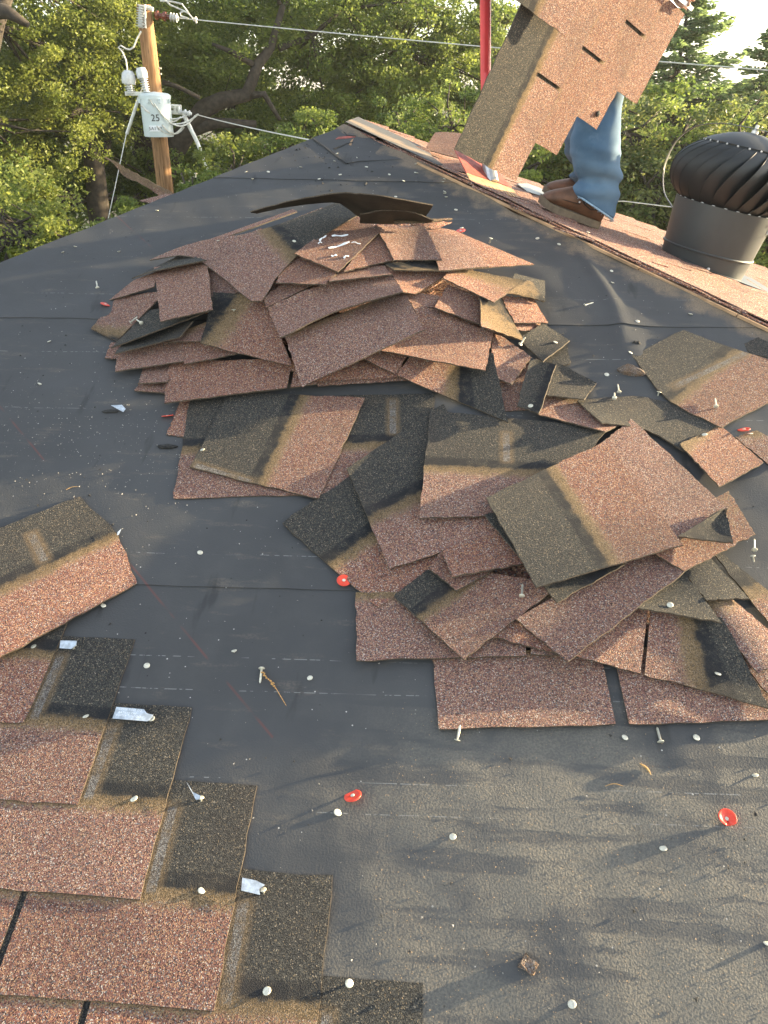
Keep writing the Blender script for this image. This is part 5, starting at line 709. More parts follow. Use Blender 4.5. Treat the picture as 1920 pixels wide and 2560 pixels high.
# scraps of torn asphalt
def scrap(px, py, w, l, a, label, h=.006, th=.012, seed=0, mat='black_scrap'):
    r = random.Random(seed); b = MB(); n = 12
    c = front(px, py, h)
    top = []
    for k in range(n):
        t = 2*math.pi*k/n; rad = r.uniform(.75, 1.1); top.append((l*rad*math.cos(t), w*rad*math.sin(t)))
    vs = [(0, 0, th)] + [(x*.6, y*.6, th*r.uniform(.7, 1.2)) for x, y in top] + [(x, y, th*r.uniform(.1, .6)) for x, y in top] + [(x*.9, y*.9, -.004) for x, y in top]
    fs = [(0, 1+k, 1+(k+1) % n) for k in range(n)]
    for q in range(2): fs += [(1+q*n+k, 1+(q+1)*n+k, 1+(q+1)*n+(k+1) % n, 1+q*n+(k+1) % n) for k in range(n)]
    b.add(vs, fs); o = b.build('asphalt_scrap', M[mat]); o.location = c; o.rotation_euler = (Matrix.Rotation(SLOPE, 3, 'X') @ Matrix.Rotation(a, 3, 'Z')).to_euler(); return tag(o, label, 'scrap', 'torn asphalt scraps')
scrap(1575, 932, .012, .034, -.3, 'crumpled black scrap beside the bent shingle at the right', th=.018, seed=2, mat='shingle')
scrap(1590, 860, .007, .014, 0, 'small scrap on the felt above the bent shingle', th=.008, seed=3)
scrap(278, 1029, .006, .022, .05, 'flat black scrap under the pale flake left of the heap', th=.004, seed=4)
scrap(418, 1117, .006, .026, .05, 'flat black scrap left of the long flat shingle', th=.006, seed=5)
# granule covered block in the lower right
b = MB(); b.box((0, 0, .006), (.010, 0, 0), (0, .0078, 0), (0, 0, .0045)); m = b.mesh('shingle_chunk'); 
import bmesh
bm = bmesh.new(); bm.from_mesh(m); bmesh.ops.subdivide_edges(bm, edges=bm.edges[:], cuts=3, use_grid_fill=True); r = random.Random(5)
for vt in bm.verts: vt.co += Vector((r.gauss(0, .0009), r.gauss(0, .0009), r.gauss(0, .0008)))
bm.to_mesh(m); bm.free(); m.materials.append(M['shingle']); o = link('shingle_chunk', m); o.location = front(1320, 2415, .003); o.rotation_euler = (Matrix.Rotation(SLOPE, 3, 'X') @ Matrix.Rotation(-.55, 3, 'Z')).to_euler(); tag(o, 'small dark granule covered chunk on the felt at lower right', 'shingle chunk')
# dry seed head and twigs
b = MB(); r = random.Random(8); a = front(657, 1682, .004); e = front(690, 1722, .004)
for k in range(16):
    p = a.lerp(e, k/15) + N*.003 + U*r.uniform(-.003, .003); q = p + (e-a).normalized()*r.uniform(-.004, .006) + U*r.uniform(-.005, .005) + N*r.uniform(0, .003); b.tube([p, (p+q)/2+N*.001, q], [.0005, .0016, .0004], 5)
b.tube([a+N*.002, e+N*.002, front(722, 1775, .003)], .0006, 5)
tag(b.build('seed_head', simple('dry_seed', (.46, .25, .08), .7, 0, .4, 300), loc=a), 'dry brown seed head lying beside a nail on the felt', 'seed head')
for px, py, l, a_, lab in ((1612, 1924, .012, -.9, 'curled dry leaf on the grainy felt at lower right'), (1535, 1967, .014, .05, 'thin curved twig on the grainy felt at lower right'), (180, 1222, .012, .45, 'short twig on the felt above the left loose shingle')):
    b = MB(); n = 7; pts = [Vector((l*(2*k/(n-1)-1), .3*l*math.sin(3*k/(n-1)), .0015)) for k in range(n)]
    b.tube(pts, [.0004+.0016*math.sin(math.pi*k/(n-1))*(1 if 'leaf' in lab else .25) for k in range(n)], 6)
    o = b.build('dry_leaf' if 'leaf' in lab else 'twig', simple('dry_leaf', (.40, .24, .09), .7, 0, .3, 200)); o.location = front(px, py, .005); o.rotation_euler = (Matrix.Rotation(SLOPE, 3, 'X') @ Matrix.Rotation(a_, 3, 'Z')).to_euler(); tag(o, lab, 'leaf' if 'leaf' in lab else 'twig')
# crumbs and lost granules all over the felt
def grit(name, n, smin, smax, mat, seed, region, label, flat=.6):
    r = np.random.RandomState(seed); pts = []
    while len(pts) < n:
        u, v = region(r)
        if v > 3.05 or u < uat(HL, v)+.02 or u > uat(HRf, v)-.02: continue
        pts.append((u, v))
    P = np.array(pts); s_ = smin + (smax-smin)*r.rand(n)**3
    base = np.array([(1, 0, 0), (-.5, .87, 0), (-.5, -.87, 0), (0, 0, 1), (.1, .1, -.7)])
    ang = r.rand(n)*6.28; ca, sa = np.cos(ang), np.sin(ang); j = 1+.35*r.randn(n, 5, 3)
    B = base[None]*j; X_ = B[..., 0]*ca[:, None]-B[..., 1]*sa[:, None]; Y_ = B[..., 0]*sa[:, None]+B[..., 1]*ca[:, None]; Zz = B[..., 2]*flat
    h = .0055+.6*wave(P[:, 0], P[:, 1])
    loc = np.stack([P[:, :1]+X_*s_[:, None], P[:, 1:]+Y_*s_[:, None], h[:, None]+Zz*s_[:, None]], -1).reshape(-1, 3)
    f = np.array([(0, 1, 3), (1, 2, 3), (2, 0, 3), (1, 0, 4), (2, 1, 4), (0, 2, 4)]); F = (f[None]+5*np.arange(n)[:, None, None]).reshape(-1, 3)
    m = bpy.data.meshes.new(name); m.from_pydata(loc.tolist(), [], F.tolist()); m.materials.append(mat); o = link(name, m); rot_obj(o, ORG); tag(o, label, 'grit', None, 'stuff')
allr = lambda r: (r.uniform(-1.3, 1.2), r.uniform(.12, 3.05))
M['pale_grit'] = simple('pale_grit', (.32, .30, .27), .8, 0, .4, 400); M['tan_grit'] = simple('tan_grit', (.30, .21, .13), .85, 0, .4, 400)
grit('pale_grit', 1700, .0005, .0022, M['pale_grit'], 1, allr, 'pale granules scattered over the black felt')
grit('dark_crumbs', 1300, .0006, .0034, M['black_scrap'], 2, allr, 'dark asphalt crumbs scattered over the felt')
grit('dark_crumbs', 260, .001, .008, M['black_scrap'], 3, lambda r: (-.38+r.normal(0, .14), 2.92-abs(r.normal(0, .17))), 'dark torn bits of felt below the roof peak')
grit('tan_grit', 3800, .0004, .0012, M['tan_grit'], 5, lambda r: (r.uniform(-.05, .62), .12+.55*r.beta(1.3, 1.8)), 'tan granules on the felt at the lower right')
grit('pale_grit', 700, .0006, .0022, M['pale_grit'], 6, lambda r: (r.uniform(-1.05, -.45), 1.25+r.normal(0, .13)), 'pale granules left of the heaps')
# ------------------------------------------------------------------ roof turbine vent
vb = right(1752, 668); axis = Vector((math.sin(R_(11)), 0, math.cos(R_(11)))).normalized()
vent = thing('turbine_vent', 'black roof turbine vent on a grey round base beside the hip', 'roof vent', vb)
ax = axis; ea = Vector((1, 0, 0)); ea = (ea-ax*ea.dot(ax)).normalized(); eb = ax.cross(ea)
def vl(p): return p                           # local to the vent
RB, HB = .168, .222
b = MB(); b.lathe([(RB*.88, -.14), (RB*.92, .0), (RB*.98, .07), (RB*1.07, HB), (RB*1.0, HB), (RB*.9, .07), (RB*.82, -.14)], 56, axis=ax); smooth_angle(b.build('base', M['vent_base'], vent))
tlt = Vector((0.10, -.06, 1)).normalized(); tax = (ax*1.0+tlt*.0).normalized()
b = MB(); pr = [(RB*.985+.0042*math.cos(t), .066+.0042*math.sin(t)) for t in [2*math.pi*k/8 for k in range(9)]]
b.lathe(pr, 56, axis=ax); smooth_angle(b.build('bead_ring', M['vent_base'], vent))
b = MB(); b.slab([rs(vb.x-.12, vb.y-.16, .014)-vb, rs(vb.x+.27, vb.y-.17, .014)-vb, rs(vb.x+.26, vb.y+.18, .014)-vb, rs(vb.x-.12, vb.y+.18, .014)-vb], RN, .002); b.build('flashing', M['vent_base'], vent)
# turbine head
Z1, Z2, RM = HB-.004, HB+.205, .232
def prof(t):          # t 0..1 from the bottom rim to the top rim: radius, height
    a = R_(-46)+t*R_(46+50)
    return RM*math.cos(a)**.75 if False else RM*(math.cos(a)), (Z1+Z2)/2-.008 + (Z2-Z1)/2*1.28*math.sin(a)
NV = 25
for k in range(NV):
    b = MB(); nt, ns = 16, 6; vs = []
    for i in range(nt):
        t = i/(nt-1); r_, z_ = prof(t)
        for j in range(ns):
            s_ = j/(ns-1)
            ph = 2*math.pi*(k + s_*1.42)/NV + .50*(t-.5) + .25*(t-.5)**2
            rr_ = r_*(1 - .20*s_**1.2*math.sin(math.pi*min(max(t, .04), .96)) ) + .0012
            vs.append(ax*z_ + ea*(rr_*math.cos(ph)) + eb*(rr_*math.sin(ph)))
    # thickness and a turned lip along the outer edge
    n = len(vs); nr = []
    for p in vs:
        q = p - ax*((Z1+Z2)/2); nr.append(q.normalized())
    vs2 = vs + [p - q*.0016 for p, q in zip(vs, nr)]
    fs = []
    for i in range(nt-1):
        for j in range(ns-1):
            q = (i*ns+j, i*ns+j+1, (i+1)*ns+j+1, (i+1)*ns+j); fs.append(q); fs.append(tuple(x+n for x in q[::-1]))
        for j in (0, ns-1):
            q = (i*ns+j, (i+1)*ns+j, (i+1)*ns+j+n, i*ns+j+n); fs.append(q if j == 0 else q[::-1])
    b.add(vs2, fs); b.tube([vs[i*ns]+nr[i*ns]*.0005 for i in range(nt)], .0014, 6)
    smooth_angle(b.build('vane', M['vent'], vent), 50)
r0, z0 = prof(0); r1, z1 = prof(1)
b = MB(); b.lathe([(r0-.006, z0-.012), (r0+.003, z0-.012), (r0+.004, z0+.016), (r0-.004, z0+.016), (r0-.006, z0-.012)], 56, axis=ax); smooth_angle(b.build('lower_ring', M['vent'], vent))
b = MB(); b.lathe([(r1+.004, z1-.010), (r1+.006, z1+.002), (r1-.004, z1+.008), (r1*.85, z1+.018), (r1*.55, z1+.036), (r1*.22, z1+.047), (0, z1+.049)], 48, axis=ax); smooth_angle(b.build('top_cap', M['vent'], vent))
rb = MB(); rb.lathe([(0, .0035), (.004, .0028), (.0058, 0), (0, -.001)], 10); rm = rb.mesh('rivet', True); rm.materials.append(M['rivet'])
for k in range(NV):
    ph = 2*math.pi*(k+.5)/NV; d = ea*math.cos(ph)+eb*math.sin(ph)
    for r_, z_ in ((r0+.0065, z0+.004), (r1+.006, z1-.002)):
        o = link('rivet', rm, vent); o.location = ax*z_ + d*r_; o.rotation_euler = d.to_track_quat('Z', 'Y').to_euler()
        o.scale = (.7,)*3 if z_ > z0+.05 else (1.25,)*3
b = MB(); pts = []
dd = (ea*.78+eb*-.62).normalized(); zm = (z0+z1)/2
half = [(.178, z0-.055), (.20, z0-.040), (.243, z0-.005), (.272, zm-.04), (.275, zm+.03), (.255, z1-.01), (.205, z1+.035), (.12, z1+.058), (.04, z1+.062)]
cp = np.array([(-x, z) for x, z in half] + [(x, z) for x, z in half[::-1]]); cp = cat(cp, np.linspace(0, 1, 60))
pts = [dd*float(x) + ax*float(z) for x, z in cp]
b.tube(pts, [(.0085, .0014)]*len(pts), 8, flat=tuple(ax.cross(dd))); smooth_angle(b.build('brace_strap', M['vent_base'], vent))
b = MB(); b.lathe([(.012, z1+.045), (.012, z1+.058), (.006, z1+.060), (.006, z1+.075), (0, z1+.076)], 12, axis=ax); b.build('pivot_bolt', M['rivet'], vent)
for ph in (-.62, 2.3, 5.9):
    d = ea*math.cos(ph)+eb*math.sin(ph); tg = ax.cross(d)
    b = MB(); b.box(d*(RB*1.04+.004)+ax*(HB-.03), d*.003, tg*.004, ax*.022); b.box(d*(RB*1.04+.012)+ax*(HB-.012), d*.010, tg*.006, ax*.003); b.build('bracket', M['rivet'], vent)
for ph, z_ in ((-1.75, .02), (-1.2, -.01)):
    d = ea*math.cos(ph)+eb*math.sin(ph); o = link('screw', rm, vent); o.location = d*(RB*.975)+ax*z_; o.rotation_euler = d.to_track_quat('Z', 'Y').to_euler()

# ------------------------------------------------------------------ torn-off sheet of five courses, carried upright
SR = Matrix(((.747, .418, .517), (.044, -.807, .589), (.663, -.417, -.621)))   # b, a, normal axes in camera axes (x right, y down, z ahead)
from_cam = lambda p: CAM + CR*p[0] - CU*p[1] + CF*p[2]
dir_cam = lambda p: CR*p[0] - CU*p[1] + CF*p[2]
KS = .92
SO = from_cam((.2269*KS, -1.1598*KS, 2.4632*KS))
SB, SA = dir_cam((SR[0][0], SR[1][0], SR[2][0])).normalized(), dir_cam((SR[0][1], SR[1][1], SR[2][1])).normalized()
SN = SB.cross(SA).normalized()
if SN.dot(CAM-SO) < 0: SN = -SN
bundle = thing('shingle_sheet', 'large torn off sheet of stepped red shingle courses held upright above the ridge', 'shingles', SO)
def smat(a, b_, h): return (SB*b_ + SA*a + SN*h)*KS
for j in range(-1, 4):
    a0 = j*5.3*I; a1 = a0+36*I; b0 = 5*I*j; b1 = b0+12*I
    if j == -1: a0 = 16.8*I; a1 = 40*I
    nn, mm = 4, 10; G_ = np.zeros((nn, mm, 3)); rr = np.random.RandomState(j+20)
    for i in range(nn):
        for k in range(mm):
            t = i/(nn-1); s_ = k/(mm-1)
            h = -.0042*j + .004*t - .003*(s_-.4)**2 + (.030*(1-s_)*t+.004 if j == -1 else 0) + .02*max(0, s_-.5)**2
            p = smat(a0+(a1-a0)*s_, b0+(b1-b0)*t, h); G_[i, k] = p
    L_ = a1-a0; w = .0055/L_*1.0
    sl = ((TAB/L_, w, .42), (2*TAB/L_, w, .42)) if j >= 0 else ()
    c = SO*0 + Vector(G_.reshape(-1, 3).mean(0))
    # meshed in the sheet's own axes, turned with the object
    Mi = Matrix((SA, SB*-1, SN)) if SA.cross(SB*-1).dot(SN) > 0 else Matrix((SA, SB, SN))
    G2 = np.array([[tuple(Mi @ (Vector(p)-c)) for p in row] for row in G_])
    m = shingle_mesh('shingle', G2, ([12, 12], [0, 0]), sl, None, th=.0035, seed=700+j, ns=34, nt=14, both=1 if False else None)
    o = link('shingle', m, bundle); o.location = c; o.rotation_euler = Mi.transposed().to_euler()
b = MB(); w0 = smat(27.2*I, 26.6*I, .004); b.slab([smat(28.0*I, 22.*I, .012), smat(28.5*I, 22.*I, .012), smat(28.7*I, 27.1*I, .010), smat(28.2*I, 27.1*I, .010)], SN, .001); b.build('release_strip', M['print'], bundle)
b = MB(); bm_ = smat(12.2*I, 20.6*I, -.004); b.lathe([(0, .006), (.006, .004), (.010, .001), (.004, -.002), (0, -.002)], 9, org=bm_, axis=SN); b.build('tar_blob', M['black_scrap'], bundle)

# ------------------------------------------------------------------ toothed roofing shovel with a red handle
t0, t1 = right(1183, 459, .012), right(1300, 496, .010)
d = (t1-t0).normalized(); back = (right(1230, 440, .02)-(t0+t1)/2); back = (RN.cross(d)).normalized()
if back.y < 0: back = -back
bl = (t1-t0).length; HND = at(1236, 440, 3.18)
shov = thing('roofing_shovel', 'toothed roof stripping shovel with a red handle behind the hip', 'shovel', t0)
def sp(a, c_, h): return d*(a*bl) + back*c_ + RN*h
nT = 13; poly = []
for k in range(nT):
    a_, w_ = k/nT, 1/nT
    poly += [sp(a_, -.0, .0), sp(a_+w_*.42, -.0, .0), sp(a_+w_*.5, .020, .004), sp(a_+w_*.92, .020, .004)]
b = MB()
for k in range(nT):
    a_, w_ = k/nT, 1/nT
    b.slab([sp(a_+w_*.06, -.004, 0), sp(a_+w_*.62, -.004, 0), sp(a_+w_*.74, .022, .006), sp(a_, .022, .006)], RN, .004)
tag(b.build('teeth', M['blade_dirt'], shov), kind='stuff')
b = MB(); b.slab([sp(0, .022, .006), sp(1, .022, .006), sp(.99, .062, .020), sp(.02, .062, .020)], RN, .004); b.build('blade', M['blade_dirt'], shov)
b = MB(); b.slab([sp(.02, .063, .021), sp(.99, .063, .021), sp(.80, .20, .070), sp(.10, .20, .070)], RN, .005); b.build('blade_plate', M['blade_red'], shov)
hb0 = at(1221, 436, 3.05)-t0; htop = at(1213, -330, 3.02)-t0; hmid = at(1214, 180, 3.16)-t0
b = MB(); b.tube([hb0, hmid, htop], .0185, 16); smooth_angle(b.build('handle', M['red_paint'], shov))
b = MB(); b.tube([hb0-RN*.02-back*.04, hb0+(hmid-hb0)*.12], .023, 14); b.build('socket', M['steel'], shov)
# flat grey blade beside the boots
p = [right(1293, 459, .020), right(1318, 458, .024), right(1352, 470, .020), right(1382, 491, .012), right(1352, 489, .012), right(1318, 478, .016)]
b = MB(); b.slab(p if (p[1]-p[0]).cross(p[2]-p[0]).dot(RN) > 0 else p[::-1], RN, .003); tag(b.build('metal_blade', simple('dull_steel', (.20, .205, .20), .5, .4, .2, 30), loc=p[0]), 'flat grey metal blade lying on the old shingles beside the boots', 'blade')
# shingles leaning at the ridge behind the hip, and the torn one bent up beyond the left hip
GR = 'loose shingles along the ridge'
sheet3('pinkish shingle leaning against the ridge behind the carried sheet', [at(1062, 372, 3.38), at(1110, 386, 3.34), at(1164, 399, 3.30)], [at(1088, 331, 3.62), at(1114, 330, 3.62), at(1180, 335, 3.6)], GR, ([3, 3], [0, 0]), 921)
sheet3('small red shingle piece lying on the hip left of the carried sheet', [at(1012, 386, 3.28), at(1040, 394, 3.26), at(1069, 400, 3.24)], [at(1030, 364, 3.40), at(1055, 367, 3.39), at(1077, 373, 3.37)], GR, ([3, 3], [0, 0]), 922)
sheet3('sunlit orange shingle lying flat on the hip below the carried sheet', [at(1075, 410, 3.16), at(1150, 428, 3.12), at(1240, 441, 3.10)], [at(1080, 398, 3.27), at(1160, 402, 3.27), at(1255, 425, 3.25)], GR, ([3, 3], [0, 0]), 923)
sheet3('torn shingle bent up with a long spike beyond the left hip', [at(261, 393, 3.15), at(285, 410, 3.12), at(310, 441, 3.10), at(345, 456, 3.06), at(384, 479, 3.02), at(402, 490, 2.99)], [at(263, 392, 3.15), at(290, 404, 3.12), at(312, 419, 3.10), at(350, 439, 3.06), at(395, 464, 3.0), at(434, 483, 2.95)], GR, ([5.2, 5.0], [5.0, 4.6]), 924)
sheet3('pink shingle end folded under the bent one at the left hip', [at(348, 501, 2.95), at(385, 509, 2.92), at(405, 503, 2.9)], [at(385, 492, 2.98), at(410, 486, 2.96), at(438, 484, 2.93)], GR, ([2, 2], [1, 1]), 925)

# ------------------------------------------------------------------ the roofer
def mjeans():
    t = NT('denim'); p = t.objvec(); n = t.noise(p, 7, 4); w = t.new('ShaderNodeTexWave', wave_type='BANDS', bands_direction='DIAGONAL'); t.l.new(p, w.inputs[0]); w.inputs['Scale'].default_value = 260; w.inputs['Distortion'].default_value = 1.5
    g = t.new('ShaderNodeNewGeometry').outputs['Pointiness']
    c = t.mix(t.ramp(n, .3, .7), (.042, .088, .150), (.098, .162, .230)); c = t.mix(t.ramp(t.noise(p, 22, 4), .55, .75, 0, .5), c, (.125, .19, .26))
    c = t.mix(t.math('MULTIPLY', w.outputs['Fac'], .25), c, (.13, .19, .25))
    return t.done(c, .85, t.bump(t.noise(p, 300, 2), .3, .001), .2)
M['jeans'] = mjeans()
M['leather'] = simple('brown_leather', (.115, .052, .026), .6, 0, .35, 26, .35)
M['sole'] = simple('rubber_sole', (.155, .115, .075), .75, 0, .2, 60, .3)
M['skin'] = simple('skin', (.42, .24, .16), .55, 0, .1, 30); M['shirt'] = simple('work_shirt', (.25, .27, .29), .85, 0, .15, 10, .2)
M['hair'] = simple('dark_hair', (.025, .018, .014), .6, 0, .3, 200, .6)
M['hem'] = simple('frayed_hem', (.28, .40, .50), .9, 0, .3, 260, .6)
heel1 = right(1488, 569, .012); toe1 = heel1 + Vector((-1, .02, 0)); toe1 -= RN*(toe1-heel1).dot(RN)
fx = (toe1-heel1).normalized(); fy = RN.cross(fx).normalized()       # to the wearer's left/right
person = thing('person', 'person in faded blue jeans and brown leather boots standing behind the carried sheet', 'person', heel1)
off2 = (right(1440, 494, .012)-right(1505, 572, .012))
off2 = Vector((.085, .55, 0)); off2 -= RN*off2.dot(RN)
def loft(rings, seg=28, cap0=True, cap1=True, fold=0., seed=0):
    """rings: (centre, x axis, y axis) with radii in the axes' lengths"""
    b = MB(); vs = []; fs = []; r = np.random.RandomState(seed); ph = r.uniform(0, 6, 8)
    for i, (c, ex, ey) in enumerate(rings):
        for k in range(seg):
            t = 2*math.pi*k/seg
            f = 1 + fold*(math.sin(3*t+i*.55+ph[0])*.5 + math.sin(5*t-i*.8+ph[1])*.35 + math.sin(2*t+i*1.25+ph[2])*.5)
            vs.append(Vector(c) + Vector(ex)*(math.cos(t)*f) + Vector(ey)*(math.sin(t)*f))
    for i in range(len(rings)-1):
        for k in range(seg):
            k2 = (k+1) % seg; fs.append((i*seg+k, i*seg+k2, (i+1)*seg+k2, (i+1)*seg+k))
    if cap0: fs.append(tuple(range(seg-1, -1, -1)))
    if cap1: fs.append(tuple((len(rings)-1)*seg+k for k in range(seg)))
    b.add(vs, fs); return b
def subsurf(o, lv=1):
    md = o.modifiers.new('s', 'SUBSURF'); md.levels = lv; md.render_levels = lv; return o
LB = .275
def boot(org, nm):
    """org: heel on the ground, relative to the person"""
    def P(x, y, z): return org + fx*x + fy*y + RN*z
    rings = []; XS = .80
    for x, w, zt, zc in ((-.012, .022, .075, .045), (-.004, .034, .098, .05), (.03, .039, .125, .055), (.07, .040, .138, .060), (.105, .042, .128, .055), (.14, .045, .112, .048), (.18, .049, .092, .042), (.22, .048, .076, .036), (.25, .041, .062, .029), (.268, .028, .050, .026), (.277, .010, .038, .022)):
        zb = .016; x *= XS; w *= .95; cz = (zt+zb)/2; rings.append((P(x, 0, cz), fy*w, RN*((zt-zb)/2)))
    o = loft(rings, 20).build(nm, M['leather'], person, True); subsurf(o, 1)
    # shaft
    rg = [(P(.045, 0, .08), fy*.040, fx*.055), (P(.042, 0, .115), fy*.040, fx*.054), (P(.042, 0, .125), fy*.038, fx*.050)]
    s_ = loft(rg, 20).build('boot_shaft', M['leather'], o, True)
    b = MB(); out = []
    for k in range(36):
        t = 2*math.pi*k/36; x = (LB/2-.004 + (LB/2+.012)*math.cos(t)); w = .0475*(1+.10*math.cos(t)-.16*(1 if abs(x-.09) < .05 else 0)); out.append((x, w*math.copysign(abs(math.sin(t))**.72, math.sin(t))))
    vs = [P(x*XS, y*1.0, .024 + .012*max(0, (x-.2)/.07)**2) for x, y in out] + [P(x*XS, y*.96, 0 + .010*max(0, (x-.18)/.09)**2) for x, y in out]
    n = 36; b.add(vs, [tuple(range(n)), tuple(range(2*n-1, n-1, -1))] + [(i+n, (i+1) % n+n, (i+1) % n, i) for i in range(n)])
    smooth_angle(b.build('sole', M['sole'], o), 45)
    b = MB()
    sg = -1 if fy.y > 0 else 1
    b.tube([P(.155*XS, sg*.030, .074), P(.12*XS, sg*.040, .075), P(.095*XS, sg*.043, .060), P(.06*XS, sg*.042, .052), P(.03*XS, sg*.0405, .06)], .0022, 6)
    b.tube([P(.20*XS, sg*.043, .05), P(.16*XS, sg*.047, .053), P(.115*XS, sg*.045, .056)], .0014, 6); b.tube([P(.105*XS, 0.0, .104), P(.108*XS, sg*.02, .098), P(.10*XS, sg*.036, .080), P(.092*XS, sg*.042, .062)], .004, 6)
    b.build('boot_lace', simple('dark_lace', (.03, .016, .01), .8), o)
    for x, z in ((.103, .083), (.096, .062)):
        o2 = link('eyelet', rm, o); o2.location = P(x, sg*.045, z); o2.rotation_euler = (fy*sg).to_track_quat('Z', 'Y').to_euler(); o2.scale = (.6,)*3
boot(Vector((0, 0, 0)), 'boot'); boot(off2, 'boot')
# legs: ankle, knee, hip, relative to the person; the trousers follow the outline of the leg
dleg = (at(1490, 300, 3.15)-heel1).dot(CF)
def pl(px, py, dz=0.):      # a place in the plane of the near leg
    dd = ray(px, py); fh = Vector((CF.x, CF.y, 0)).normalized(); t_ = ((heel1-CAM).dot(fh))/dd.dot(fh); p_ = CAM+dd*t_ - heel1; k_ = 1+.055*max(0, p_.z-.25); return CAM+dd*(t_*k_) - heel1
prof_ = [(1482, 515, 48, .68), (1484, 503, 51, .58), (1488, 480, 54, .36), (1496, 458, 53, .16), (1495, 436, 56, .10), (1492, 412, 60, .05), (1486, 388, 63, 0), (1483, 366, 62, 0), (1484, 338, 60, 0), (1488, 310, 57, 0), (1492, 280, 55, 0), (1494, 250, 55, 0), (1496, 200, 58, 0), (1498, 120, 66, 0), (1500, 40, 74, 0), (1500, -20, 78, 0)]
def leg(off, seed):
    rg = []
    for i, (x, y, hw, tl) in enumerate(prof_):
        w_ = min(1, i/13.); of = Vector(off)*(1-w_) + Vector((.01, .26 if off.length > .1 else 0, 0))*w_
        c = pl(x, y) + of; e = pl(x+hw, y+hw*tl) + of - c; dp = CF*(e.length*(.86 if i > 4 else .80)); dp -= Vector((0, 0, dp.z)); rg.append((c, e, dp))
    # extra creases: fabric bunched above the boot
    return rg
r1 = leg(Vector(), 1)
def dense(rg, k=4):
    n = len(rg); x = np.linspace(0, 1, (n-1)*k+1); A = np.array([[list(q) for q in r_] for r_ in rg]).reshape(n, -1); Y = cat(A, x).reshape(-1, 3, 3); return [tuple(Vector(q) for q in r_) for r_ in Y]
r1 = dense(r1); b = loft(r1, 44, True, True, .012, 3)
r2 = leg(off2+Vector((.0, .02, 0)), 2); r2 = dense(r2); b2 = loft(r2, 44, True, True, .012, 8)
hipc = (r1[-1][0]+r2[-1][0])/2
b3 = loft([(hipc+Vector((0, 0, -.10)), Vector((.13, 0, 0)), Vector((0, .19, 0))), (hipc+Vector((0, 0, .02)), Vector((.135, 0, 0)), Vector((0, .195, 0))), (hipc+Vector((-.01, 0, .12)), Vector((.125, 0, 0)), Vector((0, .18, 0))), (hipc+Vector((-.02, 0, .2)), Vector((.115, 0, 0)), Vector((0, .165, 0)))], 40)
b.add(b2.v, b2.f); b.add(b3.v, b3.f)
jo = b.build('jeans', M['jeans'], person, True)
mesh_ = jo.data
# folds
from mathutils import noise as mn
axs = [(r_[0], k) for r_ in (r1,) for k in (0,)]
for i_, vt in enumerate(mesh_.vertices):
    p = vt.co.copy(); rg = r1 if i_ < len(r1)*44 else r2
    if i_ >= len(r1)*44+len(r2)*44: continue
    c_ = rg[(i_ % (len(r1)*44))//44][0]; d_ = p-c_; a_ = math.atan2(d_.y, d_.x); d_.z = 0; d_.normalize()
    bunch = math.exp(-((p.z-.155)/.085)**2); knee = math.exp(-((p.z-.36)/.10)**2)*max(0, math.cos(a_))
    w1 = math.sin(p.z*78 + 1.9*math.sin(a_*1.0+.6) + 2.2*mn.noise(p*7)); w2 = math.sin(p.z*52 - 2.4*math.sin(a_+2.2) + 2.*mn.noise(p*5))
    dsp = .0065*bunch*(abs(w1)**.6*(1 if w1 > 0 else -1)) + .002*knee*w2 + .0055*mn.noise(Vector((p.x*6+p.z*3, p.y*6, p.z*5-p.x*4))) + .0035*(1-abs(mn.noise(Vector((p.x*11+p.z*9, p.y*11, p.z*9-p.x*8))))*3.)
    vt.co += d_*dsp
subsurf(jo, 1)
b = MB()
for r0_ in (r1[0], r2[0]):
    c, ex, ey = r0_; ex = ex*1.0; pts = [Vector(c)+ex*(1.02*math.cos(t))+ey*(1.02*math.sin(t)) for t in [2*math.pi*k/30 for k in range(31)]]
    b.tube(pts, .0032, 6); r = random.Random(2)
    for k in range(70):
        p = pts[r.randrange(30)].lerp(pts[r.randrange(1, 30)], 0); b.tube([p, p+Vector((r.uniform(-.006, .006), r.uniform(-.004, .004), -.008))], .0006, 4)
b.build('trouser_hem', M['hem'], person, True)
# upper body, arms, head: one skinned surface
import bmesh
HZ = hipc.z+.16; hx, hy = hipc.x-.02, hipc.y
hold1 = smat(29*I, 25*I, 0)+SO-heel1; hold2 = smat(31*I, 14*I, 0)+SO-heel1
sh = Vector((hx-.10, hy-.02, HZ+.46))
shL, shR = sh+Vector((0, -.17, -.02)), sh+Vector((.0, .17, -.02))
def clampreach(s_, h_, L=.56):
    d_ = h_-s_; return s_+d_.normalized()*min(d_.length, L)
def arm(s_, h_, bend):
    e = (s_+h_)/2 + bend; return e
h1, h2 = clampreach(shL, hold1, .60), clampreach(shR, hold2, .60)
J = {'pelvis': Vector((hx, hy, HZ-.1)), 'waist': Vector((hx-.02, hy, HZ+.08)), 'chest': Vector((hx-.06, hy, HZ+.30)), 'neck0': sh+Vector((-.0, 0, .04)), 'neck1': sh+Vector((-.03, 0, .12)), 'head': sh+Vector((-.06, 0, .21)), 'crown': sh+Vector((-.06, 0, .30)),
     'sL': shL, 'eL': arm(shL, h1, Vector((.05, -.06, -.10))), 'wL': h1, 'sR': shR, 'eR': arm(shR, h2, Vector((.05, .06, -.12))), 'wR': h2}
Rj = {'pelvis': (.14, .15), 'waist': (.13, .15), 'chest': (.13, .17), 'neck0': (.065, .07), 'neck1': (.055, .055), 'head': (.085, .078), 'crown': (.05, .05), 'sL': (.062, .062), 'eL': (.045, .045), 'wL': (.029, .029), 'sR': (.062, .062), 'eR': (.045, .045), 'wR': (.029, .029)}
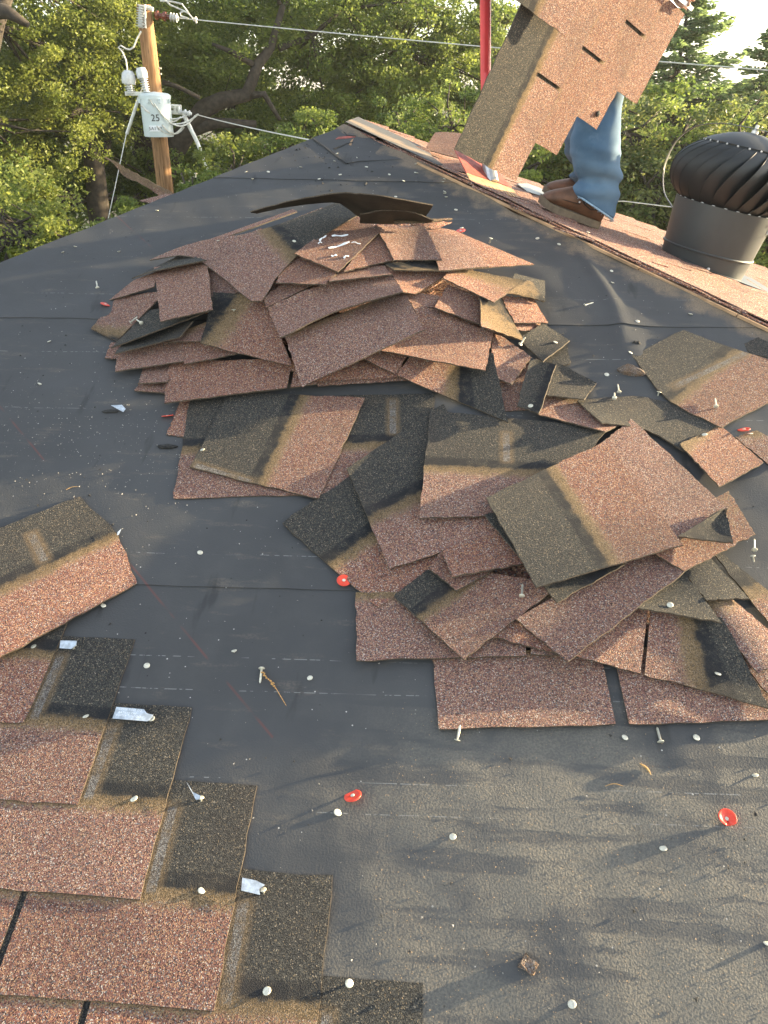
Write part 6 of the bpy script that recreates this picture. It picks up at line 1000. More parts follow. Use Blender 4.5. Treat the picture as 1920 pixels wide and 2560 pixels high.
def skinned(names, edges, J, Rj, name, mat, parent, root, scale=1., lv=2):
    m = bpy.data.meshes.new(name); bm = bmesh.new(); sk = bm.verts.layers.skin.verify(); vd = {n: bm.verts.new(J[n]) for n in names}
    for a, c in edges: bm.edges.new((vd[a], vd[c]))
    for n, vt in vd.items():
        rr_ = Rj[n]; vt[sk].radius = (rr_[0]*scale, rr_[1]*scale); vt[sk].use_root = (n == root)
    bm.to_mesh(m); bm.free(); o = bpy.data.objects.new(name, m); col.objects.link(o)
    o.modifiers.new('k', 'SKIN').use_smooth_shade = True; s_ = o.modifiers.new('s', 'SUBSURF'); s_.levels = lv; s_.render_levels = lv
    bpy.context.view_layer.update(); me = bpy.data.meshes.new_from_object(o.evaluated_get(bpy.context.evaluated_depsgraph_get())); bpy.data.objects.remove(o)
    me.materials.clear(); me.materials.append(mat); me.polygons.foreach_set('use_smooth', [True]*len(me.polygons)); return link(name, me, parent)
E_ = [('pelvis', 'waist'), ('waist', 'chest'), ('chest', 'neck0'), ('neck0', 'neck1'), ('neck1', 'head'), ('head', 'crown'), ('chest', 'sL'), ('sL', 'eL'), ('eL', 'wL'), ('chest', 'sR'), ('sR', 'eR'), ('eR', 'wR')]
body = skinned(list(J), E_, J, Rj, 'body', M['skin'], person, 'pelvis')
sj = {k: J[k] for k in ('pelvis', 'waist', 'chest', 'neck0', 'sL', 'eL', 'sR', 'eR')}
skinned(list(sj), [e for e in E_ if e[0] in sj and e[1] in sj], sj, {k: (Rj[k][0]*1.14+.008, Rj[k][1]*1.14+.008) for k in sj}, 'shirt', M['shirt'], person, 'pelvis')
hd_ = J['head']
b = MB(); b.lathe([(0, .115), (.05, .105), (.085, .07), (.100, .02), (.098, -.02), (.09, -.05), (.0, -.05)], 20, org=hd_+Vector((.022, 0, .035)), axis=(-.25, 0, 1)); smooth_angle(b.build('hair', M['hair'], person), 80)
b = MB(); b.tube([hd_+Vector((-.082, 0, .012)), hd_+Vector((-.112, 0, -.018)), hd_+Vector((-.09, 0, -.024))], [.010, .016, .010], 8); b.build('nose', M['skin'], person, True)
for s_ in (-1, 1):
    b = MB(); b.lathe([(0, .012), (.009, .008), (.012, 0), (0, -.012)], 12, org=hd_+Vector((-.078, .032*s_, .018)), axis=(-1, .2*s_, 0)); b.build('eye', simple('eye', (.05, .03, .02), .2), person, True)
    b = MB(); b.tube([hd_+Vector((.0, .083*s_, .03)), hd_+Vector((.012, .094*s_, .0)), hd_+Vector((.0, .085*s_, -.035))], [.010, .018, .009], 8); b.build('ear', M['skin'], person, True)
b = MB(); b.tube([hd_+Vector((-.082, -.024, -.048)), hd_+Vector((-.092, 0, -.046)), hd_+Vector((-.082, .024, -.048))], [.003, .006, .003], 6); b.build('mouth', simple('lips', (.33, .13, .10), .5), person, True)
for nm, wr in (('L', 'wL'), ('R', 'wR')):
    w_ = J[wr]; fw_ = (w_-J['e'+nm]).normalized(); sd_ = SA - fw_*SA.dot(fw_); sd_.normalize(); cu_ = fw_.cross(sd_)
    hj = {'wrist': w_-fw_*.01, 'palm': w_+fw_*.05}; hr = {'wrist': (.026, .020), 'palm': (.036, .017)}; he = [('wrist', 'palm')]
    for k in range(4):
        l_ = (.074, .084, .078, .062)[k]; o_ = sd_*((k-1.5)*.019); a_ = 'f%d' % k
        hj[a_+'a'] = w_+fw_*.085+o_; hj[a_+'b'] = w_+fw_*(.085+l_*.45)+o_+cu_*.012; hj[a_+'c'] = w_+fw_*(.085+l_*.62)+o_+cu_*.040; hr[a_+'a'] = (.0095, .0095); hr[a_+'b'] = (.0085, .0085); hr[a_+'c'] = (.007, .007)
        he += [('palm', a_+'a'), (a_+'a', a_+'b'), (a_+'b', a_+'c')]
    hj['t1'] = w_+fw_*.035+sd_*.045; hj['t2'] = w_+fw_*.07+sd_*.055+cu_*.03; hr['t1'] = (.012, .012); hr['t2'] = (.009, .009); he += [('wrist', 't1'), ('t1', 't2')]
    skinned(list(hj), he, hj, hr, 'hand', M['skin'], person, 'wrist', 1., 1)
# ------------------------------------------------------------------ ground
def msoil():
    t = NT('ground'); p = t.objvec(False); c = t.mix(t.ramp(t.noise(p, .35, 5), .35, .65), (.045, .065, .022), (.12, .095, .06)); c = t.mix(t.ramp(t.noise(p, 3, 4), .4, .7, 0, .6), c, (.03, .045, .014))
    return t.done(c, .95, t.bump(t.noise(p, 5, 4), .8, .05))
b = MB(); n = 40
for i in range(n):
    pass
g = MB(); g.add([(-600, -600, 0), (600, -600, 0), (600, 600, 0), (-600, 600, 0)], [(0, 1, 2, 3)])
tag(g.build('ground', msoil()), 'weedy ground round the house', None, None, 'structure')

# ------------------------------------------------------------------ utility pole
D = 16.
def mpole():
    t = NT('pole_wood'); p = t.objvec(); mp = t.new('ShaderNodeMapping'); t.l.new(p, mp.inputs[0]); mp.inputs['Scale'].default_value = (1, 1, .06)
    n = t.noise(mp.outputs[0], 26, 4); m2 = t.noise(mp.outputs[0], 60, 3)
    c = t.mix(t.ramp(n, .35, .65), (.20, .105, .048), (.34, .20, .10)); c = t.mix(t.ramp(m2, .60, .68, 0, .8), c, (.07, .04, .022))
    return t.done(c, .85, t.bump(m2, .6, .006), .2)
M['pole'] = mpole(); M['tank'] = simple('tank_paint', (.56, .63, .63), .45, 0, .06, 4); M['porcelain'] = simple('grey_porcelain', (.55, .56, .55), .22, 0, .08, 20); M['brown_glaze'] = simple('brown_glaze', (.13, .035, .022), .2, 0, .2, 20); M['alu'] = simple('weathered_aluminium', (.60, .59, .54), .5, .3, .15, 20); M['blackp'] = simple('black_paint', (.02, .02, .02), .6)
pb = at(388, 258, D); pole_x, pole_y = pb.x, pb.y
def atp(px, py, dd=0.):        # a place in the upright plane through the pole
    r_ = ray(px, py); fh = Vector((CF.x, CF.y, 0)).normalized(); t_ = ((pb-CAM).dot(fh)+dd)/r_.dot(fh); return CAM+r_*t_
top = atp(366, 12); pole = thing('utility_pole', 'wooden utility pole with a grey transformer left of the roof peak', 'utility pole', (pole_x, pole_y, 0))
PO = Vector((pole_x, pole_y, 0)); lc = lambda p: Vector(p)-PO
b = MB(); ztop = top.z; b.tube([(0, 0, 0), (0, 0, ztop*.5), (0, 0, ztop-.6), (0, 0, ztop)], [.185, .158, .135, .118], 22); smooth_angle(b.build('pole', M['pole'], pole), 50)
# transformer
tc = lc(atp(388, 298, -.33)); tt = lc(atp(388, 243, -.33)); tb = lc(atp(397, 341, -.33)); RT = .255
hT = tt.z-tb.z; tx, ty = (tt.x+tb.x)/2, (tt.y+tb.y)/2
tank = None
b = MB(); b.lathe([(RT*.97, tb.z), (RT, tb.z+.02), (RT, tt.z-.03), (RT*1.05, tt.z-.03), (RT*1.06, tt.z+.03), (RT*.9, tt.z+.06), (0, tt.z+.085)], 36, org=(tx, ty, 0)); tank = smooth_angle(b.build('transformer_tank', M['tank'], pole), 35)
b = MB()
for a in (-2.6, -1.75, -.95, -.2): b.box((tx+RT*1.04*math.cos(a), ty+RT*1.04*math.sin(a), tt.z-.055), (.02, 0, 0), (0, .02, 0), (0, 0, .035))
b.build('lid_clamps', M['tank'], tank)
def text(txt, org, ex, ez, size, mat, parent, nm='lettering'):
    cu = bpy.data.curves.new('lettering', 'FONT'); cu.body = txt; cu.size = size; cu.align_x = 'CENTER'; cu.extrude = .001
    to = bpy.data.objects.new('lettering', cu); col.objects.link(to); bpy.context.view_layer.update()
    me = bpy.data.meshes.new_from_object(to.evaluated_get(bpy.context.evaluated_depsgraph_get())); bpy.data.objects.remove(to)
    ex = ex.normalized(); ez = ez.normalized(); ey = ex.cross(ez)
    me.transform(Matrix(((ex.x, ez.x, -ey.x*-1, org.x), (ex.y, ez.y, -ey.y*-1, org.y), (ex.z, ez.z, -ey.z*-1, org.z), (0, 0, 0, 1)))); me.materials.append(mat); return link(nm, me, parent)
toCam = Vector((CAM.x-PO.x-tx, CAM.y-PO.y-ty, 0)).normalized(); exT = Vector((0, 0, 1)).cross(toCam)
fT = Vector((tx, ty, 0)) + toCam*(RT+.004) - exT*.03
text('25', fT+Vector((0, 0, tt.z-.36)), exT, Vector((0, 0, 1)), .15, M['blackp'], tank)
b = MB(); b.box(fT-exT*.02+Vector((0, 0, tt.z-.475)), exT*.10, toCam*.003, Vector((0, 0, .045))); lb_ = b.build('number_label', M['print'], tank)
text('5A1 02', fT-exT*.02+toCam*.006+Vector((0, 0, tt.z-.50)), exT, Vector((0, 0, 1)), .075, M['blackp'], tank)
def insul(p0, p1, r_, n_, mat, nm, parent=pole, seg=16):
    p0, p1 = Vector(p0), Vector(p1); L = (p1-p0).length; pr = [(0, 0)]
    for k in range(n_): z = L*(k+.1)/n_; pr += [(r_*.55, z), (r_, z+L/n_*.30), (r_*.95, z+L/n_*.5), (r_*.55, z+L/n_*.6)]
    pr += [(r_*.5, L), (0, L)]; b = MB(); b.lathe(pr, seg, org=p0, axis=(p1-p0)); return smooth_angle(b.build(nm, mat, parent), 50)
insul(lc(atp(354, 12, -.12)), lc(atp(352, 70, -.12)), .085, 9, M['porcelain'], 'cutout_insulator')
b = MB(); b.tube([lc(atp(360, 16, -.1)), lc(atp(383, 24, -.1))], .035, 8); b.tube([lc(atp(362, 12, -.16)), lc(atp(364, 70, -.16))], .016, 8); b.build('cutout_bracket', M['alu'], pole)
insul(lc(atp(384, 37)), lc(atp(404, 40)), .075, 1, M['brown_glaze'], 'strain_insulator'); insul(lc(atp(402, 40)), lc(atp(424, 43)), .075, 1, M['brown_glaze'], 'strain_insulator'); insul(lc(atp(424, 42)), lc(atp(446, 46)), .07, 3, M['porcelain'], 'strain_insulator')
insul(lc(atp(366, 232, -.40)), lc(atp(357, 190, -.40)), .075, 7, M['porcelain'], 'bushing'); insul(lc(atp(327, 236, -.40)), lc(atp(322, 208, -.40)), .085, 5, M['brown_glaze'] if False else M['porcelain'], 'arrester')
b = MB(); e = lc(atp(322, 210, -.40)); b.lathe([(.11, 0), (.12, .06), (.11, .15), (.07, .2), (0, .21)], 16, org=e, axis=lc(atp(321, 186, -.40))-e); smooth_angle(b.build('arrester_cap', M['porcelain'], pole), 50)
b = MB(); e = lc(atp(357, 196, -.40)); b.lathe([(.09, 0), (.095, .1), (.07, .16), (0, .17)], 14, org=e, axis=(-.1, 0, 1)); smooth_angle(b.build('bushing_cap', M['porcelain'], pole), 50)
b = MB(); b.box(lc(atp(338, 234, -.40)), (.17, 0, 0), (0, .03, 0), (0, 0, .03)); b.build('arrester_bracket', M['alu'], pole)
# secondary rack and wires to it
b = MB(); b.tube([lc(atp(405, 264, -.2)), lc(atp(453, 267, -.2))], .035, 6); b.tube([lc(atp(407, 278, -.2)), lc(atp(462, 283, -.2))], .035, 6); b.tube([lc(atp(438, 264, -.2)), lc(atp(438, 281, -.2))], .035, 6); b.build('service_rack', M['alu'], pole)
for i, (x, y) in enumerate(((448, 272), (449, 278), (463, 280), (473, 283))): insul(lc(atp(x-5, y-1, -.22)), lc(atp(x+6, y+2, -.22)), .05, 1, M['porcelain'], 'spool_insulator')
b = MB()
def sag(p, q, s_, n=12): return [Vector(p).lerp(Vector(q), k/n) - Vector((0, 0, s_*4*(k/n)*(1-k/n))) for k in range(n+1)]
for (x0, y0, x1, y1, s_) in ((352, 262, 496, 285, .22), (362, 275, 470, 287, .10), (375, 250, 452, 292, .18), (385, 258, 488, 289, .25), (392, 315, 465, 300, .18), (405, 312, 460, 318, .12)):
    b.tube(sag(lc(atp(x0, y0, -.62)), lc(atp(x1, y1, -.22)), s_), .013, 6)
for pts in ([(357, 190), (352, 168), (354, 178)], [(353, 78), (342, 98), (334, 118), (325, 124), (315, 122), (302, 114), (296, 118), (306, 130), (315, 150), (318, 170), (317, 188)], [(470, 30), (455, 10), (430, 4), (400, 2)], [(414, 0), (425, 12), (448, 22), (470, 32), (482, 46)], [(470, 46), (452, 40), (450, 32), (460, 28), (473, 34)]):
    b.tube([lc(atp(x, y, -.25)) for x, y in pts], .014, 6)
b.build('jumper_wires', M['alu'], pole)
b = MB(); b.tube([lc(atp(486, 44)), lc(atp(492, 58))], .02, 6); b.tube([lc(atp(486, 44)), lc(atp(489, 52))], .04, 8); b.build('line_clamp', M['alu'], pole)
for x, y in ((395, 170), (396, 184)): 
    b = MB(); b.tube([lc(atp(x-5, y)), lc(atp(x+8, y+1))], .016, 6); b.build('step_bolt', M['alu'], pole)
# wires of their own
def wire(name, label, pts, rad, mat):
    b = MB(); b.tube(pts, rad, 6); o = b.build(name, mat, loc=pts[0]); return tag(o, label, 'wire', 'overhead wires')
far1 = at(2300, 205, 30.)
wire('power_line', 'upper overhead wire from the pole top across the trees', sag(atp(446, 45), at(2300, 205, 14.), .03, 30), .0085, M['alu'])
wire('service_drop', 'lower twisted wire from the transformer rack to the roof', sag(atp(490, 286, -.2), at(840, 362, 9.0), .02, 16), .008, M['alu'])
wire('guy_wire', 'guy wire with a pale guard running down left of the pole', [atp(357, 215, -.35), atp(316, 335, -.4), atp(268, 560, -.7), atp(250, 640, -.9)], [.009, .009, .008, .008], M['alu'])
b = MB(); b.tube([atp(351, 233, -.36), atp(317, 335, -.4)], .028, 8); tag(b.build('wire_guard', M['alu'], loc=atp(351, 233, -.36)), 'pale tubular guard on the guy wire left of the transformer', 'wire guard')
b = MB(); b.tube([atp(460, 288, -.2), atp(495, 360, -.3), atp(524, 440, -.4), atp(560, 540, -.4)], [.04, .035, .026, .026], 8); tag(b.build('service_mast', M['alu'], loc=atp(460, 288, -.2)), 'slanting pale mast right of the pole under the rack', 'mast')
wire('fence_wire', 'thin wire low behind the boots and the vent', [at(1330, 505, 9.), at(1560, 503, 9.), at(1700, 520, 9.), at(1960, 560, 9.)], .005, M['alu'])

# ------------------------------------------------------------------ trees
def mleaf(name, c0, c1, tr):
    t = NT(name); a = t.new('ShaderNodeAttribute', attribute_name='tint').outputs['Fac']
    c = t.cramp(a, [(0, tuple(q*.55 for q in c0)), (.35, c0), (.75, c1), (1, tuple(q*1.25 for q in c1))], 'LINEAR')
    t.done(c, .5, None, .35)
    tb_ = t.new('ShaderNodeBsdfTranslucent'); hs = t.new('ShaderNodeHueSaturation'); t.l.new(c, hs.inputs['Color']); hs.inputs['Value'].default_value = 1.5; hs.inputs['Hue'].default_value = .49; t.l.new(hs.outputs[0], tb_.inputs[0])
    mx = t.new('ShaderNodeMixShader'); mx.inputs[0].default_value = tr; t.l.new(t.b.outputs[0], mx.inputs[1]); t.l.new(tb_.outputs[0], mx.inputs[2])
    t.l.new(mx.outputs[0], t.n['Material Output'].inputs[0]); return t.m
M['leaf_y'] = mleaf('leaf_yellowish', (.095, .130, .022), (.205, .235, .052), .45)
M['leaf_g'] = mleaf('leaf_green', (.078, .125, .026), (.185, .230, .050), .50)
M['leaf_d'] = mleaf('leaf_dark', (.060, .100, .026), (.145, .190, .048), .44)
M['leaf_c'] = mleaf('needles', (.060, .105, .045), (.150, .215, .080), .42)
def leaves(name, P, S, tint, mat, parent, seed, aspect=.5, dirs=None, droop=0.):
    r = np.random.RandomState(seed); n = len(P)
    a = r.normal(size=(n, 3)) if dirs is None else dirs + r.normal(size=(n, 3))*.35
    a[:, 2] = a[:, 2]*.7 - droop; a /= np.linalg.norm(a, axis=1, keepdims=True)
    q = r.normal(size=(n, 3)); q[:, 2] += .0; b_ = np.cross(a, q); b_ /= np.linalg.norm(b_, axis=1, keepdims=True)+1e-9
    S = S[:, None]; c = np.cross(a, b_)*S*.10
    Vs = np.stack([P-a*S, P+b_*S*aspect+c, P+a*S, P-b_*S*aspect+c], 1).reshape(-1, 3).astype(np.float32)
    m = bpy.data.meshes.new(name); m.vertices.add(4*n); m.vertices.foreach_set('co', Vs.ravel()); m.loops.add(4*n); m.loops.foreach_set('vertex_index', np.arange(4*n, dtype=np.int32)); m.polygons.add(n); m.polygons.foreach_set('loop_start', np.arange(0, 4*n, 4, dtype=np.int32)); m.polygons.foreach_set('loop_total', np.full(n, 4, np.int32)); m.update(calc_edges=True)
    at_ = m.attributes.new('tint', 'FLOAT', 'POINT'); at_.data.foreach_set('value', np.repeat(tint, 4).astype(np.float32)); m.materials.append(mat)
    o = link(name, m, parent); tag(o, None, None, None, 'stuff'); return o
def tree(name, label, base, blobs, nleaf, size, mat, seed, trunk=None, limbs=(), cat_='tree', group=None, clump=.42, sparse=1., trad=.22, spray=0):
    """blobs: (centre, radius) in world; limbs: (points, r0, r1)"""
    r = np.random.RandomState(seed); base = Vector(base); t = thing(name, label, cat_, base, group); bv = np.array(base)
    ctr = []; 
    tot = sum(rd**2 for _, rd in blobs)
    ncl = int(max(12, sparse*tot*16/(clump/.42)**2))
    for c, rd in blobs:
        k = max(4, int(ncl*rd**2/tot)); d = r.normal(size=(k, 3)); d /= np.linalg.norm(d, axis=1, keepdims=True); rr_ = rd*(.35+.65*r.rand(k, 1)**.45)
        ctr.append(np.array(c)-bv + d*rr_*np.array([1, 1, .85]))
    ctr = np.concatenate(ctr); nc = len(ctr); ct = r.rand(nc)
    w = r.dirichlet(np.ones(nc)*2.2); ids = r.choice(nc, nleaf, p=w)
    d = r.normal(size=(nleaf, 3)); d /= np.linalg.norm(d, axis=1, keepdims=True); cr_ = clump*(.6+.8*r.rand(nc))
    P = ctr[ids] + d*(cr_[ids]*r.rand(nleaf)**.42)[:, None]*np.array([1, 1, .62])
    tint = np.clip(.25+.35*ct[ids]+.40*r.rand(nleaf)-.1, 0, 1)
    P = P[P[:, 2] > -bv[2]+.05]; nleaf = len(P); tint = tint[:nleaf]
    leaves('crown', P, size*(.6+.8*r.rand(nleaf)), tint, mat, t, seed+1)
    b = MB()
    if trunk is None:
        c0 = np.array(blobs[0][0])-bv; trunk = [Vector((0, 0, -.2)), Vector((c0[0]*.3, c0[1]*.3, c0[2]*.45)), Vector(c0)]
        b.tube(trunk, [trad, trad*.75, trad*.35], 10)
    else: b.tube([Vector(p)-base for p in trunk], [trad*(1-.55*k/(len(trunk)-1)) for k in range(len(trunk))], 10)
    for pts, r0_, r1_ in limbs: b.tube([Vector(p)-base for p in pts], [r0_+(r1_-r0_)*k/(len(pts)-1) for k in range(len(pts))], 8)
    tr_ = np.array(b.v)
    up = tr_[tr_[:, 2] > tr_[:, 2].max()*.45] if len(tr_) else tr_
    for i in r.choice(nc, min(nc, 46), False):          # twigs into the clumps
        q = ctr[i]; j = np.argmin(((up-q)**2).sum(1)); p = up[j]; mid = (p+q)/2 + r.normal(0, .12, 3); L = np.linalg.norm(q-p)
        if L > 3.2: continue
        b.tube([Vector(p), Vector(mid), Vector(q)], [min(.045, .012+.012*L), .018, .006], 5)
    o = b.build('trunk', M['bark'], t, True)
    return t
def ground(px, py, d): p = at(px, py, d); return Vector((p.x, p.y, 0))
def B(*l): return [(at(x, y, d), r_) for x, y, d, r_ in l]
s = 1/120.
tree('broadleaf_tree', 'yellow green sunlit tree at the left edge with loose twiggy branches', ground(40, 200, 16.5), B((40, 110, 18.5, 1.9), (180, 60, 18.6, 1.6), (215, 235, 18.4, 1.3), (70, 320, 18, 1.5), (330, 70, 19.3, 1.2), (-120, 250, 18.5, 2.0), (150, -60, 19, 2.0)), 105000, .033, M['leaf_y'], 11, trunk=[ground(-60, 300, 16.8), at(-60, 300, 16.8), at(-10, 60, 16.8), at(40, -80, 16.8)], limbs=[([at(-60, 20, 16.4), at(20, 30, 16.2), at(70, 62, 16.)], .16, .05)], clump=.30, sparse=1.15)
D2 = 20.5
tree('oak_tree', 'large dark limbed oak behind the utility pole', ground(400, 420, D2), B((480, 60, 21, 2.2), (650, 130, 20.5, 2.1), (820, 50, 21, 2.), (470, 300, 21.5, 1.0), (880, 200, 20.5, 1.6), (720, 330, 21, 1.1), (570, 170, 19.8, 1.2), (700, -150, 21, 2.8), (400, -120, 21.5, 2.4), (1000, -60, 21, 1.9)), 110000, .038, M['leaf_g'], 12,
     trunk=[ground(380, 700, D2), at(375, 560, D2), at(362, 420, D2), at(352, 300, D2), at(335, 150, D2), at(330, 0, D2)], trad=.36,
     limbs=[([at(385, 430, D2-.9), at(451, 347, D2-1.0-.3), at(511, 271, D2-1.0-.5), at(556, 250, D2-1.0-.6), at(617, 237, D2-1.0-.6), at(645, 160, D2-1.0-.6), at(677, 120, D2-1.0-.5), at(707, 15, D2-1.0-.4)], .24, .06), ([at(410, 450, D2-.9), at(440, 380, D2-1.0-.2), at(481, 325, D2-1.0-.4), at(541, 307, D2-1.0-.6), at(640, 310, D2-1.0-.8)], .22, .07), ([at(617, 240, D2-1.0-.6), at(660, 235, D2-1.0-.7), at(700, 300, D2-1.0-.8)], .09, .04), ([at(640, 165, D2-1.0-.6), at(580, 130, D2-1.0-.8), at(530, 110, D2-1.0-.8)], .07, .03), ([at(405, 205, D2-1.0-1), at(440, 215, D2-1.0-1), at(500, 245, D2-1.0-1)], .05, .04), ([at(700, 120, D2-1.0-.5), at(780, 90, D2-.9), at(860, 20, D2-.9)], .07, .03)], clump=.36, sparse=1.05)
tree('oak_tree', 'dark trunked tree half hidden left of the pole', ground(240, 500, 19), B((330, 330, 20, 1.5), (150, 420, 19.5, 1.5), (300, 180, 20.5, 1.4), (60, 470, 19, 1.4), (380, 470, 20, 1.0)), 75000, .034, M['leaf_g'], 13, trunk=[ground(245, 600, 19), at(243, 500, 18.6), at(238, 425, 18.5), at(222, 350, 18.5), at(212, 275, 18.5), at(190, 180, 18.8)], trad=.26, limbs=[([at(212, 275, 18.5), at(185, 285, 18.3), at(160, 300, 18.2)], .10, .05), ([at(240, 440, 18.5), at(262, 380, 18.6), at(300, 260, 19)], .12, .05)], clump=.34)
tree('broadleaf_tree', 'green tree behind the roof peak left of the red pole', ground(1050, 300, 21), B((1000, 120, 21, 1.7), (1110, 50, 21, 1.4), (940, 260, 21, 1.3), (1090, 250, 20.5, 1.3), (1190, 150, 21, 1.2), (1230, 260, 21, 1.2), (860, 330, 20, .9)), 60000, .038, M['leaf_g'], 14, clump=.28, sparse=.7)
tree('broadleaf_tree', 'pale green tree top showing sky beside the carried sheet', ground(1260, 200, 24), B((1260, 120, 24, 1.0), (1200, 30, 24.5, .9), (1150, 110, 24.5, 1.1)), 11000, .05, M['leaf_y'], 15, clump=.34, sparse=.8)
for i, (x, y, rr_) in enumerate(((60, 330, 3.6), (330, 180, 3.4), (620, 300, 3.4), (860, 160, 3.2), (1080, 320, 2.6), (-100, 60, 3.5), (560, 20, 3.0))):
    tree('background_tree', ['dense dark tree deep behind the left edge', 'dense dark tree deep behind the pole', 'dense dark tree deep behind the oak limbs', 'dense dark tree deep behind the roof peak', 'low dense dark tree beyond the ridge', 'tall dark tree beyond the left edge of the view', 'tall dark tree behind the upper oak crown'][i], ground(x, y, 28), B((x, y, 28, rr_), (x+60, y+230, 27, rr_*.8)), 20000, .085, M['leaf_d'], 30+i, group='dark trees filling the background', clump=.7, sparse=.8)
BU = ((40, 560, 12, .95, 'y'), (180, 610, 11.5, .55, 'y'), (330, 590, 13, .6, 'g'), (480, 505, 13.5, .55, 'g'), (590, 440, 14, .65, 'y'), (700, 400, 14.5, .6, 'g'), (800, 345, 15, .6, 'g'), (-80, 450, 13, 1.1, 'g'), (1000, 330, 15, .7, 'd'), (1130, 320, 14, .8, 'g'))
BLAB = ('leafy bush at the lower left edge above the roof', 'small bright bush just above the left hip', 'bush below the bent torn shingle at the left hip', 'bush right of the pole foot at the hip line', 'feathery bright bush under the slanting mast', 'bush in the middle of the left hip line', 'bush just left of the roof peak', 'tall bush at the far left edge', 'dark bush just right of the roof peak', 'bush behind the pinkish ridge shingle')
for i, ((x, y, d, rr_, k), lab) in enumerate(zip(BU, BLAB)):
    tree('bush', lab, ground(x, y, d), B((x, y, d, rr_), (x+40*(-1)**i, y+90, d, rr_*1.1), (x, y+260, d, rr_*1.3), (x, y+480, d, rr_*1.3)), 16500, .031, M['leaf_'+k], 50+i, cat_='bush', group='bushes behind the roof', clump=.20, trad=.05)
BU = ((1300, 430, 10.5, .6), (1420, 350, 11, .65), (1560, 330, 11.5, .7), (1700, 340, 11.5, .75), (1850, 380, 11, .75), (1620, 470, 10.5, .6), (1960, 520, 10, .8), (1480, 250, 14, .8), (1330, 320, 13, .7))
BLAB = ('dark bush under the steps of the carried sheet', 'bush directly behind the jeans', 'reddish tipped bush right of the jeans', 'broad bush above the turbine vent', 'bush right above the turbine vent at the edge', 'bush between the boots and the vent', 'bush low at the right edge behind the vent', 'bright tipped shrub top beside the jeans', 'shrub hidden behind the carried sheet')
M['leaf_r'] = mleaf('leaf_olive', (.062, .095, .026), (.155, .170, .052), .42)
for i, ((x, y, d, rr_), lab) in enumerate(zip(BU, BLAB)):
    tree('bush', lab, ground(x, y, d), B((x, y, d, rr_), (x+30, y+110, d, rr_*1.1), (x-20, y+260, d, rr_*1.3), (x, y+480, d, rr_*1.3)), 20000, .027, M['leaf_r' if i % 3 else 'leaf_g'], 70+i, cat_='bush', group='bushes behind the right slope', clump=.17, trad=.05)
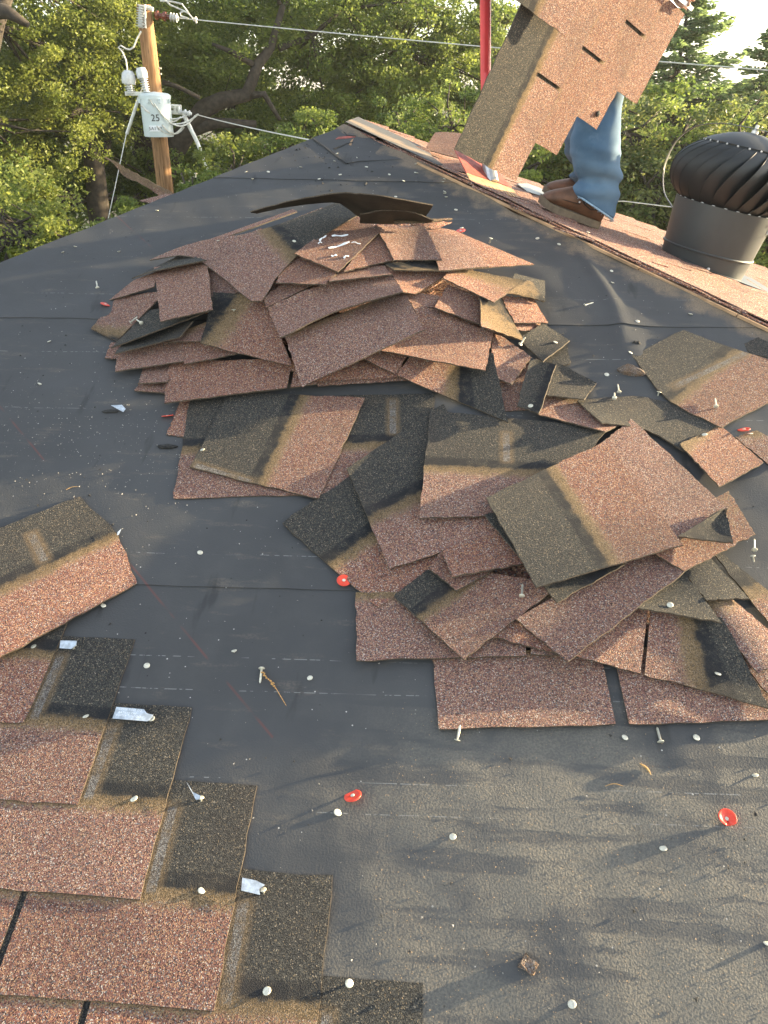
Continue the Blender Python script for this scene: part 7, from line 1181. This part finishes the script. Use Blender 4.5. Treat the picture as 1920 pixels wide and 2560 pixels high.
# conifers
def conifer(label, px, pyt, d, hw, seed, n=34000, ht=None, mat='leaf_c'):
    r = np.random.RandomState(seed); tp = at(px, pyt, d); base = Vector((tp.x, tp.y, 0)); t = thing('conifer_tree', label, 'tree', base, 'conifers at the right'); H_ = tp.z
    b = MB(); b.tube([(0, 0, -.2), (0, 0, H_*.5), (0, 0, H_)], [.22, .15, .015], 8); Ps, Ds, Ti = [], [], []
    z = H_-.12; lvl = 0
    while z > H_*.22:
        f = (H_-z)/(H_*.75); L0 = hw*min(1., .10+1.25*f**.85)
        for k in range(5+int(5*min(f*2, 1))):
            a = r.uniform(0, 6.283); L = L0*r.uniform(.65, 1.12); up = r.uniform(-.05, .35)*(1-f)+.05; n_ = 6
            pts = [Vector((math.cos(a)*L*s_, math.sin(a)*L*s_, z + L*(up*s_*1.2-.55*s_*s_*(.5+f*.5)+.25*s_**4))) for s_ in np.linspace(0, 1, n_)]
            b.tube(pts, [max(.035*L/2, .008)*(1-.85*q/(n_-1)) for q in range(n_)], 4, cap=False)
            m_ = int(30+150*L); s_ = r.rand(m_)**.62; q = s_*(n_-1); i0 = np.minimum(q.astype(int), n_-2); fr = (q-i0)[:, None]; A = np.array(pts); C = A[i0]*(1-fr)+A[i0+1]*fr
            side_ = np.array([-math.sin(a), math.cos(a), 0]); wd = (.10+.22*L*(1-s_))*.55
            off = r.uniform(-1, 1, m_); C = C + side_[None]*(off*wd)[:, None] + r.normal(0, .035, (m_, 3)); C[:, 2] -= np.abs(off)*wd*.25
            dr = np.array([math.cos(a), math.sin(a), .15])[None]*.8 + side_[None]*np.sign(off)[:, None]*.6
            Ps.append(C); Ds.append(dr); Ti.append(np.clip(.15+.55*s_+.3*r.rand(m_), 0, 1))
        z -= r.uniform(.09, .17)*(1+f)
    P = np.concatenate(Ps); Dd = np.concatenate(Ds); Tt = np.concatenate(Ti)
    if len(P) > n: k = r.choice(len(P), n, False); P, Dd, Tt = P[k], Dd[k], Tt[k]
    leaves('crown', P, .075*(.6+.8*r.rand(len(P))), Tt, M[mat], t, seed+5, .26, Dd, .05); b.build('trunk', M['bark'], t, True)
conifer('tall conifer with drooping boughs against the white sky', 1728, -25, 19., 2.9, 81, 70000)
conifer('conifer cut by the right edge against the white sky', 1945, 55, 20., 1.9, 82, 42000)
conifer('shorter conifer behind the carried sheet', 1590, 120, 22., 2.0, 83, 42000)
for i, (x, y, rr_) in enumerate(((1500, 420, 2.6), (1720, 430, 2.6), (1920, 400, 2.6), (1330, 300, 2.2))):
    tree('background_tree', ['low dark tree beyond the jeans', 'low dark tree beyond the vent', 'low dark tree beyond the right edge', 'low dark tree beyond the carried sheet'][i], ground(x, y, 26), B((x, y, 26, rr_), (x+50, y+230, 25, rr_*.9)), 24000, .08, M['leaf_d'], 90+i, group='dark trees filling the background', clump=.6, sparse=.8)

# ------------------------------------------------------------------ evening haze
b = MB(); b.box((0, 14, 8.5), (70, 0, 0), (0, 60, 0), (0, 0, 9.6)); hz = b.build('haze', None)
hm = bpy.data.materials.new('haze'); hm.use_nodes = True; hn = hm.node_tree; hn.nodes.remove(hn.nodes['Principled BSDF']); pv = hn.nodes.new('ShaderNodeVolumePrincipled'); pv.inputs['Density'].default_value = .0008; pv.inputs['Color'].default_value = (.95, .95, .92, 1); pv.inputs['Anisotropy'].default_value = .45
hn.links.new(pv.outputs[0], hn.nodes['Material Output'].inputs['Volume']); hz.data.materials.clear(); hz.data.materials.append(hm); tag(hz, 'thin warm haze in the air', None, None, 'stuff')
